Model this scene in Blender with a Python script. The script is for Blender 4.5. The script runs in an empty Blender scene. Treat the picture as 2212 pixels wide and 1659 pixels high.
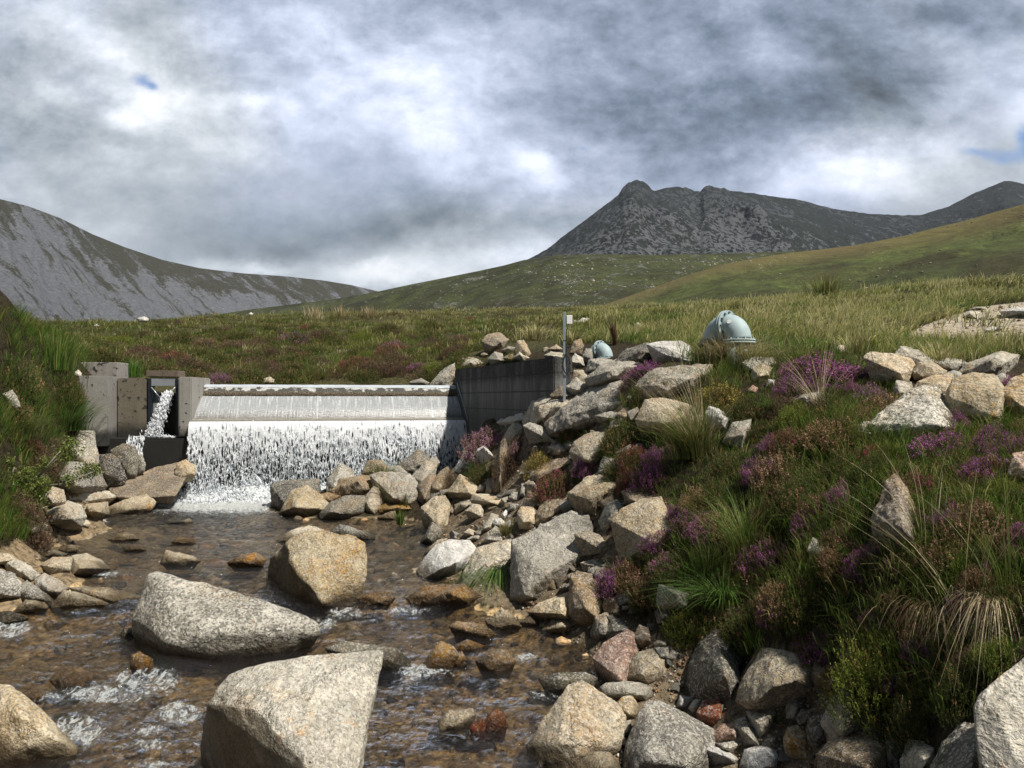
import bpy, bmesh, math, random
import numpy as np

# ------------------------------------------------------------------ camera, world, sun
random.seed(7)
RNG = np.random.default_rng(11)
scn = bpy.context.scene
COL = scn.collection
FPX, CX, HY, CZ = 1662.0, 1106.0, 862.0, 1.9      # focal length and principal point measured on the photo, eye height over the pool

cam_d = bpy.data.cameras.new("camera"); cam = bpy.data.objects.new("camera", cam_d); COL.objects.link(cam)
cam.location = (0, 0, CZ); cam.rotation_euler = (math.radians(90), 0, 0)
cam_d.sensor_fit = 'HORIZONTAL'; cam_d.sensor_width = 36; cam_d.lens = 36 * FPX / 2212
cam_d.shift_y = (HY - 829.5) / 2212
cam_d.clip_start = 0.1; cam_d.clip_end = 20000
scn.camera = cam
scn.view_settings.view_transform = 'Standard'; scn.view_settings.look = 'None'
scn.view_settings.exposure = 0.42; scn.view_settings.gamma = 1.0
scn.render.engine = 'CYCLES'
scn.cycles.max_bounces = 6; scn.cycles.diffuse_bounces = 2; scn.cycles.glossy_bounces = 2
scn.cycles.transmission_bounces = 4; scn.cycles.transparent_max_bounces = 12
scn.cycles.use_denoising = True
scn.cycles.caustics_reflective = False; scn.cycles.caustics_refractive = False


class NT:
    """Short-hand for building node trees."""
    def __init__(self, tree): self.t = tree
    def n(self, kind, ins=None, out=0, **props):
        nd = self.t.nodes.new(kind)
        for k, v in props.items(): setattr(nd, k, v)
        for k, v in (ins or {}).items():
            s = nd.inputs[k]
            if isinstance(v, bpy.types.NodeSocket): self.t.links.new(v, s)
            elif v is not None: s.default_value = v
        return nd.outputs[out]
    def m(self, op, a, b=None, c=None, clamp=False):
        nd = self.t.nodes.new('ShaderNodeMath'); nd.operation = op; nd.use_clamp = clamp
        for i, v in enumerate((a, b, c)):
            if v is None: continue
            if isinstance(v, bpy.types.NodeSocket): self.t.links.new(v, nd.inputs[i])
            else: nd.inputs[i].default_value = v
        return nd.outputs[0]
    def vm(self, op, a, b=None):
        nd = self.t.nodes.new('ShaderNodeVectorMath'); nd.operation = op
        for i, v in enumerate((a, b)):
            if v is None: continue
            if isinstance(v, bpy.types.NodeSocket): self.t.links.new(v, nd.inputs[i])
            else: nd.inputs[i].default_value = v
        return nd.outputs[0]
    def mix(self, f, a, b, blend='MIX'):
        nd = self.t.nodes.new('ShaderNodeMix'); nd.data_type = 'RGBA'; nd.blend_type = blend
        for i, v in ((0, f), (6, a), (7, b)):
            if isinstance(v, bpy.types.NodeSocket): self.t.links.new(v, nd.inputs[i])
            else: nd.inputs[i].default_value = (*v, 1) if isinstance(v, (tuple, list)) and len(v) == 3 else v
        return nd.outputs[2]
    def step(self, x, lo, hi, a=0.0, b=1.0):
        nd = self.t.nodes.new('ShaderNodeMapRange'); nd.interpolation_type = 'SMOOTHSTEP'
        self.t.links.new(x, nd.inputs[0])
        for i, v in zip((1, 2, 3, 4), (lo, hi, a, b)): nd.inputs[i].default_value = v
        return nd.outputs[0]
    def noise(self, vec, scale, detail=4, rough=0.55, dist=0.0, w=None):
        ins = {'Vector': vec, 'Scale': scale, 'Detail': detail, 'Roughness': rough, 'Distortion': dist}
        if w is not None: ins['W'] = w
        return self.n('ShaderNodeTexNoise', ins, noise_dimensions='4D' if w is not None else '3D')
    def bump(self, h, strength, dist, normal=None):
        return self.n('ShaderNodeBump', {'Height': h, 'Strength': strength, 'Distance': dist, 'Normal': normal} if normal else {'Height': h, 'Strength': strength, 'Distance': dist})


SUN_EL, SUN_AZ = math.radians(55), math.radians(129)      # azimuth measured from +Y (view direction) clockwise to +X
sun_dir = (math.sin(SUN_AZ) * math.cos(SUN_EL), math.cos(SUN_AZ) * math.cos(SUN_EL), math.sin(SUN_EL))
sl = bpy.data.lights.new("sun", 'SUN'); sl.energy = 4.9; sl.angle = math.radians(2.0); sl.color = (1.0, 0.95, 0.87)
so = bpy.data.objects.new("sun", sl); COL.objects.link(so)
import mathutils
so.rotation_euler = mathutils.Vector(sun_dir).to_track_quat('Z', 'Y').to_euler()
so.location = (30, -10, 40)

world = bpy.data.worlds.new("World"); scn.world = world; world.use_nodes = True
wt = world.node_tree; wt.nodes.clear(); W = NT(wt)
geo = W.n('ShaderNodeTexCoord', out=0)                     # Generated = view direction
sep = wt.nodes.new('ShaderNodeSeparateXYZ'); wt.links.new(geo, sep.inputs[0])
dx, dy, dz = sep.outputs
nish = W.n('ShaderNodeTexSky', sky_type='NISHITA', sun_disc=False, sun_elevation=SUN_EL, sun_rotation=SUN_AZ, air_density=1.2, dust_density=1.0, ozone_density=2.0)
yy = W.m('MAXIMUM', W.m('ABSOLUTE', dy), 0.18)
u0 = W.m('DIVIDE', dx, yy); v0 = W.m('DIVIDE', dz, yy)
uv0 = W.n('ShaderNodeCombineXYZ', {0: u0, 1: v0, 2: 0.0})
# cloud cover: warped noise on a plane-like projection, flattened towards the horizon
plane = W.n('ShaderNodeCombineXYZ', {0: W.m('MULTIPLY', u0, 1.0), 1: W.m('MULTIPLY', v0, 1.45), 2: 0.37})
warp = W.n('ShaderNodeTexNoise', {'Vector': plane, 'Scale': 2.6, 'Detail': 9.0, 'Roughness': 0.6}, out=1)
wv = W.vm('SUBTRACT', warp, (0.5, 0.5, 0.5))
wsep = wt.nodes.new('ShaderNodeSeparateXYZ'); wt.links.new(wv, wsep.inputs[0])
u = W.m('MULTIPLY_ADD', wsep.outputs[0], 0.20, u0); v = W.m('MULTIPLY_ADD', wsep.outputs[1], 0.13, v0)


def blobs(items, base, uu=u, vv=v):
    acc = base
    for (px, py, rx, ry, amp) in items:
        a = W.m('DIVIDE', W.m('SUBTRACT', uu, (px - CX) / FPX), rx / FPX)
        b = W.m('DIVIDE', W.m('SUBTRACT', vv, (HY - py) / FPX), ry / FPX)
        r2 = W.m('ADD', W.m('MULTIPLY', a, a), W.m('MULTIPLY', b, b))
        acc = W.m('MULTIPLY_ADD', W.m('EXPONENT', W.m('MULTIPLY', r2, -1.0)), amp, acc) if not isinstance(acc, float) or acc else W.m('MULTIPLY', W.m('EXPONENT', W.m('MULTIPLY', r2, -1.0)), amp)
    return acc


n1 = W.noise(plane, 2.6, 10, 0.62, 0.1)
n2 = W.noise(plane, 6.5, 10, 0.64, 0.1)
n2b = W.noise(W.vm('ADD', plane, (0.010, 0.030, 0.0)), 6.5, 10, 0.64, 0.1)      # same cloud seen a step towards the light: lit upper edges
relief = W.m('SUBTRACT', n2, n2b)
n4b = W.noise(W.vm('ADD', plane, (0.02, 0.07, 0.0)), 2.6, 10, 0.62, 0.1); n4 = n1
relief = W.m('MULTIPLY_ADD', W.m('SUBTRACT', n4, n4b), 1.0, relief)
n3 = W.noise(plane, 1.1, 2, 0.5)
bright = W.m('MULTIPLY_ADD', W.m('SUBTRACT', n1, 0.5), 0.78, 0.60)
bright = W.m('MULTIPLY_ADD', W.m('SUBTRACT', n2, 0.5), 0.27, bright)
bright = W.m('MULTIPLY_ADD', W.m('MULTIPLY', relief, W.step(n3, 0.35, 0.60, 0.25, 1.0)), 0.82, bright)
bright = blobs([
    (930, 260, 170, 110, 0.24), (700, 215, 130, 70, 0.20), (990, 330, 90, 70, 0.16), (1190, 360, 60, 55, 0.34), (1010, 200, 60, 60, 0.10), (890, 180, 120, 30, 0.08), (560, 215, 50, 26, 0.34), (620, 240, 40, 20, 0.18),
    (300, 222, 80, 34, 0.34), (1880, 350, 190, 60, 0.44), (1960, 300, 70, 40, 0.20), (2060, 190, 120, 110, 0.30), (2230, 230, 90, 110, 0.34), (1740, 400, 120, 40, 0.16),
    (1120, 545, 130, 40, 0.34), (780, 600, 190, 26, 0.36), (500, 572, 110, 18, 0.34), (250, 70, 260, 90, 0.16), (420, 40, 80, 60, 0.10), (80, 480, 200, 90, 0.06), (560, 330, 200, 60, 0.06),
    (1700, 215, 420, 140, -0.44), (1500, 40, 420, 80, -0.20), (1280, 120, 180, 90, -0.10), (2120, 30, 200, 60, -0.18), (1450, 330, 160, 80, -0.12), (1250, 440, 120, 50, -0.06),
    (640, 520, 280, 46, -0.17), (900, 470, 200, 50, -0.09), (120, 300, 190, 50, -0.16), (860, 60, 160, 60, -0.16), (380, 400, 260, 50, -0.08), (1000, 490, 150, 40, -0.08), (450, 470, 200, 30, -0.06),
    (1650, 430, 260, 40, 0.08), (420, 620, 200, 40, 0.05),
], bright)
# unseen sky overhead, behind and to the left, darkened to deepen the shade below
over = W.step(dz, 0.50, 0.78, 0.0, 0.36); back = W.m('ADD', W.step(dy, -0.35, 0.15, 0.42, 0.0), W.step(dx, -0.85, -0.58, 0.35, 0.0))
bright = W.m('MAXIMUM', W.m('SUBTRACT', bright, W.m('ADD', over, back)), 0.02)
cr = wt.nodes.new('ShaderNodeValToRGB'); wt.links.new(bright, cr.inputs[0])
el = cr.color_ramp.elements
el[0].position = 0.0; el[0].color = (0.07, 0.085, 0.10, 1)
el[1].position = 1.0; el[1].color = (0.80, 0.825, 0.86, 1)
for p, c in ((0.25, (0.155, 0.19, 0.225, 1)), (0.45, (0.275, 0.315, 0.365, 1)), (0.64, (0.42, 0.46, 0.515, 1)), (0.82, (0.60, 0.64, 0.70, 1))):
    e = el.new(p); e.color = c
hole = blobs([(312, 160, 36, 22, 0.95), (338, 178, 22, 12, 0.6), (1278, 318, 24, 14, 0.62), (2150, 345, 60, 24, 0.85), (2206, 300, 30, 40, 0.9), (2090, 330, 50, 14, 0.5)], W.m('MULTIPLY', W.m('SUBTRACT', n2, 0.5), 2.2), W.m('MULTIPLY_ADD', wsep.outputs[0], 0.10, u0), W.m('MULTIPLY_ADD', wsep.outputs[1], 0.08, v0))
hole = W.m('MULTIPLY', W.step(hole, 0.35, 1.15), W.step(blobs([(312, 165, 70, 50, 1.0), (1278, 318, 50, 34, 1.0), (2160, 330, 120, 80, 1.0)], 0.0, u0, v0), 0.15, 0.5))
bg_blue = W.n('ShaderNodeBackground', {'Color': W.mix(1.0, nish, (0.55, 0.72, 1.0), 'MULTIPLY'), 'Strength': 0.11})
ccol = W.mix(W.step(W.noise(plane, 1.7, 3, 0.5, 0.4), 0.42, 0.62), W.mix(1.0, cr.outputs[0], (1.0, 1.0, 0.985), 'MULTIPLY'), W.mix(1.0, cr.outputs[0], (0.93, 0.965, 1.10), 'MULTIPLY'))
bg_cloud = W.n('ShaderNodeBackground', {'Color': ccol, 'Strength': 1.0})
mixw = W.n('ShaderNodeMixShader', {0: W.m('SUBTRACT', 1.0, W.m('MULTIPLY', hole, 0.92)), 1: bg_blue, 2: bg_cloud})
outw = wt.nodes.new('ShaderNodeOutputWorld'); wt.links.new(mixw, outw.inputs[0])
try:
    world.cycles.sampling_method = 'MANUAL'; world.cycles.sample_map_resolution = 512
except Exception: pass

# ------------------------------------------------------------------ measuring helpers
SRC = 2212 / 4032
REG = {'A': (0, 1100, 1350 / 2212), 'B': (1000, 1100, 1350 / 2212), 'C': (2000, 1100, 1350 / 2212), 'D': (2682, 1100, 1350 / 2212),
       'E': (0, 2012, 1350 / 2212), 'F': (1000, 2012, 1350 / 2212), 'G': (2000, 2012, 1350 / 2212), 'H': (2682, 2012, 1350 / 2212),
       'I': (1900, 1500, 900 / 2212), 'J': (1500, 1700, 800 / 2212), 'Z': (0, 0, 1 / SRC)}


def MP(reg, x, y):
    x0, y0, s = REG[reg]
    return ((x0 + x * s) * SRC, (y0 + y * s) * SRC)


def P(px, py, d):
    return np.array([(px - CX) / FPX * d, d, CZ - (py - HY) / FPX * d])


def proj(p):
    p = np.asarray(p, float); d = np.maximum(p[..., 1], 0.3)
    return CX + p[..., 0] / d * FPX, HY - (p[..., 2] - CZ) / d * FPX


def inpoly(x, y, poly):
    x = np.asarray(x, float); y = np.asarray(y, float); c = np.zeros(x.shape, bool)
    j = len(poly) - 1
    for i in range(len(poly)):
        xi, yi = poly[i]; xj, yj = poly[j]
        c ^= ((yi > y) != (yj > y)) & (x < (xj - xi) * (y - yi) / (yj - yi + 1e-12) + xi)
        j = i
    return c


def _h(i, seed):
    i = i.astype(np.int64)
    h = (i[..., 0] * 374761393 + i[..., 1] * 668265263 + i[..., 2] * 2147483647 + seed * 1274126177) & 0xffffffff
    h = ((h ^ (h >> 13)) * 1274126177) & 0xffffffff
    h = ((h ^ (h >> 16)) * 2246822519) & 0xffffffff
    return ((h ^ (h >> 13)) & 0xffffff) / float(0xffffff)


def vnoise(p, seed=0):
    p = np.asarray(p, float); i = np.floor(p); f = p - i; f = f * f * (3 - 2 * f)
    r = 0
    for a in (0, 1):
        for b in (0, 1):
            for c in (0, 1):
                w = (f[..., 0] if a else 1 - f[..., 0]) * (f[..., 1] if b else 1 - f[..., 1]) * (f[..., 2] if c else 1 - f[..., 2])
                r = r + w * _h(i + np.array([a, b, c]), seed)
    return r


def fbm(p, oct=4, seed=0, gain=0.5):
    p = np.asarray(p, float); s = 0; a = 1; t = 0
    for k in range(oct):
        s = s + a * (vnoise(p * 2.0 ** k + 17.3 * k, seed + k) * 2 - 1); t += a; a *= gain
    return s / t


def water_level(y):
    return np.interp(y, [3.0, 4.4, 5.1, 5.6, 6.4, 7.1, 7.7, 9.0, 12, 16], [-0.50, -0.43, -0.38, -0.27, -0.22, -0.17, -0.07, -0.03, 0.0, 0.0])


def water_depth(px, py):
    d = 8.0
    for _ in range(30): d = 0.5 * d + 0.5 * (CZ - float(water_level(d))) * FPX / (py - HY)
    return d


# ------------------------------------------------------------------ the near terrain as one height function
ctrl = []
for px, py in [(450, 1088), (560, 1082), (330, 1120), (250, 1165), (400, 1150), (600, 1140), (780, 1128), (870, 1130), (150, 1195), (300, 1200), (520, 1225), (800, 1200), (860, 1185),
               (400, 1270), (240, 1275), (520, 1250), (850, 1265), (930, 1318), (100, 1400), (0, 1450), (250, 1420), (740, 1370), (950, 1360), (1080, 1390), (1180, 1420), (350, 1540), (100, 1560), (-200, 1500),
               (880, 1500), (1020, 1480), (1120, 1520), (950, 1620), (1080, 1640), (250, 1640), (500, 1345), (640, 1420), (-300, 1400), (600, 1900), (900, 1900), (200, 2100), (-200, 1900)]:
    d = water_depth(px, py); p = P(px, py, d); ctrl.append((p[0], p[1], water_level(d) - 0.17))
for px, py, dz_ in [(215, 1130, .02), (70, 1195, .05), (150, 1245, .04), (250, 1300, -.10), (60, 1330, -.08), (-150, 1350, -.05),
                    (925, 1165, .03), (905, 1235, .03), (1030, 1302, .03), (1150, 1335, .03), (1275, 1405, .03), (1300, 1455, .02), (1230, 1510, -.06), (1190, 1600, -.08), (1200, 1750, -.05)]:
    d = water_depth(px, py); p = P(px, py, d); ctrl.append((p[0], p[1], water_level(d) + dz_))
for px, py, d in [
    # rock pile in front of the fall
    (750, 1085, 12.6), (660, 1090, 12.9), (900, 1066, 12.6), (980, 1040, 12.8), (640, 1072, 13.5), (720, 1052, 13.6), (820, 1040, 13.7), (920, 1035, 13.5),
    (1032, 935, 14.3), (1060, 915, 13.7), (1014, 985, 14.0),
    # right bank
    (1000, 1065, 11.9), (1050, 985, 12.6), (1090, 930, 12.8), (1110, 1010, 11.2), (1150, 1200, 8.3), (1000, 1190, 9.3), (1060, 1120, 9.9), (1200, 1080, 9.0), (1160, 920, 11.8), (1210, 880, 11.0),
    (1260, 960, 9.9), (1300, 880, 9.9), (1350, 1000, 8.4), (1350, 1130, 7.4), (1250, 1180, 7.8), (1400, 850, 9.0), (1450, 790, 9.4), (1350, 765, 11.0),
    (1400, 1340, 6.2), (1500, 1100, 6.6), (1500, 1250, 5.9), (1550, 960, 7.4), (1600, 860, 8.2), (1640, 800, 8.8), (1700, 930, 6.9), (1650, 1100, 6.0), (1700, 1300, 5.0), (1750, 780, 8.6),
    (1850, 800, 8.0), (1850, 930, 6.3), (1850, 1100, 5.2), (1850, 1300, 4.5), (1950, 900, 6.6), (2060, 880, 6.3), (2200, 850, 6.1), (2000, 790, 8.0), (2212, 770, 7.8),
    (2100, 1050, 4.8), (2212, 1050, 4.5), (2100, 1250, 4.0), (2212, 1300, 3.6), (2000, 1400, 4.0), (2130, 1500, 3.4), (2212, 1659, 2.9), (2000, 1600, 3.7), (2400, 1100, 3.9), (2400, 1500, 3.0), (2500, 850, 5.8),
    (1500, 1460, 5.6), (1500, 1560, 5.15), (1350, 1500, 5.5), (1350, 1620, 4.9), (1600, 1600, 4.75), (1750, 1500, 4.7), (1800, 1620, 4.3), (1600, 1450, 5.45), (1900, 1659, 3.9), (1500, 1900, 4.2), (2000, 1900, 3.2),
    # right plateau and the moor behind
    (1290, 790, 13.0), (1560, 800, 9.4), (1450, 745, 13.0), (1700, 745, 11.0), (1850, 735, 11.0), (2000, 745, 10.5), (2212, 720, 10.0), (1270, 745, 17), (1180, 745, 19), (1500, 705, 18), (1700, 690, 17),
    (1900, 690, 15), (2100, 680, 14), (2300, 670, 13), (1000, 780, 19.5), (1080, 760, 19), (1150, 700, 27), (1300, 688, 28), (1450, 676, 30), (1600, 668, 30), (1750, 648, 28), (1900, 632, 27), (2050, 624, 26), (2212, 612, 24), (2500, 590, 22),
    (430, 818, 20), (600, 818, 20), (750, 816, 20), (880, 812, 20), (350, 800, 20), (420, 770, 25), (600, 765, 25), (800, 765, 25), (950, 755, 25), (350, 740, 30), (500, 725, 31), (700, 725, 31), (900, 720, 31), (1050, 710, 30),
    (300, 700, 44), (480, 680, 44), (700, 676, 44), (900, 682, 42), (1100, 683, 40), (1250, 682, 38), (200, 730, 32), (250, 780, 22), (160, 700, 44), (60, 708, 40), (-200, 690, 30), (-500, 660, 30),
    # left bank
    (0, 705, 11.0), (-100, 700, 9.5), (60, 722, 12.0), (130, 735, 15.5), (180, 790, 16.0), (60, 800, 11.6), (150, 820, 14.2), (165, 880, 13.8), (120, 940, 13.0), (60, 900, 11.0), (0, 900, 10.0), (100, 1000, 12.2), (40, 1000, 10.6), (0, 1060, 9.4),
    (60, 1110, 9.8), (0, 1170, 8.5), (170, 1030, 13.6), (120, 1070, 12.4), (-200, 900, 8.0), (-200, 1150, 7.5), (20, 1230, 8.0), (130, 1235, 8.2), (60, 1265, 7.7), (-100, 1290, 7.2), (-500, 900, 7.5),
]:
    ctrl.append(tuple(P(px, py, d)))
for x in np.linspace(-6.0, -1.0, 6):
    ctrl += [(x, 14.2 + (x + 6) * .2, -.12), (x, 14.95 + (x + 6) * .2, 0.0), (x, 16.0 + (x + 6) * .15, 1.6), (x, 18.2, 1.75)]
ctrl += [(-7.7, 14.35, .15), (-7.0, 14.3, .12), (-6.3, 14.3, .05), (-7.6, 15.7, 1.7), (-6.6, 15.8, 1.6), (-7.2, 17.5, 1.8),
         (-0.62, 15.0, 1.2), (-0.25, 13.6, 1.3), (0.1, 12.4, 1.45), (0.35, 11.3, 1.7), (-0.5, 16.3, 2.35), (0.1, 14.9, 2.35), (0.6, 13.3, 2.35), (0.95, 12.1, 2.3), (1.2, 11.0, 2.25), (-1.1, 17.5, 2.3)]
CT = np.array(ctrl, float)


def _k(r2): return np.sqrt(r2 + 0.02)


_A = _k(((CT[:, None, :2] - CT[None, :, :2]) ** 2).sum(-1)) - 0.0
_n = len(CT)
_M = np.zeros((_n + 3, _n + 3)); _M[:_n, :_n] = _A - 0.02 * np.eye(_n)
_M[:_n, _n] = 1; _M[:_n, _n + 1:] = CT[:, :2]; _M[_n, :_n] = 1; _M[_n + 1:, :_n] = CT[:, :2].T
_C = np.linalg.solve(_M, np.concatenate([CT[:, 2], np.zeros(3)]))


def ground(x, y, detail=True):
    x = np.asarray(x, float); y = np.asarray(y, float); sh = x.shape
    xf, yf = x.ravel(), y.ravel(); out = np.empty(len(xf))
    # beyond 46 m the moor levels out and runs on to the hills
    r = np.hypot(xf, yf); rc = np.minimum(r, 46.0); xs, ys = xf * rc / np.maximum(r, 1e-6), yf * rc / np.maximum(r, 1e-6)
    for i in range(0, len(xf), 20000):
        a = xs[i:i + 20000]; b = ys[i:i + 20000]
        K = _k((a[:, None] - CT[None, :, 0]) ** 2 + (b[:, None] - CT[None, :, 1]) ** 2)
        out[i:i + 20000] = K @ _C[:_n] + _C[_n] + _C[_n + 1] * a + _C[_n + 2] * b
    out = out - np.clip((r - 46) * 0.02, 0, 6)
    if detail:
        hill = np.clip((yf - 17) / 8, 0, 1)
        p = np.stack([xf, yf, 0 * xf], -1)
        out = out + hill * (0.36 * fbm(p * 0.32, 3, 5) + 0.12 * fbm(p * 1.3, 2, 9)) + (1 - hill) * 0.035 * fbm(p * 2.2, 3, 3)
    return out.reshape(sh)


_DS = 2.2 * 1.012 ** np.arange(0, 275)


def hit(px, py, water=True):
    """first point of the ground (or water) met by the sight line through a measured photo point"""
    x = (px - CX) / FPX * _DS; z = CZ - (py - HY) / FPX * _DS
    g = ground(x, _DS)
    if water: g = np.where(_DS < 14.8, np.maximum(g, water_level(_DS)), g)
    k = np.nonzero(z < g)[0]
    if len(k) == 0: return None
    k = k[0]
    if k == 0: return _DS[0]
    a, b = z[k - 1] - g[k - 1], z[k] - g[k]
    return float(_DS[k - 1] + (_DS[k] - _DS[k - 1]) * a / (a - b))


# ------------------------------------------------------------------ mesh and tagging helpers
def tag(o, label=None, cat=None, group=None, kind=None):
    for k, v in (('label', label), ('category', cat), ('group', group), ('kind', kind)):
        if v: o[k] = v
    return o


def link(name, me, m=None, parent=None, loc=None):
    o = bpy.data.objects.new(name, me); COL.objects.link(o)
    if m is not None and me is not None: me.materials.append(m)
    if parent is not None: o.parent = parent
    if loc is not None: o.location = loc
    return o


def empty(name, loc=(0, 0, 0), rz=0.0, **kw):
    o = bpy.data.objects.new(name, None); COL.objects.link(o); o.location = loc; o.rotation_euler.z = rz; o.empty_display_size = 0.1
    return tag(o, **kw)


def mesh_np(name, V, T, col=None, smooth=False, uv=None, attrs=None):
    V = np.ascontiguousarray(V, np.float32); T = np.ascontiguousarray(T, np.int32)
    me = bpy.data.meshes.new(name); k = T.shape[1]
    me.vertices.add(len(V)); me.vertices.foreach_set('co', V.ravel())
    me.loops.add(T.size); me.loops.foreach_set('vertex_index', T.ravel())
    me.polygons.add(len(T)); me.polygons.foreach_set('loop_start', np.arange(0, T.size, k, dtype=np.int32))
    me.polygons.foreach_set('loop_total', np.full(len(T), k, np.int32)) if False else None
    if smooth: me.polygons.foreach_set('use_smooth', np.ones(len(T), bool))
    me.update(calc_edges=True)
    if col is not None:
        a = me.color_attributes.new('Col', 'FLOAT_COLOR', 'POINT')
        c = np.ones((len(V), 4), np.float32); c[:, :3] = col; a.data.foreach_set('color', c.ravel())
    if uv is not None:
        l = me.uv_layers.new(name='UVMap'); l.data.foreach_set('uv', np.ascontiguousarray(uv[T.ravel()], np.float32).ravel())
    for n_, arr in (attrs or {}).items():
        a = me.attributes.new(n_, 'FLOAT', 'POINT'); a.data.foreach_set('value', np.ascontiguousarray(arr, np.float32))
    return me


def grid_tris(nu, nv):
    i = np.arange(nu * nv).reshape(nu, nv)
    return np.stack([i[:-1, :-1].ravel(), i[1:, :-1].ravel(), i[1:, 1:].ravel(), i[:-1, 1:].ravel()], -1)


def bm_mesh(name, bm, smooth=False, recalc=True):
    if recalc: bmesh.ops.recalc_face_normals(bm, faces=bm.faces)
    me = bpy.data.meshes.new(name); bm.to_mesh(me); bm.free()
    if smooth: me.polygons.foreach_set('use_smooth', np.ones(len(me.polygons), bool))
    return me


def box_bm(bm, lo, hi, bev=0.0):
    r = bmesh.ops.create_cube(bm, size=1.0); vs = r['verts']
    lo, hi = mathutils.Vector(lo), mathutils.Vector(hi)
    for v_ in vs: v_.co = mathutils.Vector([(lo[i] + hi[i]) / 2 + v_.co[i] * (hi[i] - lo[i]) for i in range(3)])
    if bev:
        es = list({e for v_ in vs for e in v_.link_edges})
        bmesh.ops.bevel(bm, geom=es, offset=bev, segments=2, affect='EDGES', profile=0.6)


def tube_bm(bm, pts, rad, seg=12, cap=True):
    pts = [mathutils.Vector(p) for p in pts]; rings = []
    rads = rad if isinstance(rad, (list, tuple)) else [rad] * len(pts)
    up = None
    for i, p in enumerate(pts):
        t = (pts[min(i + 1, len(pts) - 1)] - pts[max(i - 1, 0)]).normalized()
        if up is None: up = t.orthogonal().normalized()
        up = (up - t * up.dot(t)).normalized(); s = t.cross(up)
        rings.append([bm.verts.new(p + (up * math.cos(a) + s * math.sin(a)) * rads[i]) for a in [2 * math.pi * k / seg for k in range(seg)]])
    for a, b in zip(rings, rings[1:]):
        for k in range(seg): bm.faces.new((a[k], a[(k + 1) % seg], b[(k + 1) % seg], b[k])).smooth = True
    if cap: bm.faces.new(rings[0][::-1]); bm.faces.new(rings[-1])


def new_mat(name, rough=0.8):
    m = bpy.data.materials.new(name); m.use_nodes = True; t = m.node_tree; t.nodes.clear()
    N = NT(t); o = t.nodes.new('ShaderNodeOutputMaterial')
    return m, N, o


def principled(N, o, color, rough, normal=None, metal=0.0, spec=0.4):
    ins = {'Base Color': color, 'Roughness': rough, 'Metallic': metal, 'Specular IOR Level': spec}
    if normal is not None: ins['Normal'] = normal
    s = N.n('ShaderNodeBsdfPrincipled', ins); N.t.links.new(s, o.inputs[0]); return s


def c4(c): return (c[0], c[1], c[2], 1.0)

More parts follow.
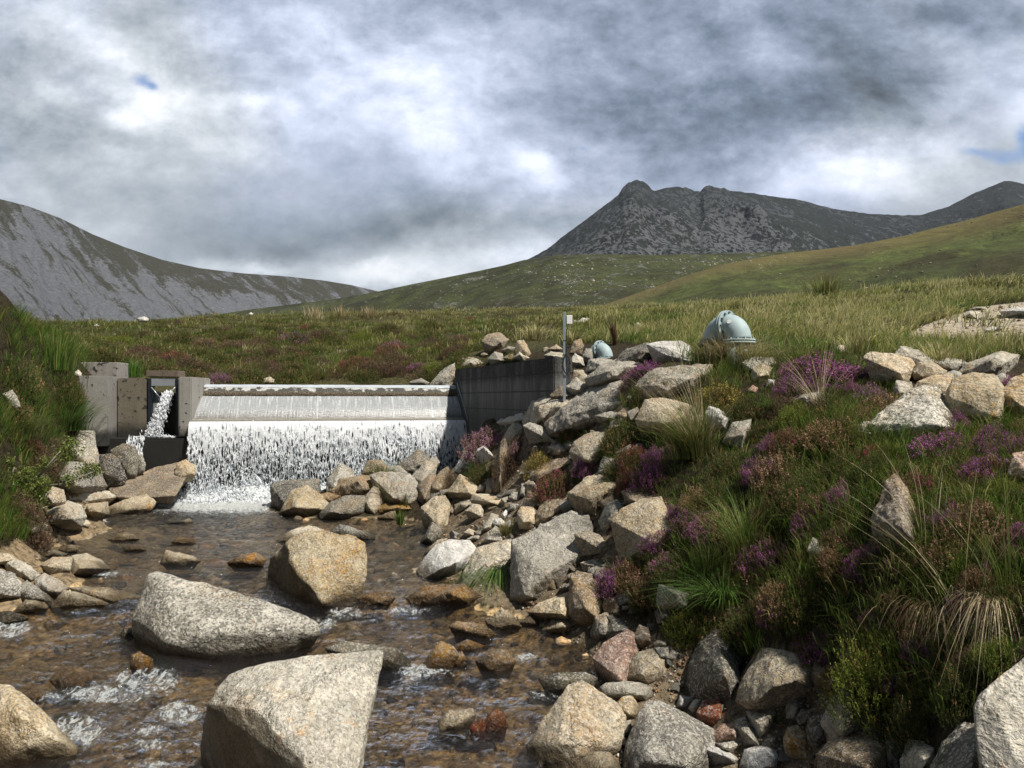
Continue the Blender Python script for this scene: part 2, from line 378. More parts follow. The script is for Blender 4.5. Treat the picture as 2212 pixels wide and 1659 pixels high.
# ------------------------------------------------------------------ materials
def granite(name, pale, mid, orange=0.3, dark=0.35, ocol=(0.42, 0.22, 0.07), speck=0.5, rough=0.85, scale=1.0, crack=0.35, green=0.0):
    m, N, o = new_mat(name)
    oc = N.n('ShaderNodeTexCoord', out=3)
    info = N.t.nodes.new('ShaderNodeObjectInfo'); w = N.m('MULTIPLY', info.outputs['Random'], 23.0)
    vec = N.vm('ADD', oc, (3.1, 1.7, 5.3))
    big = N.noise(vec, 2.4 * scale, 5, 0.6, 0.6, w)
    patch = N.noise(vec, 5.5 * scale, 6, 0.65, 0.9, N.m('ADD', w, 7.0))
    med = N.noise(vec, 17 * scale, 5, 0.65, 0.5, w)
    grain = N.noise(vec, 75 * scale, 3, 0.7, 0.0, w)
    vor = N.n('ShaderNodeTexVoronoi', {'Vector': vec, 'Scale': 78.0 * scale, 'Randomness': 1.0}, out=1)
    c = N.mix(N.step(big, 0.42, 0.58), mid, pale)
    c = N.mix(N.m('MULTIPLY', N.step(N.noise(vec, 1.5 * scale, 4, 0.6, 0.8, N.m('ADD', w, 19.0)), 0.50, 0.62), 0.15 + 0.45 * orange), c, (0.50, 0.33, 0.17))
    c = N.mix(N.m('MULTIPLY', N.step(N.m('ADD', patch, N.m('MULTIPLY', N.m('SUBTRACT', med, 0.5), 0.5)), 0.66 - 0.24 * orange, 0.80 - 0.22 * orange), min(1.0, 0.35 + orange)), c, ocol)
    c = N.mix(N.m('MULTIPLY', N.step(N.noise(vec, 3.3 * scale, 6, 0.7, 1.2, N.m('ADD', w, 3.0)), 0.64 - 0.2 * dark, 0.74 - 0.16 * dark), 0.75), c, (0.07, 0.065, 0.055))
    if green: c = N.mix(N.m('MULTIPLY', N.step(N.noise(vec, 4.0, 5, 0.7, 0.8, N.m('ADD', w, 13.0)), 0.5, 0.62), green), c, (0.085, 0.09, 0.03))
    vs = N.t.nodes.new('ShaderNodeSeparateColor'); N.t.links.new(vor, vs.inputs[0])
    c = N.mix(N.m('MULTIPLY', N.step(vs.outputs[0], 0.60, 0.70), 0.8 * speck), c, (0.09, 0.085, 0.08))
    c = N.mix(N.m('MULTIPLY', N.step(vs.outputs[1], 0.68, 0.78), 0.8 * speck), c, (0.62, 0.59, 0.54))
    c = N.mix(N.step(grain, 0.54, 0.66), c, N.mix(0.75 * speck, c, (0.045, 0.045, 0.04)))
    c = N.mix(N.step(N.m('MULTIPLY_ADD', N.m('SUBTRACT', big, 0.5), -0.5, med), 0.36, 0.56), N.mix(0.24, c, (0.095, 0.085, 0.065)), c)
    wet = N.n('ShaderNodeAttribute', attribute_name='wet', out=2)  # wet band by the water, plus painted shade on some boulder sides
    # strong relief: pits, joints, grain
    crk = N.n('ShaderNodeTexVoronoi', {'Vector': N.vm('ADD', N.vm('MULTIPLY', vec, (1.0, 1.0, 1.9)), N.n('ShaderNodeTexNoise', {'Vector': vec, 'Scale': 3.0, 'Detail': 6.0, 'Roughness': 0.7}, out=1)), 'Scale': 0.9 * scale}, feature='DISTANCE_TO_EDGE')
    ck = N.step(crk, 0.0, 0.035)
    c = N.mix(N.m('MULTIPLY', N.m('SUBTRACT', 1.0, N.step(crk, 0.0, 0.010)), 0.6 * crack), c, (0.05, 0.045, 0.04))
    h = N.m('MULTIPLY_ADD', med, 1.0, N.m('MULTIPLY', grain, 0.22))
    h = N.m('MULTIPLY_ADD', patch, 1.2, h); h = N.m('MULTIPLY_ADD', ck, 0.5 * crack, h)
    nrm = N.bump(h, 1.0, 0.05)
    hsv = N.n('ShaderNodeHueSaturation', {'Color': c, 'Value': N.m('MULTIPLY_ADD', N.m('FRACT', N.m('MULTIPLY', info.outputs['Random'], 7.31)), 0.34, 0.92), 'Saturation': N.m('MULTIPLY_ADD', info.outputs['Random'], 0.35, 1.05)})
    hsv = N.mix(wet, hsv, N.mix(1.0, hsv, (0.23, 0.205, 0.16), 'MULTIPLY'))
    principled(N, o, hsv, N.m('MULTIPLY_ADD', wet, -0.25 * rough, rough), nrm, spec=0.35)
    return m


G = {
    'pale': granite('pale_granite', (0.55, 0.51, 0.43), (0.37, 0.34, 0.28), 0.26, 0.18, speck=0.5),
    'white': granite('white_quartz_rock', (0.64, 0.62, 0.58), (0.50, 0.48, 0.45), 0.0, 0.0, speck=0.25, crack=0.3),
    'grey': granite('grey_granite', (0.39, 0.365, 0.31), (0.235, 0.22, 0.185), 0.22, 0.40, speck=0.7),
    'dark': granite('dark_granite', (0.19, 0.175, 0.145), (0.10, 0.093, 0.078), 0.08, 0.5, speck=0.5, green=0.4),
    'wet': granite('wet_dark_rock', (0.085, 0.08, 0.07), (0.04, 0.037, 0.033), 0.05, 0.4, speck=0.5, rough=0.32),
    'orange': granite('iron_stained_granite', (0.56, 0.49, 0.37), (0.41, 0.335, 0.23), 0.42, 0.16, ocol=(0.45, 0.27, 0.12), speck=0.55),
    'warm': granite('warm_granite', (0.53, 0.455, 0.34), (0.35, 0.29, 0.205), 0.38, 0.22, speck=0.6),
    'brown': granite('brown_granite', (0.29, 0.235, 0.17), (0.17, 0.13, 0.09), 0.25, 0.35, speck=0.45, green=0.25),
    'red': granite('red_wet_rock', (0.26, 0.09, 0.04), (0.15, 0.045, 0.02), 0.1, 0.1, speck=0.4, rough=0.35),
    'pink': granite('pink_granite', (0.42, 0.30, 0.24), (0.28, 0.18, 0.14), 0.2, 0.2, speck=0.5),
    'speck': granite('black_and_white_speckled_granite', (0.60, 0.57, 0.50), (0.28, 0.265, 0.22), 0.10, 0.45, speck=0.85, scale=0.85, crack=0.0),
    'wetbrown': granite('wet_brown_rock', (0.30, 0.20, 0.10), (0.16, 0.105, 0.055), 0.6, 0.25, ocol=(0.36, 0.19, 0.06), speck=0.4, rough=0.3),
}


def veg_mat(name, trans=0.25, rough=0.6, spec=0.25):
    m, N, o = new_mat(name)
    a = N.n('ShaderNodeAttribute', attribute_name='Col', out=0)
    info = N.t.nodes.new('ShaderNodeObjectInfo')
    a = N.n('ShaderNodeHueSaturation', {'Color': a, 'Hue': N.m('MULTIPLY_ADD', info.outputs['Random'], 0.03, 0.485), 'Value': N.m('MULTIPLY_ADD', info.outputs['Random'], 0.3, 0.85)})
    s = N.n('ShaderNodeBsdfPrincipled', {'Base Color': a, 'Roughness': rough, 'Specular IOR Level': spec})
    t = N.n('ShaderNodeBsdfTranslucent', {'Color': a})
    N.t.links.new(N.n('ShaderNodeMixShader', {0: trans, 1: s, 2: t}), o.inputs[0])
    return m


M_GRASS = veg_mat('grass_blades', 0.30, 0.55, 0.3)
M_HEATH = veg_mat('heather_sprigs', 0.15, 0.75, 0.15)
M_FLOWER = veg_mat('heather_bells', 0.30, 0.7, 0.1)
M_TWIG = veg_mat('woody_stem', 0.0, 0.85, 0.15)


def ground_mat():
    m, N, o = new_mat('peaty_ground')
    pos = N.n('ShaderNodeNewGeometry', out=0)
    col = N.n('ShaderNodeAttribute', attribute_name='Col', out=0)
    n1_ = N.noise(pos, 1.3, 6, 0.65, 0.4); n2_ = N.noise(pos, 14, 5, 0.7); n3_ = N.noise(pos, 60, 3, 0.7)
    v1 = N.n('ShaderNodeTexVoronoi', {'Vector': pos, 'Scale': 22.0}, out=1)
    vs = N.t.nodes.new('ShaderNodeSeparateColor'); N.t.links.new(v1, vs.inputs[0])
    c = N.mix(N.step(n2_, 0.35, 0.65), N.mix(1.0, col, (0.45, 0.43, 0.40), 'MULTIPLY'), N.mix(1.0, col, (1.45, 1.4, 1.3), 'MULTIPLY'))
    c = N.mix(N.m('MULTIPLY', N.step(vs.outputs[0], 0.5, 0.9), 0.4), c, N.mix(1.0, col, (1.9, 1.75, 1.5), 'MULTIPLY'))
    h = N.m('MULTIPLY_ADD', n2_, 1.0, N.m('MULTIPLY', n3_, 0.4)); h = N.m('MULTIPLY_ADD', vs.outputs[1], 0.5, h)
    principled(N, o, c, 0.95, N.bump(h, 0.9, 0.03), spec=0.15)
    return m


M_GROUND = ground_mat()


def water_mat():
    m, N, o = new_mat('peat_brown_stream_water')
    pos = N.n('ShaderNodeNewGeometry', out=0)
    foam = N.n('ShaderNodeAttribute', attribute_name='foam', out=2)
    rif = N.n('ShaderNodeAttribute', attribute_name='riffle', out=2)
    pv = N.vm('MULTIPLY', pos, (1.0, 2.1, 1.0))
    a = N.n('ShaderNodeTexNoise', {'Vector': pv, 'Scale': 5.0, 'Detail': 5.0, 'Roughness': 0.62, 'Distortion': 0.7})
    b = N.n('ShaderNodeTexNoise', {'Vector': pv, 'Scale': 17.0, 'Detail': 4.0, 'Roughness': 0.6, 'Distortion': 0.5})
    h = N.m('MULTIPLY_ADD', b, 0.35, a)
    nrm = N.bump(h, 1.0, 0.13)
    fr = N.n('ShaderNodeFresnel', {'IOR': 1.36, 'Normal': nrm})
    tr = N.n('ShaderNodeBsdfTransparent', {'Color': (0.81, 0.755, 0.655, 1)})
    gl = N.n('ShaderNodeBsdfGlossy', {'Color': (1, 1, 1, 1), 'Roughness': 0.05, 'Normal': nrm})
    s = N.n('ShaderNodeMixShader', {0: N.m('MULTIPLY', fr, 2.5, clamp=True), 1: tr, 2: gl})
    # foam: bubbles broken up into streaks and lace
    f1 = N.noise(N.vm('MULTIPLY', pos, (1.0, 1.6, 1.0)), 9, 6, 0.7, 1.4); f2 = N.noise(pos, 45, 4, 0.7, 0.6)
    fm = N.m('MULTIPLY_ADD', N.m('SUBTRACT', f1, 0.5), 1.9, foam); fm = N.m('MULTIPLY_ADD', N.m('SUBTRACT', f2, 0.5), 0.7, fm)
    f1 = N.noise(N.vm('MULTIPLY', pos, (1.35, 0.85, 1.0)), 8.0, 8, 0.74, 1.8)
    amt = N.m('MAXIMUM', foam, N.m('MULTIPLY', rif, 0.25))
    x_ = N.m('SUBTRACT', N.m('MULTIPLY_ADD', f2, 0.40, N.m('MULTIPLY', f1, 0.60)), N.m('MULTIPLY_ADD', amt, -0.46, 0.725))
    fm = N.m('MULTIPLY', N.step(x_, 0.0, 0.11), N.step(amt, 0.05, 0.4, 0.35, 1.0))
    fo = N.n('ShaderNodeBsdfPrincipled', {'Base Color': (0.68, 0.70, 0.68, 1), 'Roughness': 0.5, 'Specular IOR Level': 0.4, 'Normal': N.bump(N.m('ADD', f1, f2), 1.0, 0.05)})
    N.t.links.new(N.n('ShaderNodeMixShader', {0: N.m('MULTIPLY', fm, 0.93), 1: s, 2: fo}), o.inputs[0])
    return m


M_WATER = water_mat()


def fall_mat(name, sx, dens0, dens1, seed):
    """thin torn sheet of falling water: white threads with clear gaps; attribute t runs 0 at the lip to 1 at the foot"""
    m, N, o = new_mat(name)
    uvn = N.n('ShaderNodeTexCoord', out=2)
    t = N.n('ShaderNodeAttribute', attribute_name='fall', out=2)
    v1 = N.vm('ADD', N.vm('MULTIPLY', uvn, (sx, sx * 0.25, 1.0)), (seed, seed * 1.7, 0))
    wr = N.n('ShaderNodeTexNoise', {'Vector': v1, 'Scale': 2.2, 'Detail': 2.0}, out=1)
    v1 = N.vm('ADD', v1, N.vm('MULTIPLY', wr, (0.9, 0.9, 0.0)))
    cell = N.n('ShaderNodeTexVoronoi', {'Vector': v1, 'Scale': 1.0}, feature='DISTANCE_TO_EDGE')
    n = N.noise(v1, 3.0, 5, 0.7, 0.3)
    th = N.m('MULTIPLY_ADD', N.m('POWER', N.m('SUBTRACT', 1.0, t), 2.8), dens0 - dens1, dens1)               # thread thickness
    x = N.m('SUBTRACT', N.m('MULTIPLY_ADD', N.m('SUBTRACT', n, 0.5), 0.55, th), cell)
    mask = N.step(x, -0.06, 0.09)
    wd = N.n('ShaderNodeBsdfDiffuse', {'Color': (0.84, 0.86, 0.88, 1)})
    wt_ = N.n('ShaderNodeBsdfTranslucent', {'Color': (0.84, 0.87, 0.90, 1)})
    gl = N.n('ShaderNodeBsdfGlossy', {'Color': (1, 1, 1, 1), 'Roughness': 0.25, 'Normal': N.bump(n, 1.0, 0.02)})
    body = N.n('ShaderNodeMixShader', {0: 0.42, 1: wd, 2: wt_}); body = N.n('ShaderNodeMixShader', {0: 0.12, 1: body, 2: gl})
    clear = N.n('ShaderNodeBsdfTransparent', {'Color': (0.93, 0.96, 0.97, 1)})
    N.t.links.new(N.n('ShaderNodeMixShader', {0: mask, 1: clear, 2: body}), o.inputs[0])
    return m


def plain(name, col, rough=0.5, metal=0.0, spec=0.4, noise=0.15, nscale=8.0, bump=0.2, bd=0.01):
    m, N, o = new_mat(name)
    pos = N.n('ShaderNodeTexCoord', out=3)
    n = N.noise(pos, nscale, 5, 0.65, 0.3)
    c = N.mix(n, tuple(x * (1 - noise * 2) for x in col), tuple(min(1, x * (1 + noise * 2)) for x in col))
    principled(N, o, c, rough, N.bump(n, bump, bd), metal, spec)
    return m


m_, N_, o__ = new_mat('white_spray')
N_.t.links.new(N_.n('ShaderNodeMixShader', {0: 0.5, 1: N_.n('ShaderNodeBsdfPrincipled', {'Base Color': (0.86, 0.88, 0.90, 1), 'Roughness': 0.4}), 2: N_.n('ShaderNodeBsdfTranslucent', {'Color': (0.86, 0.89, 0.92, 1)})}), o__.inputs[0]); M_DROP = m_


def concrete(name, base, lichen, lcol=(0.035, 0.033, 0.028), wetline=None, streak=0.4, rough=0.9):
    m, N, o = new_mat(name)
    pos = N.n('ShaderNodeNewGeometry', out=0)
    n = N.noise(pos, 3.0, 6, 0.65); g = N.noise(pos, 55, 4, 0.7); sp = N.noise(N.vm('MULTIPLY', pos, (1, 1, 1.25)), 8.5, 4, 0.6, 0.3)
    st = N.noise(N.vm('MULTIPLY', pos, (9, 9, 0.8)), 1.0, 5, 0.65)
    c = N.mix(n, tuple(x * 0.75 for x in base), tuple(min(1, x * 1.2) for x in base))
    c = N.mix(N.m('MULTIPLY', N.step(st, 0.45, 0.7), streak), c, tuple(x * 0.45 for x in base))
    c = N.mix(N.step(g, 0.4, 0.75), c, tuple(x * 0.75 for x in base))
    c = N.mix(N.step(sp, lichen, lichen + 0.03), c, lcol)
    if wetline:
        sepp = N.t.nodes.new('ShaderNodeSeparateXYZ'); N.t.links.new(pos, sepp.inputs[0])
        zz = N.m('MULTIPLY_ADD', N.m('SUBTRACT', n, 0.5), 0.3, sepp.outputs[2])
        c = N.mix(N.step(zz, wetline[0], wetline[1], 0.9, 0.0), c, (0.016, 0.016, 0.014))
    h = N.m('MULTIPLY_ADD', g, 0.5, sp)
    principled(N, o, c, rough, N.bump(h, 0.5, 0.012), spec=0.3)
    return m


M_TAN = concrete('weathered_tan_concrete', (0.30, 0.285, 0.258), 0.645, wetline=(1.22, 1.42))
M_TANSHADE = concrete('shaded_stained_concrete', (0.155, 0.135, 0.10), 0.58, wetline=(1.25, 1.5))  # lichened tan concrete, base colour darkened for the shade in the recess
M_BLOCK = concrete('grey_lichened_concrete', (0.27, 0.25, 0.23), 0.60)
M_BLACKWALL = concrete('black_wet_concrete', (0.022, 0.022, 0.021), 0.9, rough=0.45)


def wing_mat():
    m, N, o = new_mat('dark_streaked_board_marked_concrete')
    pos = N.n('ShaderNodeNewGeometry', out=0)
    sepp = N.t.nodes.new('ShaderNodeSeparateXYZ'); N.t.links.new(pos, sepp.inputs[0]); z = sepp.outputs[2]
    n = N.noise(pos, 4.0, 6, 0.7); st = N.noise(N.vm('MULTIPLY', pos, (3.4, 3.4, 0.55)), 1.0, 7, 0.72, 0.5); g = N.noise(pos, 40, 4, 0.7)
    c = N.mix(N.step(st, 0.35, 0.7), (0.055, 0.055, 0.053), (0.21, 0.205, 0.195))
    up = N.step(N.m('MULTIPLY_ADD', N.m('SUBTRACT', n, 0.5), 0.25, z), 2.15, 2.3)          # mossy black band along the top lift
    c = N.mix(up, c, N.mix(N.step(st, 0.45, 0.62), (0.018, 0.017, 0.015), (0.10, 0.095, 0.09)))
    low = N.step(z, 1.5, 2.0, 0.75, 0.0); c = N.mix(low, c, (0.028, 0.031, 0.033))
    # board joints: two dark ragged lines
    for zl in (2.29, 2.02, 1.72):
        ln = N.step(N.m('ABSOLUTE', N.m('SUBTRACT', N.m('MULTIPLY_ADD', N.m('SUBTRACT', g, 0.5), 0.02, z), zl)), 0.004, 0.018, 1.0, 0.0)
        c = N.mix(N.m('MULTIPLY', ln, 0.8), c, (0.012, 0.012, 0.011))
    c = N.mix(N.step(g, 0.5, 0.8), c, (0.20, 0.19, 0.18))
    principled(N, o, c, 0.8, N.bump(N.m('ADD', g, st), 0.6, 0.012), spec=0.3)
    return m


M_WING = wing_mat()


def apron_mat():
    m, N, o = new_mat('wet_streaked_apron_concrete')
    uvn = N.n('ShaderNodeTexCoord', out=2)                       # u metres along, v 0 top .. 1 bottom
    s2 = N.t.nodes.new('ShaderNodeSeparateXYZ'); N.t.links.new(uvn, s2.inputs[0]); uu, vv = s2.outputs[0], s2.outputs[1]
    st = N.noise(N.vm('MULTIPLY', uvn, (26, 1.6, 1)), 1.0, 5, 0.7); st2 = N.noise(N.vm('MULTIPLY', uvn, (3.0, 0.9, 1)), 1.0, 4, 0.6)
    g = N.noise(N.vm('MULTIPLY', uvn, (30, 18, 1)), 1.0, 5, 0.7)
    c = N.mix(st2, (0.24, 0.25, 0.26), (0.36, 0.37, 0.375))
    c = N.mix(N.m('MULTIPLY', N.step(st, 0.48, 0.66), N.step(vv, 0.05, 0.9, 0.9, 0.35)), c, (0.60, 0.61, 0.61))
    c = N.mix(N.m('MULTIPLY', N.step(g, 0.42, 0.62), 0.4), c, (0.20, 0.20, 0.19))
    dirt = N.step(N.m('MULTIPLY_ADD', N.m('SUBTRACT', g, 0.5), 0.6, vv), 0.62, 0.95)
    c = N.mix(N.m('MULTIPLY', dirt, 0.85), c, (0.10, 0.095, 0.08))
    for uj in (0.82, 2.33, 3.82, 4.6):                            # pale lime joints
        ln = N.step(N.m('ABSOLUTE', N.m('SUBTRACT', N.m('MULTIPLY_ADD', N.m('SUBTRACT', g, 0.5), 0.03, uu), uj)), 0.006, 0.02, 1.0, 0.0)
        c = N.mix(N.m('MULTIPLY', ln, 0.35), c, (0.6, 0.6, 0.58))
    principled(N, o, c, 0.22, N.bump(N.m('ADD', st, g), 0.5, 0.015), spec=0.6)
    return m


def band_mat():
    m, N, o = new_mat('moss_and_lime_crest_band')
    uvn = N.n('ShaderNodeTexCoord', out=2)
    s2 = N.t.nodes.new('ShaderNodeSeparateXYZ'); N.t.links.new(uvn, s2.inputs[0]); uu, vv = s2.outputs[0], s2.outputs[1]
    sc = N.noise(N.vm('MULTIPLY', uvn, (5.5, 2.0, 1)), 1.0, 4, 0.6); g = N.noise(N.vm('MULTIPLY', uvn, (45, 9, 1)), 1.0, 5, 0.75)
    c = N.mix(N.step(N.m('MULTIPLY_ADD', sc, 0.9, N.m('MULTIPLY', vv, -0.35)), 0.34, 0.40), (0.085, 0.08, 0.07), (0.55, 0.55, 0.52))
    moss = N.step(N.m('MULTIPLY_ADD', N.m('SUBTRACT', g, 0.5), 0.5, vv), 0.46, 0.60)
    c = N.mix(moss, c, N.mix(N.step(g, 0.45, 0.6), (0.035, 0.025, 0.015), (0.24, 0.19, 0.12)))
    principled(N, o, c, 0.6, N.bump(g, 0.9, 0.03), spec=0.4)
    return m


M_APRON = apron_mat(); M_BAND = band_mat()
M_LIP = plain('wet_lime_lip', (0.24, 0.225, 0.19), 0.3, nscale=14, noise=0.3)
M_CREST = plain('thin_water_over_crest', (0.42, 0.45, 0.48), 0.25, nscale=5, noise=0.12)
M_PIPE = plain('blue_grey_pipe_paint', (0.33, 0.415, 0.42), 0.62, nscale=6, noise=0.16, bump=0.12)
M_BOLT = plain('dull_bolt_steel', (0.12, 0.14, 0.15), 0.5, 0.5)
M_BLUE = plain('blue_mark', (0.03, 0.15, 0.42), 0.5)
M_GALV = plain('galvanised_steel', (0.28, 0.32, 0.35), 0.42, 0.35, nscale=20, noise=0.15)
M_PLATE = plain('brushed_steel_plate', (0.42, 0.45, 0.48), 0.35, 0.5, nscale=5)
M_WHITE = plain('white_plastic_box', (0.70, 0.71, 0.68), 0.5, nscale=5, noise=0.04)
M_BLACK = plain('black_rubber', (0.012, 0.012, 0.012), 0.6)
M_WOOD = plain('grey_old_timber', (0.13, 0.10, 0.075), 0.85, nscale=22, noise=0.4, bump=0.6)
M_DARKMETAL = plain('dark_channel_steel', (0.03, 0.035, 0.045), 0.4, 0.4)


# far hillsides -----------------------------------------------------------------------------------
def hill_mat(name, kind):
    m, N, o = new_mat(name)
    pos = N.n('ShaderNodeNewGeometry', out=0)
    uvn = N.n('ShaderNodeTexCoord', out=2)                       # u along the hill, v 0 foot .. 1 ridge
    s2 = N.t.nodes.new('ShaderNodeSeparateXYZ'); N.t.links.new(uvn, s2.inputs[0]); uu, vv = s2.outputs[0], s2.outputs[1]
    if kind == 'scree':
        sl_ = N.n('ShaderNodeCombineXYZ', {0: N.m('MULTIPLY_ADD', vv, 9.0, N.m('MULTIPLY', uu, 46.0)), 1: N.m('MULTIPLY', vv, 3.2), 2: 0.0})
        s_ = N.noise(sl_, 1.3, 7, 0.62, 0.35); g = N.noise(pos, 0.16, 6, 0.85); pt = N.noise(N.vm('MULTIPLY', uvn, (9, 4, 1)), 1.0, 6, 0.65, 0.5)
        lv = N.m('MULTIPLY_ADD', N.m('SUBTRACT', pt, 0.5), 0.9, s_)
        lv = N.m('SUBTRACT', lv, N.step(vv, 0.60, 1.0, 0.0, 0.20)); lv = N.m('SUBTRACT', lv, N.step(vv, 0.0, 0.25, 0.16, -0.05))
        lv = N.m('SUBTRACT', lv, N.step(uu, 0.75, 1.0, 0.0, 0.10))
        k = N.step(N.m('MULTIPLY_ADD', N.m('SUBTRACT', g, 0.5), 0.75, lv), 0.36, 0.44)
        grass = N.mix(N.step(g, 0.3, 0.65), (0.026, 0.028, 0.022), (0.066, 0.062, 0.042))
        stone = N.mix(N.step(g, 0.3, 0.7), (0.075, 0.08, 0.09), (0.19, 0.195, 0.21)); s3_ = N.noise(N.n('ShaderNodeCombineXYZ', {0: N.m('MULTIPLY_ADD', vv, 15.0, N.m('MULTIPLY', uu, 78.0)), 1: N.m('MULTIPLY', vv, 4.0), 2: 3.0}), 1.3, 5, 0.65, 0.5); k = N.m('MULTIPLY', k, N.step(s3_, 0.36, 0.43, 0.12, 1.0))
        c = N.mix(k, grass, stone)
        hgt = N.m('MULTIPLY_ADD', g, 6.0, N.m('MULTIPLY', s_, 14.0)); nrm = N.bump(hgt, 0.8, 1.5)
    elif kind == 'peak':
        g = N.noise(pos, 0.055, 6, 0.8); b = N.noise(pos, 0.011, 6, 0.65, 0.4); s_ = N.noise(N.vm('MULTIPLY', uvn, (120, 34, 1)), 1.0, 6, 0.7, 0.5)
        vo = N.n('ShaderNodeTexVoronoi', {'Vector': pos, 'Scale': 0.22}, out=1)
        v3 = N.t.nodes.new('ShaderNodeSeparateColor'); N.t.links.new(vo, v3.inputs[0])
        c = N.mix(N.step(b, 0.40, 0.62), (0.022, 0.025, 0.028), (0.034, 0.041, 0.036))  # cloud shadow over the peak is put into these dark tones
        amt = N.m('MULTIPLY_ADD', N.m('SUBTRACT', b, 0.5), -1.2, N.m('MULTIPLY_ADD', N.m('SUBTRACT', s_, 0.5), 1.0, g))
        amt = N.m('ADD', amt, N.step(uu, 0.25, 0.62, 0.10, -0.14)); amt = N.m('SUBTRACT', amt, N.step(vv, 0.0, 0.14, 0.06, 0.0))
        c = N.mix(N.m('MULTIPLY', N.step(amt, 0.50, 0.60), N.step(v3.outputs[0], 0.25, 0.55)), c, (0.13, 0.138, 0.145))
        c = N.mix(N.m('MULTIPLY', N.step(vv, 0.72, 0.95), 0.55), c, (0.040, 0.047, 0.053))
        nrm = N.bump(N.m('MULTIPLY_ADD', g, 8.0, N.m('MULTIPLY', s_, 10.0)), 0.9, 1.5)
    else:
        g = N.noise(pos, 0.35, 5, 0.75); b = N.noise(pos, 0.035, 6, 0.62, 0.7); s_ = N.noise(N.vm('MULTIPLY', pos, (1, .6, 1)), 0.055, 6, 0.68, 0.9); b2 = N.noise(pos, 0.012, 4, 0.6, 0.5)
        c = N.mix(N.step(b, 0.36, 0.62), (0.045, 0.048, 0.020), (0.10, 0.125, 0.034))
        c = N.mix(N.m('MULTIPLY', N.step(s_, 0.48, 0.60), 0.7), c, (0.050, 0.066, 0.022))
        c = N.mix(N.m('MULTIPLY', N.step(b2, 0.54, 0.64), 0.28), c, (0.062, 0.042, 0.024))
        c = N.mix(N.m('MULTIPLY', N.step(g, 0.35, 0.6), 0.5), c, (0.030, 0.030, 0.016))
        if kind == 'near': c = N.mix(N.m('MULTIPLY', N.step(vv, 0.80, 0.98), .6), c, (0.15, 0.115, 0.05))
        if kind == 'mid': c = N.mix(1.0, c, (0.70, 0.66, 0.80), 'MULTIPLY'); c = N.mix(N.m('MULTIPLY', N.step(N.m('MULTIPLY_ADD', N.m('SUBTRACT', g, 0.5), 0.8, s_), 0.60, 0.68), 0.6), c, (0.17, 0.165, 0.15))
        nrm = N.bump(N.m('MULTIPLY_ADD', g, 1.0, N.m('MULTIPLY', s_, 4.0)), 0.8, 0.8)
    principled(N, o, c, 0.95, nrm, spec=0.1)
    return m


# ------------------------------------------------------------------ ground, water, hills
ZONE_RUBBLE = [(880, 1170), (985, 1075), (960, 1040), (1000, 975), (1080, 905), (1200, 850), (1310, 780), (1430, 790), (1350, 880), (1290, 960), (1340, 1040), (1450, 1080), (1440, 1200), (1290, 1240), (1330, 1330),
               (1480, 1400), (1700, 1400), (1850, 1460), (1930, 1700), (1180, 1700), (1290, 1440), (1100, 1325), (910, 1250)]
ZONE_BEACH = [(1290, 1400), (1480, 1420), (1600, 1450), (1850, 1500), (1930, 1700), (1180, 1700)]
ZONE_TRACK = [(1925, 745), (1990, 705), (2060, 680), (2140, 660), (2260, 648), (2400, 650), (2400, 760), (2212, 752), (2080, 748)]
ZONE_SHELF = [(-300, 1190), (20, 1180), (110, 1090), (170, 1020), (420, 1010), (430, 1100), (215, 1150), (80, 1210), (220, 1240), (320, 1300), (60, 1360), (-300, 1380)]

# fan of cells, fine near the camera and coarse far away, reaching the horizon
us = np.concatenate([np.linspace(-3.2, -0.95, 70)[:-1], np.linspace(-0.95, 0.95, 640), np.linspace(0.95, 3.2, 70)[1:]])
ds = np.concatenate([[0.3, 0.9, 1.5], np.geomspace(2.0, 60, 560), np.geomspace(62, 3200, 50)])
UU, DD = np.meshgrid(us, ds, indexing='ij')
X, Y = np.clip(UU * DD, -5000, 5000), DD
Z = ground(X, Y)
pj = proj(np.stack([X, Y, Z], -1))
near = (Y < 60)
rub = inpoly(pj[0], pj[1], ZONE_RUBBLE) & (Y < 14.5); trk = inpoly(pj[0], pj[1], ZONE_TRACK) & near & (Y < 30); shf = inpoly(pj[0], pj[1], ZONE_SHELF) & (Y < 15)
wl = np.where(Y < 14.95, water_level(Y), -9); bed = (Z < wl + 0.01) & (Y < 14.9)
hil = Y > 16.5
pn = np.stack([X, Y, 0 * X], -1)
colr = np.zeros(X.shape + (3,)); colr[:] = (0.030, 0.024, 0.014)
colr[hil] = (0.050, 0.048, 0.022)
f_ = fbm(pn * 0.35, 3, 31)[..., None]
colr = np.where(hil[..., None], colr * (1 + 0.5 * f_), colr)
colr[rub] = (0.13, 0.105, 0.075); colr[shf] = (0.20, 0.155, 0.10); colr[trk] = (0.34, 0.30, 0.25)
colr = np.where(bed[..., None], np.where(Y[..., None] < 8.2, np.array((0.36, 0.27, 0.15)), np.array((0.26, 0.22, 0.155))) * (1 + 0.9 * fbm(pn * 1.6, 4, 77)[..., None]), colr)
Z = Z + np.where(rub | bed, 0.03 * fbm(pn * 9, 3, 21), 0) + np.where(shf, 0.06 * fbm(pn * 3, 3, 22), 0)
me = mesh_np('ground', np.stack([X, Y, Z], -1).reshape(-1, 3), grid_tris(*X.shape), col=colr.reshape(-1, 3), smooth=True)
tag(link('ground', me, M_GROUND), kind='structure'); GROUND_Z = Z

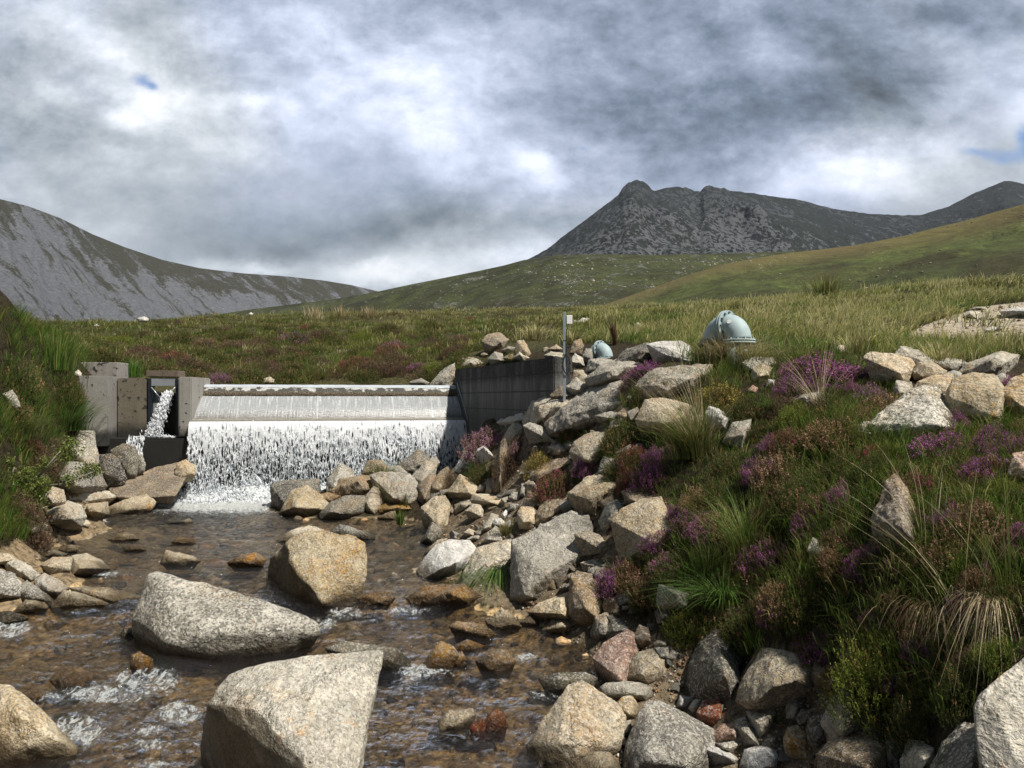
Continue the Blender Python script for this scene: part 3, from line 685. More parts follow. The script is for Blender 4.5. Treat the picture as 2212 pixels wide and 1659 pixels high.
def hill(name, prof, dridge, dfoot, zfoot, m, noise_amp, ns=0.01, u0_=None, u1_=None, nu=420, nv=130, expo=1.25, crag=None, seed=0, gully=0.0):
    """a hillside from its measured skyline: prof = [(px, py)], ridge and foot distances in metres as functions of px"""
    pr = np.array(prof, float); px = np.linspace(u0_ if u0_ is not None else pr[0, 0], u1_ if u1_ is not None else pr[-1, 0], nu)
    py = np.interp(px, pr[:, 0], pr[:, 1]); Dr = np.array([dridge(a) for a in px]); Df = np.array([dfoot(a) for a in px])
    t = np.concatenate([np.linspace(0, 1, nv), 1 + np.linspace(0.03, 0.5, 16)])
    PX, T = np.meshgrid(px, t, indexing='ij')
    zr = CZ - (py - HY) / FPX * Dr
    D = Df[:, None] + (Dr - Df)[:, None] * T
    S = np.where(T <= 1, np.clip(T, 0, 1) ** expo, 1 - (T - 1) * 0.9)
    Zh = zfoot + (zr - zfoot)[:, None] * S
    Xh = (PX - CX) / FPX * D
    pn_ = np.stack([Xh, D, 0 * D], -1)
    fade = np.clip((1 - T) * 5, 0, 1) * np.clip(T * 6, 0, 1); fade = np.where(T > 1, 1, fade)
    Zh = Zh + noise_amp * fade * fbm(pn_ * ns, 5, seed)
    if gully: Zh = Zh - gully * fade * np.abs(fbm(np.stack([PX * 0.045 + T * 2.2, T * 1.3, 0 * T], -1), 4, seed + 3))
    if crag is not None: Zh = Zh + crag(PX, T, pn_)
    Yh = D
    me = mesh_np(name, np.stack([Xh, Yh, Zh], -1).reshape(-1, 3), grid_tris(*Xh.shape), smooth=True,
                 uv=np.stack([(PX - px[0]) / (px[-1] - px[0]), T], -1).reshape(-1, 2))
    tag(link(name, me, m), kind='structure')
    return Xh, Yh, Zh, T, PX


lin = lambda x0, a, x1, b: (lambda x: a + (b - a) * min(1, max(0, (x - x0) / (x1 - x0))))
hill('scree_mountain', [(-900, 470), (-500, 400), (-250, 392), (-80, 412), (0, 430), (60, 445), (130, 471), (200, 506), (270, 534), (350, 561), (430, 579), (520, 590), (620, 597), (700, 606), (760, 616), (815, 629), (900, 650), (1000, 690)],
     lin(0, 1500, 900, 2300), lin(0, 800, 900, 1500), 8, hill_mat('grey_scree_and_heath', 'scree'), 22, 0.012, seed=51, gully=8, nu=520)


def peak_crag(PX, T, pn_):
    f = np.abs(fbm(pn_ * 0.035, 4, 63)); w_ = np.exp(-((T - 0.84) / 0.09) ** 2)
    tor = np.exp(-((PX - 1375) / 45) ** 2) + 0.7 * np.exp(-((PX - 1545) / 60) ** 2) + 0.5 * np.exp(-((PX - 1450) / 50) ** 2)
    rg = np.exp(-((T - 1.0) / 0.10) ** 2) * fbm(np.stack([PX * 0.11, T * 9, 0 * T], -1), 4, 65)
    # a buttress running down and right from the second tor, with a steep shaded side beyond it
    ln_ = (PX - 1530) / 260.0; butt = np.exp(-((T - (0.93 - 0.34 * ln_)) / 0.055) ** 2) * np.clip(1 - abs(ln_ - 0.4) / 0.7, 0, 1)
    return 13 * f * w_ * (0.35 + tor) + (2.5 * tor + 1.0) * rg + 13 * butt * (0.6 + f * 3)


hill('rocky_peak', [(1000, 640), (1080, 600), (1130, 566), (1180, 539), (1230, 500), (1260, 478), (1310, 441), (1335, 421), (1345, 406), (1358, 393), (1374, 386), (1390, 393), (1402, 404), (1414, 412), (1430, 407), (1440, 405), (1460, 406), (1480, 412), (1500, 418), (1512, 419), (1520, 409), (1532, 402),
                    (1555, 406), (1575, 410), (1600, 414), (1650, 421), (1690, 427), (1720, 430), (1800, 451), (1880, 462), (1950, 465), (1990, 464), (2050, 446), (2100, 419), (2150, 399), (2170, 391), (2185, 391), (2212, 397), (2300, 400), (2600, 330), (3000, 360)],
     lin(1300, 1150, 2100, 1500), lin(1300, 620, 2100, 800), 20, hill_mat('dark_crag_and_heath', 'peak'), 16, 0.018, seed=61, nu=700, nv=170, crag=peak_crag, gully=4)
MID = hill('moorland_slope', [(330, 690), (450, 682), (550, 667), (650, 655), (730, 645), (815, 630), (880, 616), (950, 602), (1030, 586), (1090, 573), (1130, 562), (1200, 551), (1300, 549), (1400, 551), (1500, 549), (1600, 547), (1700, 543), (1780, 539), (1900, 540), (2212, 560), (2600, 560)],
     lin(400, 700, 1300, 560), lin(400, 330, 1300, 170), 3, hill_mat('mixed_moor_grass', 'mid'), 7, 0.02, seed=71, nu=520)
NEAR = hill('grassy_shoulder', [(1150, 700), (1300, 660), (1400, 625), (1500, 590), (1560, 572), (1620, 560), (1700, 547), (1780, 538), (1850, 529), (1900, 520), (1960, 508), (2020, 492), (2080, 478), (2150, 458), (2212, 441), (2400, 395), (2700, 350), (3100, 330)],
     lin(1400, 330, 2212, 260), lin(1400, 120, 2212, 90), 3, hill_mat('green_brown_shoulder_grass', 'near'), 3.0, 0.04, seed=81, nu=460)

# ------------------------------------------------------------------ the weir
XL, YL, XR, YR = -6.10, 14.6, -0.70, 15.72                 # left and right end of the lip
ax = mathutils.Vector((XR - XL, YR - YL, 0)); WL_ = ax.length; ax.normalize(); nrm_ = mathutils.Vector((ax.y, -ax.x, 0))   # towards the camera


def wpt(s, out, z):                                         # s metres along the lip, out metres towards the camera
    p = mathutils.Vector((XL, YL, 0)) + ax * s + nrm_ * out
    return (p.x, p.y, z)


def strip(name, m, prof, parent, s0=0.0, s1=None, ns=120, uvw=None, wob=0.0, label=None):
    """surface swept along the weir from a profile of (out, z); closed at the ends"""
    s1 = WL_ if s1 is None else s1
    ss = np.linspace(s0, s1, ns); pr = np.array(prof); V = []; UV = []
    L = np.concatenate([[0], np.cumsum(np.hypot(*np.diff(pr, axis=0).T))]); L = L / L[-1]
    for s in ss:
        for (o_, z_), l_ in zip(prof, L):
            V.append(wpt(s, o_, z_)); UV.append((s, l_))
    V = np.array(V)
    if wob: V = V + wob * np.stack([fbm(V * 9, 3, 5), fbm(V * 9, 3, 6), fbm(V * 9, 3, 7)], -1)
    me = mesh_np(name, V, grid_tris(ns, len(prof)), uv=np.array(UV), smooth=False)
    return link(name, me, m, parent)


weir = empty('weir', (0, 0, 0), label='low concrete weir across the stream with a pale sloping apron', cat='weir')
strip('crest', M_CREST, [(-1.3, 1.2), (-1.15, 2.08), (-0.95, 2.165), (-0.75, 2.19), (-0.62, 2.19), (-0.56, 2.165), (-0.545, 2.13)], weir, ns=160, wob=0.006)
strip('moss_band', M_BAND, [(-0.56, 2.15), (-0.52, 2.08), (-0.50, 2.03), (-0.475, 1.985), (-0.50, 1.95)], weir, ns=260, wob=0.02)
strip('apron', M_APRON, [(-0.53, 1.975), (-0.42, 1.93), (-0.22, 1.74), (-0.06, 1.53), (-0.05, 1.49)], weir, ns=30)
strip('lip', M_LIP, [(-0.12, 1.525), (0.0, 1.52), (0.03, 1.505), (0.03, 1.46), (0.0, 1.445), (-0.2, 1.44)], weir, ns=120, wob=0.004)
bm = bmesh.new()
for a in ((-1.32, -0.12),):
    pts = [wpt(0, -1.25, -.4), wpt(WL_, -1.25, -.4), wpt(WL_, -0.14, -.4), wpt(0, -0.14, -.4), wpt(0, -1.25, 1.5), wpt(WL_, -1.25, 1.5), wpt(WL_, -0.14, 1.45), wpt(0, -0.14, 1.45)]
    vs = [bm.verts.new(p) for p in pts]
    for f in ((0, 1, 2, 3), (4, 5, 6, 7), (0, 1, 5, 4), (1, 2, 6, 5), (2, 3, 7, 6), (3, 0, 4, 7)): bm.faces.new([vs[i] for i in f])
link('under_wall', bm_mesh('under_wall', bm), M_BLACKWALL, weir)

# falling sheet of water: two torn curtains and thousands of loose drops ---------------------------------
fall = empty('waterfall', (0, 0, 0), label='white curtain of water falling from the weir lip', cat='waterfall', kind='structure')


def curtain(name, m, off, s0, s1, seed, top=1.475, foot=-0.04, amp=0.05):
    ns, nt = 360, 44; ss = np.linspace(s0, s1, ns); tt = np.linspace(0, 1, nt)
    S, T = np.meshgrid(ss, tt, indexing='ij')
    out = 0.03 + off + 0.34 * np.sqrt(T) + amp * np.sqrt(T) * fbm(np.stack([S * 5, T * 4, 0 * S + seed], -1), 4, seed) * 2
    Zc = top + (foot - top) * T
    V = np.array([XL, YL, 0]) + S[..., None] * np.array(ax) + out[..., None] * np.array(nrm_); V[..., 2] = Zc
    me = mesh_np(name, V.reshape(-1, 3), grid_tris(ns, nt), smooth=True, uv=np.stack([S, T * (top - foot)], -1).reshape(-1, 2), attrs={'fall': T.ravel()})
    return link(name, me, m, fall)


curtain('water_curtain', fall_mat('falling_water_front', 21, 0.36, 0.03, 1.0), 0.06, 0.0, WL_ - 0.04, 5)
curtain('water_curtain', fall_mat('falling_water_back', 15, 0.28, 0.0, 4.0), -0.02, 0.0, WL_ - 0.04, 9, amp=0.02)


def drops_mesh(name, C, R, stretch, seed=3):
    """small irregular double pyramids at C with radius R"""
    r = np.random.default_rng(seed); n = len(C)
    base = np.array([[1, 0, 0], [0, 1, 0], [-1, 0, 0], [0, -1, 0], [0, 0, 1], [0, 0, -1]], float)
    tri = np.array([[0, 1, 4], [1, 2, 4], [2, 3, 4], [3, 0, 4], [1, 0, 5], [2, 1, 5], [3, 2, 5], [0, 3, 5]])
    sc = np.stack([R * r.uniform(.6, 1.3, n), R * r.uniform(.6, 1.3, n), R * stretch * r.uniform(.6, 1.5, n)], -1)
    V = base[None] * sc[:, None] * r.uniform(.7, 1.3, (n, 6, 1)); V[:, :, 0] += V[:, :, 2] * r.normal(0, .18, (n, 1)); V = V + C[:, None]
    T = (tri[None] + 6 * np.arange(n)[:, None, None]).reshape(-1, 3)
    return mesh_np(name, V.reshape(-1, 3), T, smooth=False)


n = 17000
T = RNG.beta(1.5, 1.0, n); S = RNG.uniform(0, WL_ - .03, n)
strand = fbm(np.stack([S * 9, T * 5, 0 * S], -1), 3, 15); keep = strand > RNG.uniform(-.35, .35, n); T, S = T[keep], S[keep]; n = len(T)
out = 0.05 + 0.36 * np.sqrt(T) + RNG.normal(0, 0.05, n)
C_ = np.array([XL, YL, 0]) + S[:, None] * np.array(ax) + out[:, None] * np.array(nrm_); C_[:, 2] = 1.46 - 1.48 * T
link('falling_drops', drops_mesh('falling_drops', C_, RNG.gamma(2.0, .0030, n), 3.0), M_DROP, fall)
# churned white water at the foot
n = 26000
S = RNG.uniform(-0.5, WL_, n); hgt_ = np.interp(S, [-.4, .2, 1.0, 2.2, 3.2, 4.2, 5.5], [.16, .34, .48, .62, .36, .22, .12]) * (0.75 + 0.6 * fbm(np.stack([S * 2.6, 0 * S, 0 * S], -1), 3, 19))
o_ = RNG.normal(0.45, 0.22, n); h_ = np.abs(RNG.normal(0, .38, n)) * hgt_ * np.exp(-((o_ - .42) / .38) ** 2)
C_ = np.array([XL, YL, 0]) + S[:, None] * np.array(ax) + o_[:, None] * np.array(nrm_); C_[:, 2] = h_ + .0
link('splash', drops_mesh('splash', C_, RNG.gamma(2.2, .0042, n), 1.3, 5), M_DROP, fall)
ns, nt = 260, 50; S, T = np.meshgrid(np.linspace(-.45, WL_ - .3, ns), np.linspace(-1, 1, nt), indexing='ij')
hh = np.interp(S, [-.45, .2, 1.0, 2.2, 3.2, 4.2, 5.2], [.02, .13, .20, .26, .15, .08, .0])
out = 0.42 + 0.36 * T; prf = np.clip(1 - T ** 2, 0, 1)
V = np.array([XL, YL, 0]) + S[..., None] * np.array(ax) + out[..., None] * np.array(nrm_)
V[..., 2] = -0.03 + hh * prf * (1 + 1.1 * fbm(np.stack([S * 4, T * 2.5, 0 * S], -1), 4, 29)) + 0.035 * fbm(np.stack([S * 14, T * 7, 0 * S], -1), 3, 30)
me = mesh_np('white_water', V.reshape(-1, 3), grid_tris(ns, nt), smooth=True)
m_, N_, o__ = new_mat('aerated_water')
pos_ = N_.n('ShaderNodeNewGeometry', out=0); nz_ = N_.noise(pos_, 13, 6, .75, .6)
principled(N_, o__, N_.mix(N_.step(nz_, .38, .56), (0.42, 0.46, 0.46), (0.86, 0.88, 0.87)), .5, N_.bump(nz_, 1.0, .06))
link('white_water', me, m_, fall)

# ------------------------------------------------------------------ intake chamber on the left
intake = empty('intake_chamber', (-7.2, 14.6, 0), label='tan concrete intake chamber with a narrow slot left of the weir', cat='intake chamber')
ox, oy = -7.2, 14.6


def prism(name, m, quad, z0, z1, parent, bev=0.02, off=(0, 0), ztop=None):
    """upright prism over a plan outline"""
    bm = bmesh.new(); b = [bm.verts.new((x - off[0], y - off[1], z0)) for x, y in quad]; t = [bm.verts.new((x - off[0], y - off[1], z1 if ztop is None else ztop[i])) for i, (x, y) in enumerate(quad)]
    bm.faces.new(b[::-1]); bm.faces.new(t)
    for i in range(len(quad)): j = (i + 1) % len(quad); bm.faces.new((b[i], b[j], t[j], t[i]))
    bmesh.ops.recalc_face_normals(bm, faces=bm.faces)
    if bev: bmesh.ops.bevel(bm, geom=bm.edges[:], offset=bev, segments=2, affect='EDGES')
    bmesh.ops.triangulate(bm, faces=[f for f in bm.faces if len(f.verts) > 4])
    return link(name, bm_mesh(name, bm), m, parent)


def PX(px, d): return (px - CX) / FPX * d
zt = 2.33
prism('left_pier', M_TAN, [(PX(170, 14.1), 14.1), (PX(231, 14.1), 14.1), (PX(251, 14.95), 14.95), (PX(251, 14.95) - .1, 15.4), (PX(170, 15.2), 15.4)], 1.02, zt, intake, .02, (ox, oy))
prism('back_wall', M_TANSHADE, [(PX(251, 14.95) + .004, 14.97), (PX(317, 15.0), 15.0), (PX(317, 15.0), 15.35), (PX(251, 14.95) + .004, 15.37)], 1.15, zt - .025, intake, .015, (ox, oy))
prism('right_pier', M_TAN, [(PX(385, 14.55), 14.55), (PX(413.5, 14.55), 14.55), (PX(413.5, 14.55) - .01, 15.5), (PX(386, 15.4), 15.5)], 1.18, zt - .01, intake, .02, (ox, oy))
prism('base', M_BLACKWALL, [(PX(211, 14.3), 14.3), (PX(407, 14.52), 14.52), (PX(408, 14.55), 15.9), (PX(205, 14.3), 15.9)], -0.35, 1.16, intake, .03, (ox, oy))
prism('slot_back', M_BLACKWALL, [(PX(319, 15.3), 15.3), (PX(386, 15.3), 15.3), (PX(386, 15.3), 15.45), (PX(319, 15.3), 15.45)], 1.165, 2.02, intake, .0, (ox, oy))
for a, b in ((319, 326), (379, 385.6)):
    prism('steel_channel', M_DARKMETAL, [(PX(a, 14.98), 14.98), (PX(b, 14.98), 14.98), (PX(b, 14.98), 15.08), (PX(a, 14.98), 15.08)], 1.17, zt - .03, intake, .004, (ox, oy))
for a, b in ((327, 342), ):
    prism('pale_liner', M_PLATE, [(PX(a, 15.15), 15.15), (PX(b, 15.15), 15.15), (PX(b, 15.15), 15.2), (PX(a, 15.15), 15.2)], 1.6, 2.05, intake, .003, (ox, oy))
prism('gauge_plate', M_PLATE, [(PX(326.5, 15.0), 15.0), (PX(378.5, 15.0), 15.0), (PX(378.5, 15.0), 15.03), (PX(326.5, 15.0), 15.03)], 2.155, 2.31, intake, .004, (ox, oy))
for (a, za, b, zb) in ((327, 2.13, 345, 1.93), (378, 2.13, 360, 1.93)):
    bm = bmesh.new(); tube_bm(bm, [(PX(a, 14.96) - ox, 14.96 - oy, za), (PX(b, 14.96) - ox, 14.96 - oy, zb)], .012, 6)
    link('notch_edge', bm_mesh('notch_edge', bm), M_PLATE, intake)
# timber board laid over the slot
bm = bmesh.new(); box_bm(bm, (PX(322, 15.1), 14.98, 2.335), (PX(391, 15.1), 15.30, 2.455), .008)
for v_ in bm.verts: v_.co += mathutils.Vector((0, 0, .012 * float(fbm(np.array([list(v_.co * 3)]), 2, 4)[0])))
tag(link('timber_board', bm_mesh('timber_board', bm), M_WOOD), 'weathered grey timber baulk lying across the top of the narrow slot', 'board')
# second grey block behind and above
blk = empty('concrete_block', (-8.5, 15.7, 2.3), label='grey concrete block with black lichen behind the left end of the intake', cat='concrete block')
bm = bmesh.new(); box_bm(bm, (PX(150, 15.6) + 8.5, -.1, -.35), (PX(254, 15.6) + 8.5, .35, .345), .015); link('block_body', bm_mesh('block_body', bm), M_BLOCK, blk)
# jet from the notch and the little fall below it
jet = empty('notch_jet', (0, 0, 0), label='thin tumbling jet of water pouring out of the slot', cat='water jet', kind='structure')
n = 6000; t = RNG.uniform(0, 1, n)
xj = PX(360, 14.85) + (-.07 - .10 * t) * t * 1.0 + RNG.normal(0, .032 + .035 * t, n); yj = 14.98 - .35 * t ** .6 + RNG.normal(0, .03, n); zj = 2.02 - .82 * t ** 1.25 + RNG.normal(0, .015, n)
link('jet_drops', drops_mesh('jet_drops', np.stack([xj, yj, zj], -1), RNG.gamma(2.0, .0034, n), 2.2, 8), M_DROP, jet)
n = 1500; a = RNG.uniform(0, 1, n)
link('pool_foam', drops_mesh('pool_foam', np.stack([PX(300 + 85 * a, 14.75), 14.75 + RNG.normal(0, .09, n), 1.175 + np.abs(RNG.normal(0, .022, n)) * np.exp(-((a - .5) / .4) ** 2)], -1), RNG.gamma(2, .005, n), .6, 9), M_DROP, jet)
sf = empty('side_trickle', (0, 0, 0), label='small trickle falling over the black base onto boulders', cat='trickle', kind='structure')
n = 700; t = RNG.uniform(0, 1, n); a = RNG.integers(0, 7, n) / 6.0 + RNG.normal(0, .03, n)
link('trickle_threads', drops_mesh('trickle_threads', np.stack([PX(278 + 32 * a - 3 * t, 14.25), 14.27 - .12 * np.sqrt(t) + RNG.normal(0, .01, n), 1.17 - .62 * t], -1), RNG.gamma(2, .0032, n), 5.0, 10), M_DROP, sf)

# ------------------------------------------------------------------ wing wall, post, pipes
wing = empty('wing_wall', (-0.3, 13.8, 0), label='dark streaked concrete wing wall right of the weir', cat='wing wall')
a = mathutils.Vector((-1.21, 16.25)); b = mathutils.Vector((0.62, 11.35)); d_ = (b - a).normalized(); n_ = mathutils.Vector((-d_.y, d_.x)); n_ = -n_ if n_.x < 0 else n_
q = [a, b, b + n_ * .3, a + n_ * .3]
prism('wall_body', M_WING, [tuple(p) for p in q], -.1, 2.52, wing, .015, (-.3, 13.8))
e2 = [b + n_ * .302 - d_ * .02, b + n_ * .302 + n_ * .28 - d_ * .02, b + n_ * .58 - d_ * .3, b + n_ * .302 - d_ * .3]
prism('wall_return', M_WING, [tuple(p) for p in e2], 1.0, 2.33, wing, .012, (-.3, 13.8))
# edge of the wall end is paler, plus steel strip down the weir joint
bm = bmesh.new(); tube_bm(bm, [(-1.14 + .3, 16.0 - 13.8, 2.24), (-1.02 + .3, 15.72 - 13.8, 1.9), (-0.86 + .3, 15.35 - 13.8, 1.44)], .012, 8)
link('joint_strip', bm_mesh('joint_strip', bm), M_GALV, wing)

pd = 10.9; px_ = PX(1219, pd)
post = empty('sensor_post', (px_, pd, 2.27), label='slim galvanised post with a white sensor box', cat='post')
bm = bmesh.new(); box_bm(bm, (-.019, -.019, -.6), (.019, .019, .86), .004); link('pole', bm_mesh('pole', bm), M_GALV, post)
bm = bmesh.new(); box_bm(bm, (.03, -.03, .69), (.112, .03, .815), .008); bx = link('sensor_box', bm_mesh('sensor_box', bm), M_WHITE, post)
bm = bmesh.new(); box_bm(bm, (.017, -.012, .72), (.032, .012, .78), .002); link('bracket', bm_mesh('bracket', bm), M_GALV, post)
bm = bmesh.new(); tube_bm(bm, [(.06, -.01, .69), (.045, -.015, .64), (.026, -.02, .58), (.024, -.022, .3), (.026, -.02, .1)], .005, 6)
tube_bm(bm, [(.03 + .05 * math.cos(t), -.03 + .01 * math.sin(t), .12 + .13 * math.sin(t)) for t in np.linspace(0, 2 * math.pi * .97, 20)], .009, 6)
link('cable', bm_mesh('cable', bm), M_BLACK, post)
for z_ in (.25, .45):
    bm = bmesh.new(); box_bm(bm, (-.022, -.022, z_), (.022, .022, z_ + .012), .001); link('clamp_band', bm_mesh('clamp_band', bm), M_BLACK, post)


def gooseneck(name, label, px, d, zb, scale, rz, blue):
    """inverted U of two flanged elbows"""
    t = empty(name, (PX(px, d), d, zb), rz, label=label, cat='pipe', group='flanged goose-neck pipes'); t.scale = (scale,) * 3
    R, r = .18, .15
    def arc(a0, a1, k=14): return [(-R * math.cos(a), 0, .42 + R * math.sin(a)) for a in np.linspace(a0, a1, k)]
    bm = bmesh.new(); tube_bm(bm, [(-R, 0, -.5), (-R, 0, .40)], r, 28); link('riser', bm_mesh('riser', bm), M_PIPE, t)
    bm = bmesh.new(); tube_bm(bm, arc(0, math.pi / 2 - .09), r, 28); link('elbow', bm_mesh('elbow', bm), M_PIPE, t)
    bm = bmesh.new(); tube_bm(bm, arc(math.pi / 2 + .09, math.pi), r, 28); link('elbow', bm_mesh('elbow', bm), M_PIPE, t)
    bm = bmesh.new(); tube_bm(bm, [(R, 0, .41), (R, 0, -.3)], r * 1.0, 28); link('down_leg', bm_mesh('down_leg', bm), M_PIPE, t)
    def flange(c, axis, fr, m=M_PIPE):
        f = link('flange', None, None, t) if False else None
        bm = bmesh.new(); axv = mathutils.Vector(axis); c = mathutils.Vector(c)
        for s in (-1, 1): tube_bm(bm, [c + axv * (s * .004), c + axv * (s * .026)], fr, 32)
        fo = link('flange', bm_mesh('flange', bm), m, t)
        o1 = axv.orthogonal().normalized(); o2 = axv.cross(o1)
        for k in range(12):
            a = 2 * math.pi * (k + .5) / 12; cc = c + (o1 * math.cos(a) + o2 * math.sin(a)) * (fr * .86)
            bm = bmesh.new(); tube_bm(bm, [cc - axv * .048, cc + axv * .048], .013, 6)
            link('bolt', bm_mesh('bolt', bm), M_BOLT, fo)
        return fo
    flange((0, 0, .42 + R), (1, 0, 0), .195)
    flange((-R, 0, .40), (0, 0, 1), .195, M_BOLT); flange((R, 0, .395), (0, 0, 1), .195)
    if blue:
        bm = bmesh.new(); bmesh.ops.create_circle(bm, cap_ends=True, radius=.03, segments=20)
        a = math.pi / 2 + .62; c = mathutils.Vector((-R * math.cos(a), -r * .72, .42 + R * math.sin(a) + r * .30)); 
        nn = mathutils.Vector((.18, -.86, .48)).normalized(); c = mathutils.Vector((-R * math.cos(a), 0, .42 + R * math.sin(a))) + nn * (r + .004)
        bmesh.ops.transform(bm, matrix=mathutils.Matrix.Translation(c) @ nn.to_track_quat('Z', 'Y').to_matrix().to_4x4(), verts=bm.verts)
        link('white_disc', bm_mesh('white_disc', bm), M_WHITE, t)
    return t


gooseneck('flanged_pipe', 'larger grey-blue flanged goose-neck pipe with a white disc behind straw grass', 1570, 9.6, 2.21, 1.0, math.radians(-52), True)
gooseneck('flanged_pipe', 'smaller grey-blue flanged goose-neck pipe between boulders near the post', 1296, 13.2, 2.27, 0.80, math.radians(-52), False)

# ------------------------------------------------------------------ rocks: each traced outline becomes a solid faceted stone at its own distance
def refine(bm, L, maxit=7, maxv=9000):
    for _ in range(maxit):
        es = [e for e in bm.edges if e.calc_length() > L * 1.35]
        if not es or len(bm.verts) > maxv: break
        bmesh.ops.subdivide_edges(bm, edges=es, cuts=1, use_grid_fill=False)
        ng = [f for f in bm.faces if len(f.verts) > 3]
        if ng: bmesh.ops.triangulate(bm, faces=ng)


def stone_mesh(pts, L, size, rough, seed, smooth_it=2, name='boulder'):
    bm = bmesh.new()
    for p in pts: bm.verts.new(p)
    r = bmesh.ops.convex_hull(bm, input=bm.verts)
    dead = [v_ for v_ in bm.verts if not v_.link_faces]
    if dead: bmesh.ops.delete(bm, geom=dead, context='VERTS')
    ng = [f for f in bm.faces if len(f.verts) > 3]
    if ng: bmesh.ops.triangulate(bm, faces=ng)
    refine(bm, L)
    for _ in range(smooth_it): bmesh.ops.smooth_vert(bm, verts=bm.verts, factor=0.45, use_axis_x=True, use_axis_y=True, use_axis_z=True)
    bmesh.ops.recalc_face_normals(bm, faces=bm.faces); bm.normal_update()
    V = np.array([v_.co for v_ in bm.verts]); Nn = np.array([v_.normal for v_ in bm.verts])
    q = V / size; o = np.array([seed * 3.17, seed * 1.31, seed * 2.11])
    d = 0.60 * fbm(q * 2.2 + o, 3, seed) + 0.5 * (0.35 - np.abs(fbm(q * 4.5 + o, 3, seed + 5))) * 1.0 + 0.22 * fbm(q * 12 + o, 3, seed + 9)
    # chipped ledges
    led = fbm(q * 3.0 + o + 9, 2, seed + 13); d = d + 0.25 * np.round(led * 3) / 3
    V = V + Nn * (d * rough * size)[:, None]
    for v_, c in zip(bm.verts, V): v_.co = c
    for f in bm.faces: f.smooth = True
    return bm_mesh(name, bm, recalc=False)


PXM = {}; WASH = []
ANCH = []           # (x, y, z, short name) of the traced stones, used to say which small thing is which
_STOP = set('in of at behind below beside between on under above left right with against before beneath carrying cut crossing down from leaning near next over rising running showing sloping standing stuck touching wedged tucked forming amid attached awash by filling lying meeting peeping poking pointing reaching resting tilted nearest hanging half along among'.split())
_USED = set()


def short_name(label):
    w = label.split(); k = next((i for i, t in enumerate(w) if t in _STOP and i >= 2), len(w)); w = w[:min(k, 6)]
    return ' '.join(w)


def which(desc, p):
    """a label for one small thing by the traced stone nearest to it"""
    x, y = proj(np.array(p)); x, y = float(x), float(y)
    for (ax_, ay_, s_) in sorted(ANCH, key=lambda a: (a[0] - x) ** 2 + ((a[1] - y) * 1.1) ** 2)[:7]:
        dx_, dy2 = x - ax_, y - ay_; r_ = math.hypot(dx_, dy2); h_ = 'right' if dx_ > 0 else 'left'; v2 = 'below' if dy2 > 0 else 'above'
        for t_ in ([f'just {v2} the' if abs(dy2) > abs(dx_) else f'just {h_} of the'] if r_ < 60 else []) + [f'{v2} and {h_} of the', f'a little farther {"down" if dy2 > 0 else "up"} to the {h_} of the', f'some way to the {h_} of the']:
            l_ = f'{desc} {t_} {s_}'
            if l_ not in _USED and len(l_.split()) <= 16: _USED.add(l_); return l_
    return None
NROCK = 0


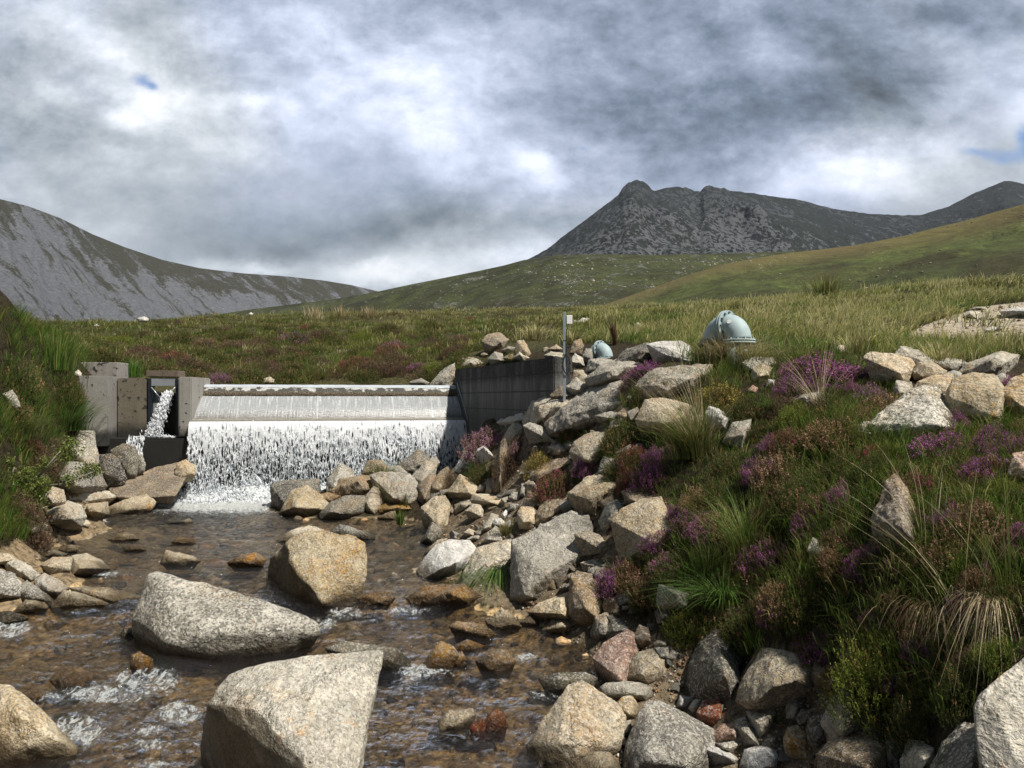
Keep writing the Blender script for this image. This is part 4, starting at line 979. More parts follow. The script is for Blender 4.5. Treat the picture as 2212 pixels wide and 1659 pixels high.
def R(reg, m, label, poly, inner=None, d=None, lean=0.45, bulge=0.26, thick=0.75, rough=0.085, name='boulder', cat='boulder', sink=0.25, group='boulders and stones of the stream and its banks', water=True, sm=0, grow=1.085, tone=None):
    global NROCK
    NROCK += 1
    offs = [(p[2] if len(p) > 2 else 0.0) for p in poly]; pts = [MP(reg, p[0], p[1]) for p in poly]
    _cx = (max(p[0] for p in pts) + min(p[0] for p in pts)) / 2; _cy = (max(p[1] for p in pts) + min(p[1] for p in pts)) / 2
    pts = [(_cx + (a - _cx) * grow, _cy + (b - _cy) * grow) for a, b in pts]; xs = [p[0] for p in pts]; ys = [p[1] for p in pts]
    ymax = max(ys); ymin = min(ys); low = [p for p in pts if p[1] > ymax - 0.25 * (ymax - ymin)]
    bx = sum(p[0] for p in low) / len(low)
    if d is None:
        d = hit(bx, ymax - 0.10 * (ymax - ymin), water)
        if d is None: d = 30.0
        if 560 < bx < 1030 and d > 13.6 and ymax > 1000: d = 13.6 - (ymax - 1040) * .008
    q = d / FPX; w = (max(xs) - min(xs)) * q; h = (ymax - ymin) * q; s = math.sqrt(max(w * h, 1e-5)); s = min(s, max(w, h) * .9)
    cx, cy = (max(xs) + min(xs)) / 2, (ymax + ymin) / 2
    r = random.Random(NROCK * 17 + 3)
    dep = lambda py: d + 0.12 * s + lean * (ymax - py) * q
    gl = [hit(px, py, False) for px, py in pts]; lim = [(1e9 if g is None else g - 0.04 * s) for g in gl]
    P3 = [P(px, py, min(dep(py) + o_ * s, l_ + max(0, o_) * s)) for (px, py), o_, l_ in zip(pts, offs, lim)]
    fin = [l_ for l_ in lim if l_ < 1e8]
    if inner is None:
        k = len(pts); off = r.randrange(k); inner_p = []
        for i in range(3 if k < 6 else 4):
            p = pts[(off + int(i * k / (3 if k < 6 else 4))) % k]; f = r.uniform(.30, .55)
            inner_p.append((cx + (p[0] - cx) * f, cy + (p[1] - cy) * f + .04 * (ymax - ymin), -bulge * r.uniform(.7, 1.15)))
    else:
        inner_p = [(*MP(reg, a, b), c) for a, b, c in inner]
    for px, py, off in inner_p:
        l_ = min([l_ for (a, b), l_ in sorted(zip(pts, lim), key=lambda t: (t[0][0] - px) ** 2 + (t[0][1] - py) ** 2)[:2]])
        P3.append(P(px, py, min(dep(py), l_) + off * s))
    for px, py in pts:
        f = r.uniform(.60, .80); P3.append(P(cx + (px - cx) * f, cy + (py - cy) * f + .02 * (ymax - ymin), min(dep(py), 1e9) + thick * s * r.uniform(.75, 1.1)))
    if sink:
        for f in (-.3, .3):
            P3.append(P(cx + f * (max(xs) - min(xs)), ymax - 2, d + .45 * s) + np.array([0, 0, -sink * s * .6]))
    base = P(cx, ymax, d + .3 * s)
    P3 = [mathutils.Vector(p - base) for p in P3]
    pxs = max(max(xs) - min(xs), ymax - ymin)
    L = max(4.2 if pxs > 90 else 3.8, pxs / 42) * q
    me = stone_mesh(P3, L, s, rough, NROCK, sm, name)
    wv = np.empty(len(me.vertices) * 3, np.float32); me.vertices.foreach_get('co', wv); wv = wv.reshape(-1, 3) + base
    if base[1] < 14.8 and base[2] - 0.0 < water_level(base[1]) + .22:
        hw = wv[:, 2] - water_level(wv[:, 1]) + .07 * fbm(wv * 5, 3, 8); wt_a = np.clip((.15 - hw) / .09, 0, 1)
        at_ = me.attributes.new('wet', 'FLOAT', 'POINT'); at_.data.foreach_set('value', wt_a.astype(np.float32))
    if tone:      # shade painted as a dark stain on one side of the stone
        nv = np.empty(len(me.vertices) * 3, np.float32); me.vertices.foreach_get('normal', nv); nv = nv.reshape(-1, 3); sd = np.array(tone[:3]); sd = sd / np.linalg.norm(sd)
        f_ = np.clip((nv @ sd - tone[3] + .30 * fbm(wv * 6, 4, 18)) / .22, 0, 1) * .88; at_ = me.attributes.get('wet') or me.attributes.new('wet', 'FLOAT', 'POINT'); cur = np.zeros(len(nv), np.float32); at_.data.foreach_get('value', cur)  # the painted shade shares the 'wet' attribute with the real wet band
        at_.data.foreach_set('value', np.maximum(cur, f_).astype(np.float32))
    o = link(name, me, G[m], loc=tuple(base))
    tag(o, label, cat, group); PXM[o.name] = pxs; ANCH.append((cx, cy, short_name(label)))
    if base[1] < 14.2 and base[2] < water_level(base[1]) + .2 and ymax > 1100: WASH.append((cx, ymax - 1, (max(xs) - min(xs)) * .42, 3.2 + (max(xs) - min(xs)) * .02, .40 if ymax > 1280 else .26))
    return o


# left of the intake, shelf and bank (region A)
R('A', 'pale', 'tall white cracked rock standing against the left foot of the intake', [(520, 985), (600, 990), (625, 1140), (640, 1210), (600, 1260), (480, 1200), (450, 1120), (500, 1040)], d=13.6, lean=.2)
R('A', 'grey', 'pale cracked rock below the tall white one, left of two dark boulders', [(370, 1230), (480, 1180), (640, 1220), (680, 1330), (640, 1380), (480, 1370), (380, 1330)], d=13.2)
R('A', 'wet', 'dark rounded cracked boulder in front of the black intake base', [(650, 1140), (720, 1130), (770, 1170), (815, 1280), (790, 1320), (690, 1330), (645, 1250)], d=13.3, lean=.2)
R('A', 'dark', 'dark boulder under the small trickle beside the intake base', [(720, 1110), (800, 1070), (865, 1085), (885, 1140), (880, 1260), (840, 1300), (800, 1240), (750, 1160)], d=13.6, lean=.2)
R('A', 'grey', 'small grey stone right of the trickle at the intake base', [(880, 1150), (915, 1130), (940, 1190), (930, 1240), (880, 1260)], d=13.9, lean=.2)
R('A', 'brown', 'low brown rock shelf sloping into the pool in front of the dark boulders', [(720, 1350), (860, 1285), (1000, 1250), (1180, 1280), (1120, 1390), (900, 1405), (760, 1398)], d=12.9, lean=2.2, bulge=.08, name='rock_shelf', cat='rock shelf', rough=.05)
R('A', 'brown', 'upper brown rock shelf beneath the black intake base', [(930, 1250), (1010, 1215), (1150, 1185), (1240, 1215), (1220, 1270), (1100, 1300), (980, 1285)], d=13.6, lean=1.6, bulge=.08, name='rock_shelf', cat='rock shelf', rough=.05)
R('A', 'orange', 'brownish ledge end rising beside the left edge of the fall', [(1140, 1190), (1200, 1170), (1262, 1200), (1255, 1260), (1180, 1290), (1130, 1250)], d=13.7)
R('A', 'warm', 'cream stone at the left end of the pale shelf', [(285, 1390), (340, 1340), (410, 1360), (420, 1430), (330, 1470), (290, 1440)])
R('A', 'pale', 'long pale slab of the shelf behind the rounded boulder', [(410, 1375), (560, 1365), (740, 1370), (790, 1400), (740, 1440), (600, 1455), (430, 1445)], lean=.9)
R('A', 'warm', 'cream slab nearest the pool on the left shelf', [(690, 1480), (850, 1410), (940, 1395), (990, 1440), (970, 1480), (840, 1510), (700, 1525)], lean=.9)
R('A', 'orange', 'tan slab between the rounded boulder and the cream slab', [(545, 1440), (690, 1440), (700, 1520), (600, 1535), (530, 1500)], lean=.8)
R('A', 'pale', 'rounded banded boulder at the left stream edge under the green shrub', [(310, 1510), (340, 1450), (440, 1435), (520, 1460), (550, 1530), (520, 1590), (400, 1600), (330, 1570)], rough=.04)
R('A', 'orange', 'small orange stone against the rounded banded boulder by a foam patch', [(520, 1590), (545, 1545), (580, 1570), (570, 1600)], name='stone', cat='stone')
R('A', 'grey', 'grey stone stuck in the grassy left bank', [(20, 740), (80, 715), (110, 760), (130, 820), (100, 830), (60, 810)], d=10.6)
R('A', 'white', 'white stone on the skyline of the moor behind the weir', [(890, 250), (930, 240), (960, 255), (945, 272), (900, 272)], name='stone', cat='stone')
R('A', 'pale', 'pale stone at the far pond edge behind the crest', [(1705, 640), (1740, 628), (1770, 645), (1765, 668), (1700, 668)], d=19.5, name='stone', cat='stone')
R('A', 'white', 'tiny white stone half way up the moor, left of the intake', [(600, 298), (630, 287), (640, 300), (610, 306)], name='stone', cat='stone')
R('A', 'white', 'tiny white stone in the moor grass below the skyline stone', [(718, 357), (745, 347), (752, 361)], name='stone', cat='stone')
R('A', 'white', 'small white stone on the moor skyline before the straw tufts', [(1603, 222), (1620, 213), (1634, 222), (1628, 231), (1608, 231)], name='stone', cat='stone')
R('A', 'pale', 'pale stone wedged beside the grey lichened block', [(480, 625), (485, 595), (505, 583), (525, 605), (525, 635)], d=14.6, name='stone', cat='stone')
R('A', 'warm', 'cream stone in the bank vegetation left of the shelf', [(250, 1250), (300, 1240), (330, 1280), (300, 1330), (250, 1310)], d=12.3, name='stone', cat='stone')
R('A', 'pale', 'flat pale stone at the water edge beneath the shrub', [(150, 1600), (230, 1560), (300, 1590), (290, 1650), (190, 1658)], lean=.8)
# centre pile in front of the fall (B)
R('B', 'dark', 'square-cut greenish dark block at the left end of the pile before the fall', [(122, 1330), (160, 1305), (405, 1298), (418, 1370), (370, 1420), (180, 1475), (125, 1455)], inner=[(180, 1320, -.05), (195, 1440, -.3), (330, 1330, -.12)])
R('B', 'orange', 'orange pointed boulder leaning on the greenish dark block', [(170, 1505), (250, 1370), (340, 1335), (400, 1390), (490, 1440), (450, 1490), (330, 1525)], rough=.05)
R('B', 'grey', 'steep grey-brown boulder rising in front of the white water', [(475, 1290), (560, 1190), (640, 1230), (650, 1280), (560, 1340), (475, 1375)])
R('B', 'brown', 'broad brown boulder lying in the middle of the pile', [(495, 1365), (560, 1290), (700, 1265), (785, 1290), (770, 1360), (700, 1395), (540, 1390)])
R('B', 'dark', 'low dark mossy boulder at the water edge of the pile', [(425, 1510), (500, 1430), (620, 1400), (700, 1400), (715, 1450), (690, 1500), (560, 1545), (440, 1545)])
R('B', 'orange', 'orange-brown wedge between the mossy boulder and the big grey one', [(700, 1440), (770, 1340), (830, 1370), (835, 1430), (775, 1508), (715, 1480)])
R('B', 'pale', 'big light grey block with an orange patch at the right of the pile', [(760, 1270), (830, 1250), (1000, 1260), (1045, 1310), (1055, 1390), (1000, 1440), (860, 1440), (780, 1350)], inner=[(800, 1290, -.05), (900, 1410, -.25), (1040, 1380, -.1), (980, 1290, -.1)])
R('B', 'brown', 'brown boulder behind the big light grey block', [(695, 1250), (740, 1175), (820, 1165), (850, 1200), (850, 1260), (720, 1262)])
R('B', 'dark', 'dark tilted slab standing highest before the fall', [(940, 1190), (1060, 1100), (1130, 1150), (1110, 1200), (1040, 1230), (990, 1260), (950, 1220)])
R('B', 'pale', 'small pale boulder right behind the dark tilted slab', [(1130, 1160), (1175, 1145), (1195, 1180), (1170, 1210), (1120, 1200)])
R('B', 'grey', 'small grey stone beneath the dark tilted slab', [(850, 1210), (940, 1200), (1020, 1240), (1000, 1265), (860, 1260)])
R('B', 'pale', 'pale upright block right of the big light grey one', [(1020, 1270), (1110, 1175), (1178, 1190), (1170, 1250), (1070, 1330), (1040, 1300)])
R('B', 'brown', 'brown-grey slab leaning down toward the pool edge', [(1060, 1330), (1130, 1270), (1170, 1265), (1150, 1340), (1090, 1445), (1055, 1410)])
R('B', 'wetbrown', 'wet brown ledge at water level under the pile', [(800, 1480), (850, 1445), (980, 1450), (1010, 1480), (920, 1510), (820, 1510)])
R('B', 'wetbrown', 'wet brown stone behind the orange boulder', [(400, 1400), (470, 1375), (560, 1395), (520, 1440), (430, 1440)])
R('B', 'warm', 'small triangular tan stone standing in the dark pool', [(800, 1535), (880, 1495), (908, 1500), (912, 1548), (850, 1555)], name='stone', cat='stone')
R('B', 'warm', 'pale face boulder with an ochre stain at the pool corner', [(1120, 1480), (1170, 1405), (1230, 1400), (1260, 1460), (1250, 1560), (1200, 1610), (1140, 1570), (1085, 1530), (1085, 1470)], inner=[(1130, 1480, -.25), (1190, 1590, -.2), (1240, 1450, -.1)])
R('B', 'dark', 'green-grey lumpy rock above the ochre-stained boulder', [(1110, 1420), (1140, 1360), (1200, 1355), (1235, 1400), (1150, 1430)])
R('B', 'warm', 'pale brown humped boulder beside dark grass on the scree', [(1245, 1370), (1330, 1262), (1390, 1290), (1440, 1340), (1425, 1400), (1300, 1405)])
R('B', 'white', 'pale sharp-ridged boulder below the dusky pink heather', [(1290, 1235), (1330, 1170), (1480, 1062), (1545, 1150), (1510, 1168), (1400, 1190), (1340, 1245)], inner=[(1400, 1150, -.1), (1480, 1080, -.06)])
R('B', 'warm', 'narrow pale rock touching the right end of the fall', [(1335, 1150), (1350, 1100), (1385, 1060), (1392, 1130), (1350, 1190)])
R('B', 'pale', 'pale peaked rock with yellow moss above the tall brown slab', [(1610, 1020), (1680, 915), (1730, 950), (1725, 1010), (1640, 1060), (1600, 1055)])
R('B', 'white', 'bright white flat stone at the foot of the wing wall', [(1570, 920), (1640, 870), (1720, 835), (1760, 850), (1750, 900), (1680, 932), (1600, 935)], lean=.3)
R('B', 'pale', 'pale pointed slab under the orange end of the giant slab', [(1740, 945), (1780, 925), (1860, 950), (1930, 1040), (1860, 1035), (1750, 960)])
R('B', 'brown', 'reddish boulder on the moor edge above the wing wall', [(1475, 400), (1510, 355), (1575, 345), (1640, 390), (1600, 440), (1530, 465), (1490, 435)])
R('B', 'warm', 'tan upright boulder over the middle of the wing wall', [(1685, 480), (1700, 400), (1740, 395), (1785, 480), (1750, 505)])
R('B', 'pale', 'pale stone in front of the tan upright boulder', [(1670, 515), (1710, 460), (1770, 505), (1740, 525)])
R('B', 'grey', 'grey flat stone between the reddish and tan boulders', [(1585, 465), (1640, 430), (1685, 440), (1670, 475), (1600, 480)])
R('B', 'pale', 'light grey rounded stone with a green leaf beside it over the wall', [(1510, 515), (1550, 470), (1600, 480), (1612, 530), (1540, 545)])
R('B', 'warm', 'cream flat stone behind the wall left of the pale pointed one', [(1610, 505), (1660, 475), (1690, 485), (1670, 525)])
R('B', 'pale', 'pale wide boulder above the left end of the wing wall', [(1295, 575), (1340, 510), (1420, 505), (1475, 540), (1400, 590), (1310, 590)])
R('B', 'grey', 'long sloping grey slab running down to the weir crest end', [(1125, 690), (1200, 600), (1290, 545), (1295, 620), (1240, 695)], d=17.6)
R('B', 'warm', 'small tan stone left of the light grey rounded stone', [(1462, 485), (1475, 465), (1505, 465), (1515, 488), (1480, 498)], name='stone', cat='stone')
R('B', 'pale', 'flat pale stone behind the wall near the post', [(1870, 490), (1920, 465), (1990, 478), (1985, 505), (1900, 508)])
R('B', 'warm', 'brownish stone in grass above the flat pale one by the post', [(1900, 452), (1950, 420), (1990, 450), (1940, 470)], name='stone', cat='stone')
R('B', 'pale', 'angular pale boulder just right of the post', [(2030, 545), (2070, 480), (2120, 510), (2130, 555)], d=12.3)
R('B', 'brown', 'brown upright boulder behind the post', [(2040, 475), (2060, 400), (2110, 385), (2130, 430), (2100, 480)], d=13.3)
R('B', 'grey', 'grey stone between the post boulders and the smaller pipe', [(2120, 500), (2140, 450), (2180, 450), (2185, 525)], d=12.9, name='stone', cat='stone')
R('B', 'white', 'white stone in straw grass up the slope right of the post', [(2085, 280), (2120, 250), (2160, 253), (2172, 275), (2110, 285)], name='stone', cat='stone')
R('B', 'white', 'small white stone beside the sensor box', [(2052, 280), (2068, 263), (2085, 266), (2088, 284)], name='stone', cat='stone')
R('B', 'grey', 'grey rock at the waterline behind the crest', [(1000, 668), (1030, 650), (1080, 640), (1130, 665), (1110, 685)], d=18.6, name='stone', cat='stone')
# big slabs of the right bank (C)
R('C', 'grey', 'giant dark grey slab with an orange end sloping down from the bank top', [(245, 925), (330, 850), (480, 740), (600, 675), (690, 655), (718, 690), (722, 790), (600, 880), (480, 925), (400, 965), (340, 1008), (270, 1000)], inner=[(300, 985, -.25), (420, 870, -.2), (600, 760, -.18), (690, 700, -.08), (360, 850, -.1)], thick=.9)
R('C', 'warm', 'pale narrow slab tucked under the upper edge of the giant slab', [(215, 830), (300, 800), (480, 735), (500, 735), (360, 860), (250, 920), (220, 890)])
R('C', 'pale', 'tall light slab left of the giant slab against the wall', [(105, 910), (150, 790), (270, 720), (420, 740), (300, 800), (240, 830), (230, 880), (180, 930), (115, 945)])
R('C', 'brown', 'brown wedge wedged high between pale blocks by the wall end', [(275, 755), (330, 690), (400, 690), (430, 745), (400, 770), (300, 780)])
R('C', 'pale', 'pale angular block on top of the slab stack near the wall end', [(378, 695), (440, 635), (520, 690), (480, 735), (430, 740)])
R('C', 'warm', 'pale block at the wall return under the post', [(400, 680), (430, 590), (500, 590), (545, 620), (510, 690), (440, 650)])
R('C', 'pale', 'big cream block with orange tint forming the top of the slab stack', [(510, 640), (600, 560), (700, 525), (820, 515), (860, 560), (740, 640), (700, 660), (560, 695), (520, 685)])
R('C', 'grey', 'grey squat boulder in front of the smaller pipe', [(505, 590), (525, 520), (600, 508), (680, 525), (670, 580), (560, 590)])
R('C', 'dark', 'dark half of the long humped boulder right of the smaller pipe', [(680, 550), (760, 455), (900, 415), (950, 430), (960, 490), (860, 535), (720, 555)])
R('C', 'white', 'whitish streaked half of the long humped boulder between the two pipes', [(900, 420), (1000, 402), (1110, 400), (1165, 430), (1200, 490), (1190, 530), (1050, 520), (960, 505)], rough=.05)
R('C', 'grey', 'large grey boulder below the whitish humped one', [(835, 690), (870, 640), (960, 580), (1120, 560), (1300, 560), (1280, 600), (1200, 640), (1180, 690), (1000, 745), (870, 775), (840, 745)])
R('C', 'orange', 'cream and orange flat-faced boulder behind the long grass tuft', [(835, 905), (890, 780), (990, 768), (1120, 800), (1182, 820), (1170, 890), (1090, 965), (1000, 970), (850, 945)], bulge=.12, rough=.045)
R('C', 'warm', 'small tan stone between two pale boulders by the long grass tuft', [(1140, 925), (1180, 870), (1280, 880), (1260, 930)], name='stone', cat='stone')
R('C', 'white', 'pale sharp boulder right of the long grass stalks', [(1275, 870), (1300, 820), (1360, 840), (1440, 900), (1400, 965), (1290, 940)])
R('C', 'grey', 'grey sloping boulder right of the long grass tuft', [(1390, 1040), (1450, 930), (1560, 910), (1560, 1000), (1500, 1080), (1420, 1070)])
R('C', 'orange', 'pale boulder with yellow and orange patches mid bank', [(405, 1110), (430, 1050), (500, 1005), (600, 990), (660, 1010), (640, 1090), (560, 1190), (480, 1198), (420, 1150)], rough=.05)
R('C', 'brown', 'rust-brown block attached right of the yellow-patched boulder', [(540, 1085), (620, 1030), (670, 1010), (685, 1060), (620, 1140), (560, 1135)])
R('C', 'pale', 'small fractured cream stone left of the yellow-patched boulder', [(255, 1080), (340, 1060), (380, 1100), (340, 1130), (290, 1118)])
R('C', 'grey', 'grey stone between the fractured stone and the yellow-patched boulder', [(360, 1060), (410, 1025), (455, 1030), (420, 1095), (380, 1090)], name='stone', cat='stone')
R('C', 'grey', 'grey-brown block with a bright top edge beside crimson heather', [(598, 1195), (620, 1145), (740, 1175), (750, 1265), (640, 1268), (585, 1240)], inner=[(625, 1165, -.15), (640, 1255, -.2), (735, 1200, -.1)])
R('C', 'warm', 'orange-topped wedge with a deep dark underside mid bank', [(400, 1380), (500, 1290), (590, 1250), (725, 1300), (690, 1340), (620, 1430), (560, 1505), (480, 1485, .3), (420, 1440, .35)], inner=[(430, 1390, -.15), (520, 1420, -.32), (640, 1360, -.18), (540, 1290, -.02)], lean=.6)
R('C', 'grey', 'blue-grey kite-shaped boulder left of the large cream one', [(590, 1555), (640, 1450), (700, 1425), (770, 1500), (690, 1560), (650, 1608), (600, 1605)])
R('C', 'orange', 'large cream and orange square-faced boulder at the heather edge', [(680, 1560), (740, 1490), (860, 1430), (980, 1415), (1020, 1500), (1040, 1600), (1000, 1690), (900, 1765), (745, 1800), (700, 1690)], bulge=.15, rough=.05, inner=[(720, 1570, -.12), (760, 1760, -.12), (960, 1470, -.1), (940, 1700, -.16)])
R('C', 'brown', 'dark boulder in shade behind the blue-grey kite-shaped one', [(760, 1430), (740, 1370), (820, 1340), (900, 1360), (930, 1420), (860, 1460)])
R('C', 'pale', 'pale flat stone at the heather edge under the larger pipe', [(1515, 535), (1580, 505), (1700, 505), (1725, 540), (1640, 570), (1600, 600), (1540, 592)])
R('C', 'warm', 'cream blocky stone below the pale flat one near the larger pipe', [(1570, 645), (1580, 570), (1640, 545), (1700, 575), (1685, 620), (1610, 655)])
R('C', 'white', 'chalk white small stone in the heather left of the purple bush', [(1663, 695), (1680, 645), (1722, 650), (1718, 690)], name='stone', cat='stone')
R('C', 'pink', 'pinkish small stone in shade below the cream blocky stone', [(1545, 715), (1580, 685), (1612, 700), (1600, 728)], name='stone', cat='stone')
R('C', 'grey', 'small blue-grey stone in the dark gap under the giant slab', [(655, 965), (665, 920), (700, 905), (742, 940), (700, 978)], name='stone', cat='stone')
R('C', 'brown', 'brown stone beneath the right end of the giant slab', [(705, 870), (740, 830), (800, 830), (790, 905), (720, 925)])
R('C', 'white', 'pale stone in the grass slope left of the larger pipe', [(812, 295), (840, 277), (868, 298), (850, 312), (820, 310)], name='stone', cat='stone')
R('C', 'grey', 'grey stone half hidden in heather under the large grey boulder', [(560, 880), (620, 850), (700, 860), (690, 900), (600, 920)])
# upper right rocks (D)
R('D', 'warm', 'pale brown blocky boulder touching the big purple heather', [(1190, 510), (1230, 475), (1370, 480), (1480, 520), (1505, 575), (1480, 630), (1430, 668), (1310, 615), (1260, 565)])
R('D', 'pale', 'long tilted pale slab crossing the upper right rocks', [(1390, 485), (1420, 438), (1530, 460), (1640, 535), (1700, 570), (1690, 605), (1570, 560), (1470, 530)])
R('D', 'warm', 'tan grey-streaked boulder under the long tilted slab', [(1495, 595), (1530, 540), (1620, 540), (1705, 590), (1690, 628), (1600, 648), (1510, 645)])
R('D', 'pale', 'flat pale boulder in the middle of the upper right row', [(1630, 540), (1720, 510), (1810, 520), (1850, 548), (1740, 595), (1680, 570)])
R('D', 'pale', 'large light grey sloping boulder at the upper right', [(1790, 605), (1880, 530), (2060, 470), (2175, 490), (2150, 545), (2080, 605), (2030, 630), (1830, 618)])
R('D', 'grey', 'thin flat stone above the block with the orange cap', [(1680, 610), (1760, 590), (1850, 612), (1850, 632), (1720, 645)], name='stone', cat='stone')
R('D', 'pale', 'speckled grey cube-like stone beside mauve heather', [(1375, 700), (1390, 655), (1480, 665), (1492, 710), (1440, 755), (1385, 745)])
R('D', 'orange', 'rust-orange boulder behind the big grey peaked one', [(1470, 745), (1530, 660), (1640, 625), (1740, 612), (1772, 665), (1740, 725), (1690, 760), (1560, 770), (1480, 765)])
R('D', 'speck', 'big grey peaked boulder with an orange shoulder amid upper heather', [(1235, 925), (1290, 870), (1400, 790), (1480, 740), (1560, 700), (1640, 715), (1692, 790), (1690, 830), (1800, 910), (1780, 965), (1600, 1015), (1450, 1015), (1330, 1010), (1240, 985)], inner=[(1400, 900, -.16), (1560, 800, -.16), (1650, 940, -.2), (1640, 740, -.08)], bulge=.2)
R('D', 'grey', 'grey stone leaning on the left of the peaked boulder', [(1125, 975), (1160, 925), (1242, 915), (1255, 1015), (1200, 1025)])
R('D', 'orange', 'square block with an orange cap and grey front at the upper right', [(1715, 745), (1760, 650), (1880, 612), (2010, 620), (2092, 720), (2080, 865), (2040, 908), (1800, 893), (1720, 835)], inner=[(1730, 750, -.22), (1880, 770, -.32), (2070, 740, -.2), (1800, 880, -.3), (2040, 890, -.25)], rough=.05)
R('D', 'warm', 'pale boulder cut by the right picture edge beside the capped block', [(2060, 745), (2130, 650), (2212, 620), (2340, 640), (2340, 900), (2200, 885), (2080, 805)])
R('D', 'grey', 'grey stone behind the capped block', [(2015, 635), (2070, 605), (2112, 620), (2120, 665), (2060, 695)])
R('D', 'brown', 'brown speckled boulder rising out of the heather on the right', [(1230, 1530), (1300, 1420), (1330, 1320), (1380, 1280), (1450, 1350), (1500, 1450), (1510, 1700), (1420, 1740), (1250, 1650)], thick=.5)
R('D', 'pink', 'pinkish rock at the right picture edge among purple heather', [(2110, 1260), (2140, 1130), (2212, 1120), (2300, 1150), (2300, 1310)])
R('D', 'grey', 'flat grey rock in the hollow below the big purple heather', [(690, 790), (780, 740), (900, 720), (935, 780), (800, 812)])
R('D', 'grey', 'grey rock peeping between mauve and orange heather', [(1155, 775), (1200, 745), (1275, 760), (1265, 810), (1170, 812)])
R('D', 'pale', 'flat pale outcrop at the left of the gravelly track', [(1815, 245), (1860, 205), (1925, 212), (1905, 252)], lean=2.0, name='stone', cat='stone')
R('D', 'white', 'wide pale outcrop on the track at the picture edge', [(2060, 205), (2140, 180), (2300, 190), (2300, 240), (2100, 235)], lean=2.0, name='stone', cat='stone')
R('D', 'pale', 'thin pale ledge at the upper side of the track', [(1850, 195), (1880, 178), (1965, 176), (1960, 194)], lean=2.0, name='stone', cat='stone')
R('D', 'white', 'white stone in the middle of the track', [(1955, 330), (2010, 302), (2045, 318), (2010, 340)], lean=1, name='stone', cat='stone')
R('D', 'white', 'pale stone in grass below the track', [(2015, 440), (2090, 413), (2125, 435), (2080, 455)], lean=1, name='stone', cat='stone')
R('D', 'white', 'small pale stone in grass left of the track', [(1395, 374), (1420, 357), (1445, 362), (1432, 376)], lean=1, name='stone', cat='stone')
R('D', 'pale', 'low flat pale stone behind the long tilted slab', [(1465, 440), (1500, 420), (1600, 418), (1635, 438), (1540, 450)], lean=1)
R('D', 'warm', 'cream stone poking out above the big purple heather', [(1000, 450), (1020, 425), (1060, 428), (1070, 460), (1030, 475)], name='stone', cat='stone')
# left foreground (E)
R('E', 'speck', 'large rounded wedge boulder speckled black and white in the stream', [(860, 700), (900, 620), (930, 500), (965, 410), (1020, 390), (1150, 430), (1400, 490), (1640, 560), (1900, 650), (2030, 730), (2045, 785), (1880, 850), (1740, 920), (1600, 1000, .1), (1450, 1030, .35), (1300, 1020, .5), (1000, 1030, .6), (880, 910, .5), (855, 790, .2)],
  inner=[(1150, 700, -.26), (1500, 760, -.24), (1050, 850, -.20), (1350, 930, -.16), (1030, 470, -.03), (1800, 780, -.14)], rough=.045, sm=3, grow=1.03)
R('E', 'orange', 'orange boulder in the bottom left corner of the picture', [(-140, 1180), (-20, 1140), (70, 1140), (190, 1240), (330, 1360), (400, 1440), (480, 1520), (470, 1565), (250, 1610), (0, 1660), (-140, 1660)], rough=.05, sm=4)
R('E', 'orange', 'small orange-brown block standing alone in mid stream', [(1040, 335), (1080, 258), (1230, 290), (1290, 320), (1200, 358), (1080, 358)])
R('E', 'wetbrown', 'wet amber boulder left of the big mid-stream boulder', [(1470, 335), (1560, 282), (1650, 272), (1712, 310), (1690, 352), (1560, 368)], rough=.04)
R('E', 'orange', 'flat pale orange stone awash in the upper stream', [(700, 185), (760, 148), (860, 150), (895, 180), (800, 198)], rough=.04)
R('E', 'wetbrown', 'low round amber stone awash in the upper stream', [(1108, 200), (1150, 172), (1240, 175), (1262, 207), (1180, 218)], rough=.04, name='stone', cat='stone')
R('E', 'brown', 'small dark-sided wedge stone in the upper stream', [(800, 232), (830, 210), (930, 228), (938, 252), (850, 264), (805, 255)], name='stone', cat='stone')
R('E', 'orange', 'big smooth orange slab at the left stream edge', [(445, 385), (470, 290), (560, 278), (650, 320), (702, 370), (600, 408), (480, 410)], rough=.04, lean=.8)
R('E', 'orange', 'left half of the smooth orange slab pair at the stream edge', [(265, 350), (340, 300), (462, 300), (448, 380), (320, 405)], rough=.04, lean=.8)
R('E', 'pale', 'sloping pale rock end at the upper left of the left shelf', [(30, 325), (120, 320), (210, 370), (255, 410), (200, 445), (120, 395)])
R('E', 'pale', 'pale squared block on the left shelf edge', [(232, 445), (290, 410), (400, 460), (442, 500), (410, 545), (360, 572), (290, 535), (240, 495)])
R('E', 'grey', 'grey fissured rock at the left picture edge', [(-80, 395), (0, 385), (90, 410), (130, 470), (120, 545), (-80, 560)])
R('E', 'grey', 'grey rounded rock in front of the squared block', [(110, 510), (180, 450), (330, 560), (345, 590), (300, 625), (160, 570)])
R('E', 'orange', 'bright orange tapered ledge meeting the water at left', [(340, 605), (420, 515), (550, 540), (705, 600), (500, 635), (350, 630)], rough=.04)
R('E', 'orange', 'cream and orange ledge reaching toward the big speckled boulder', [(460, 497), (560, 490), (700, 500), (900, 550), (925, 577), (740, 605), (640, 565)], lean=1.0, rough=.04)
R('E', 'orange', 'orange-footed rock at the left water edge', [(85, 655), (170, 570), (280, 590), (305, 628), (180, 660)])
R('E', 'wet', 'dark wet stone at the left picture edge by a foam patch', [(-60, 665), (60, 645), (180, 690), (120, 725), (-60, 730)])
R('E', 'warm', 'pale rock under overhanging stems at the far left edge', [(-60, 290), (0, 275), (60, 275), (112, 312), (40, 330), (-60, 335)])
R('E', 'warm', 'small pale rounded stone above the smooth orange slabs', [(380, 245), (440, 220), (512, 225), (500, 262), (420, 272)], name='stone', cat='stone')
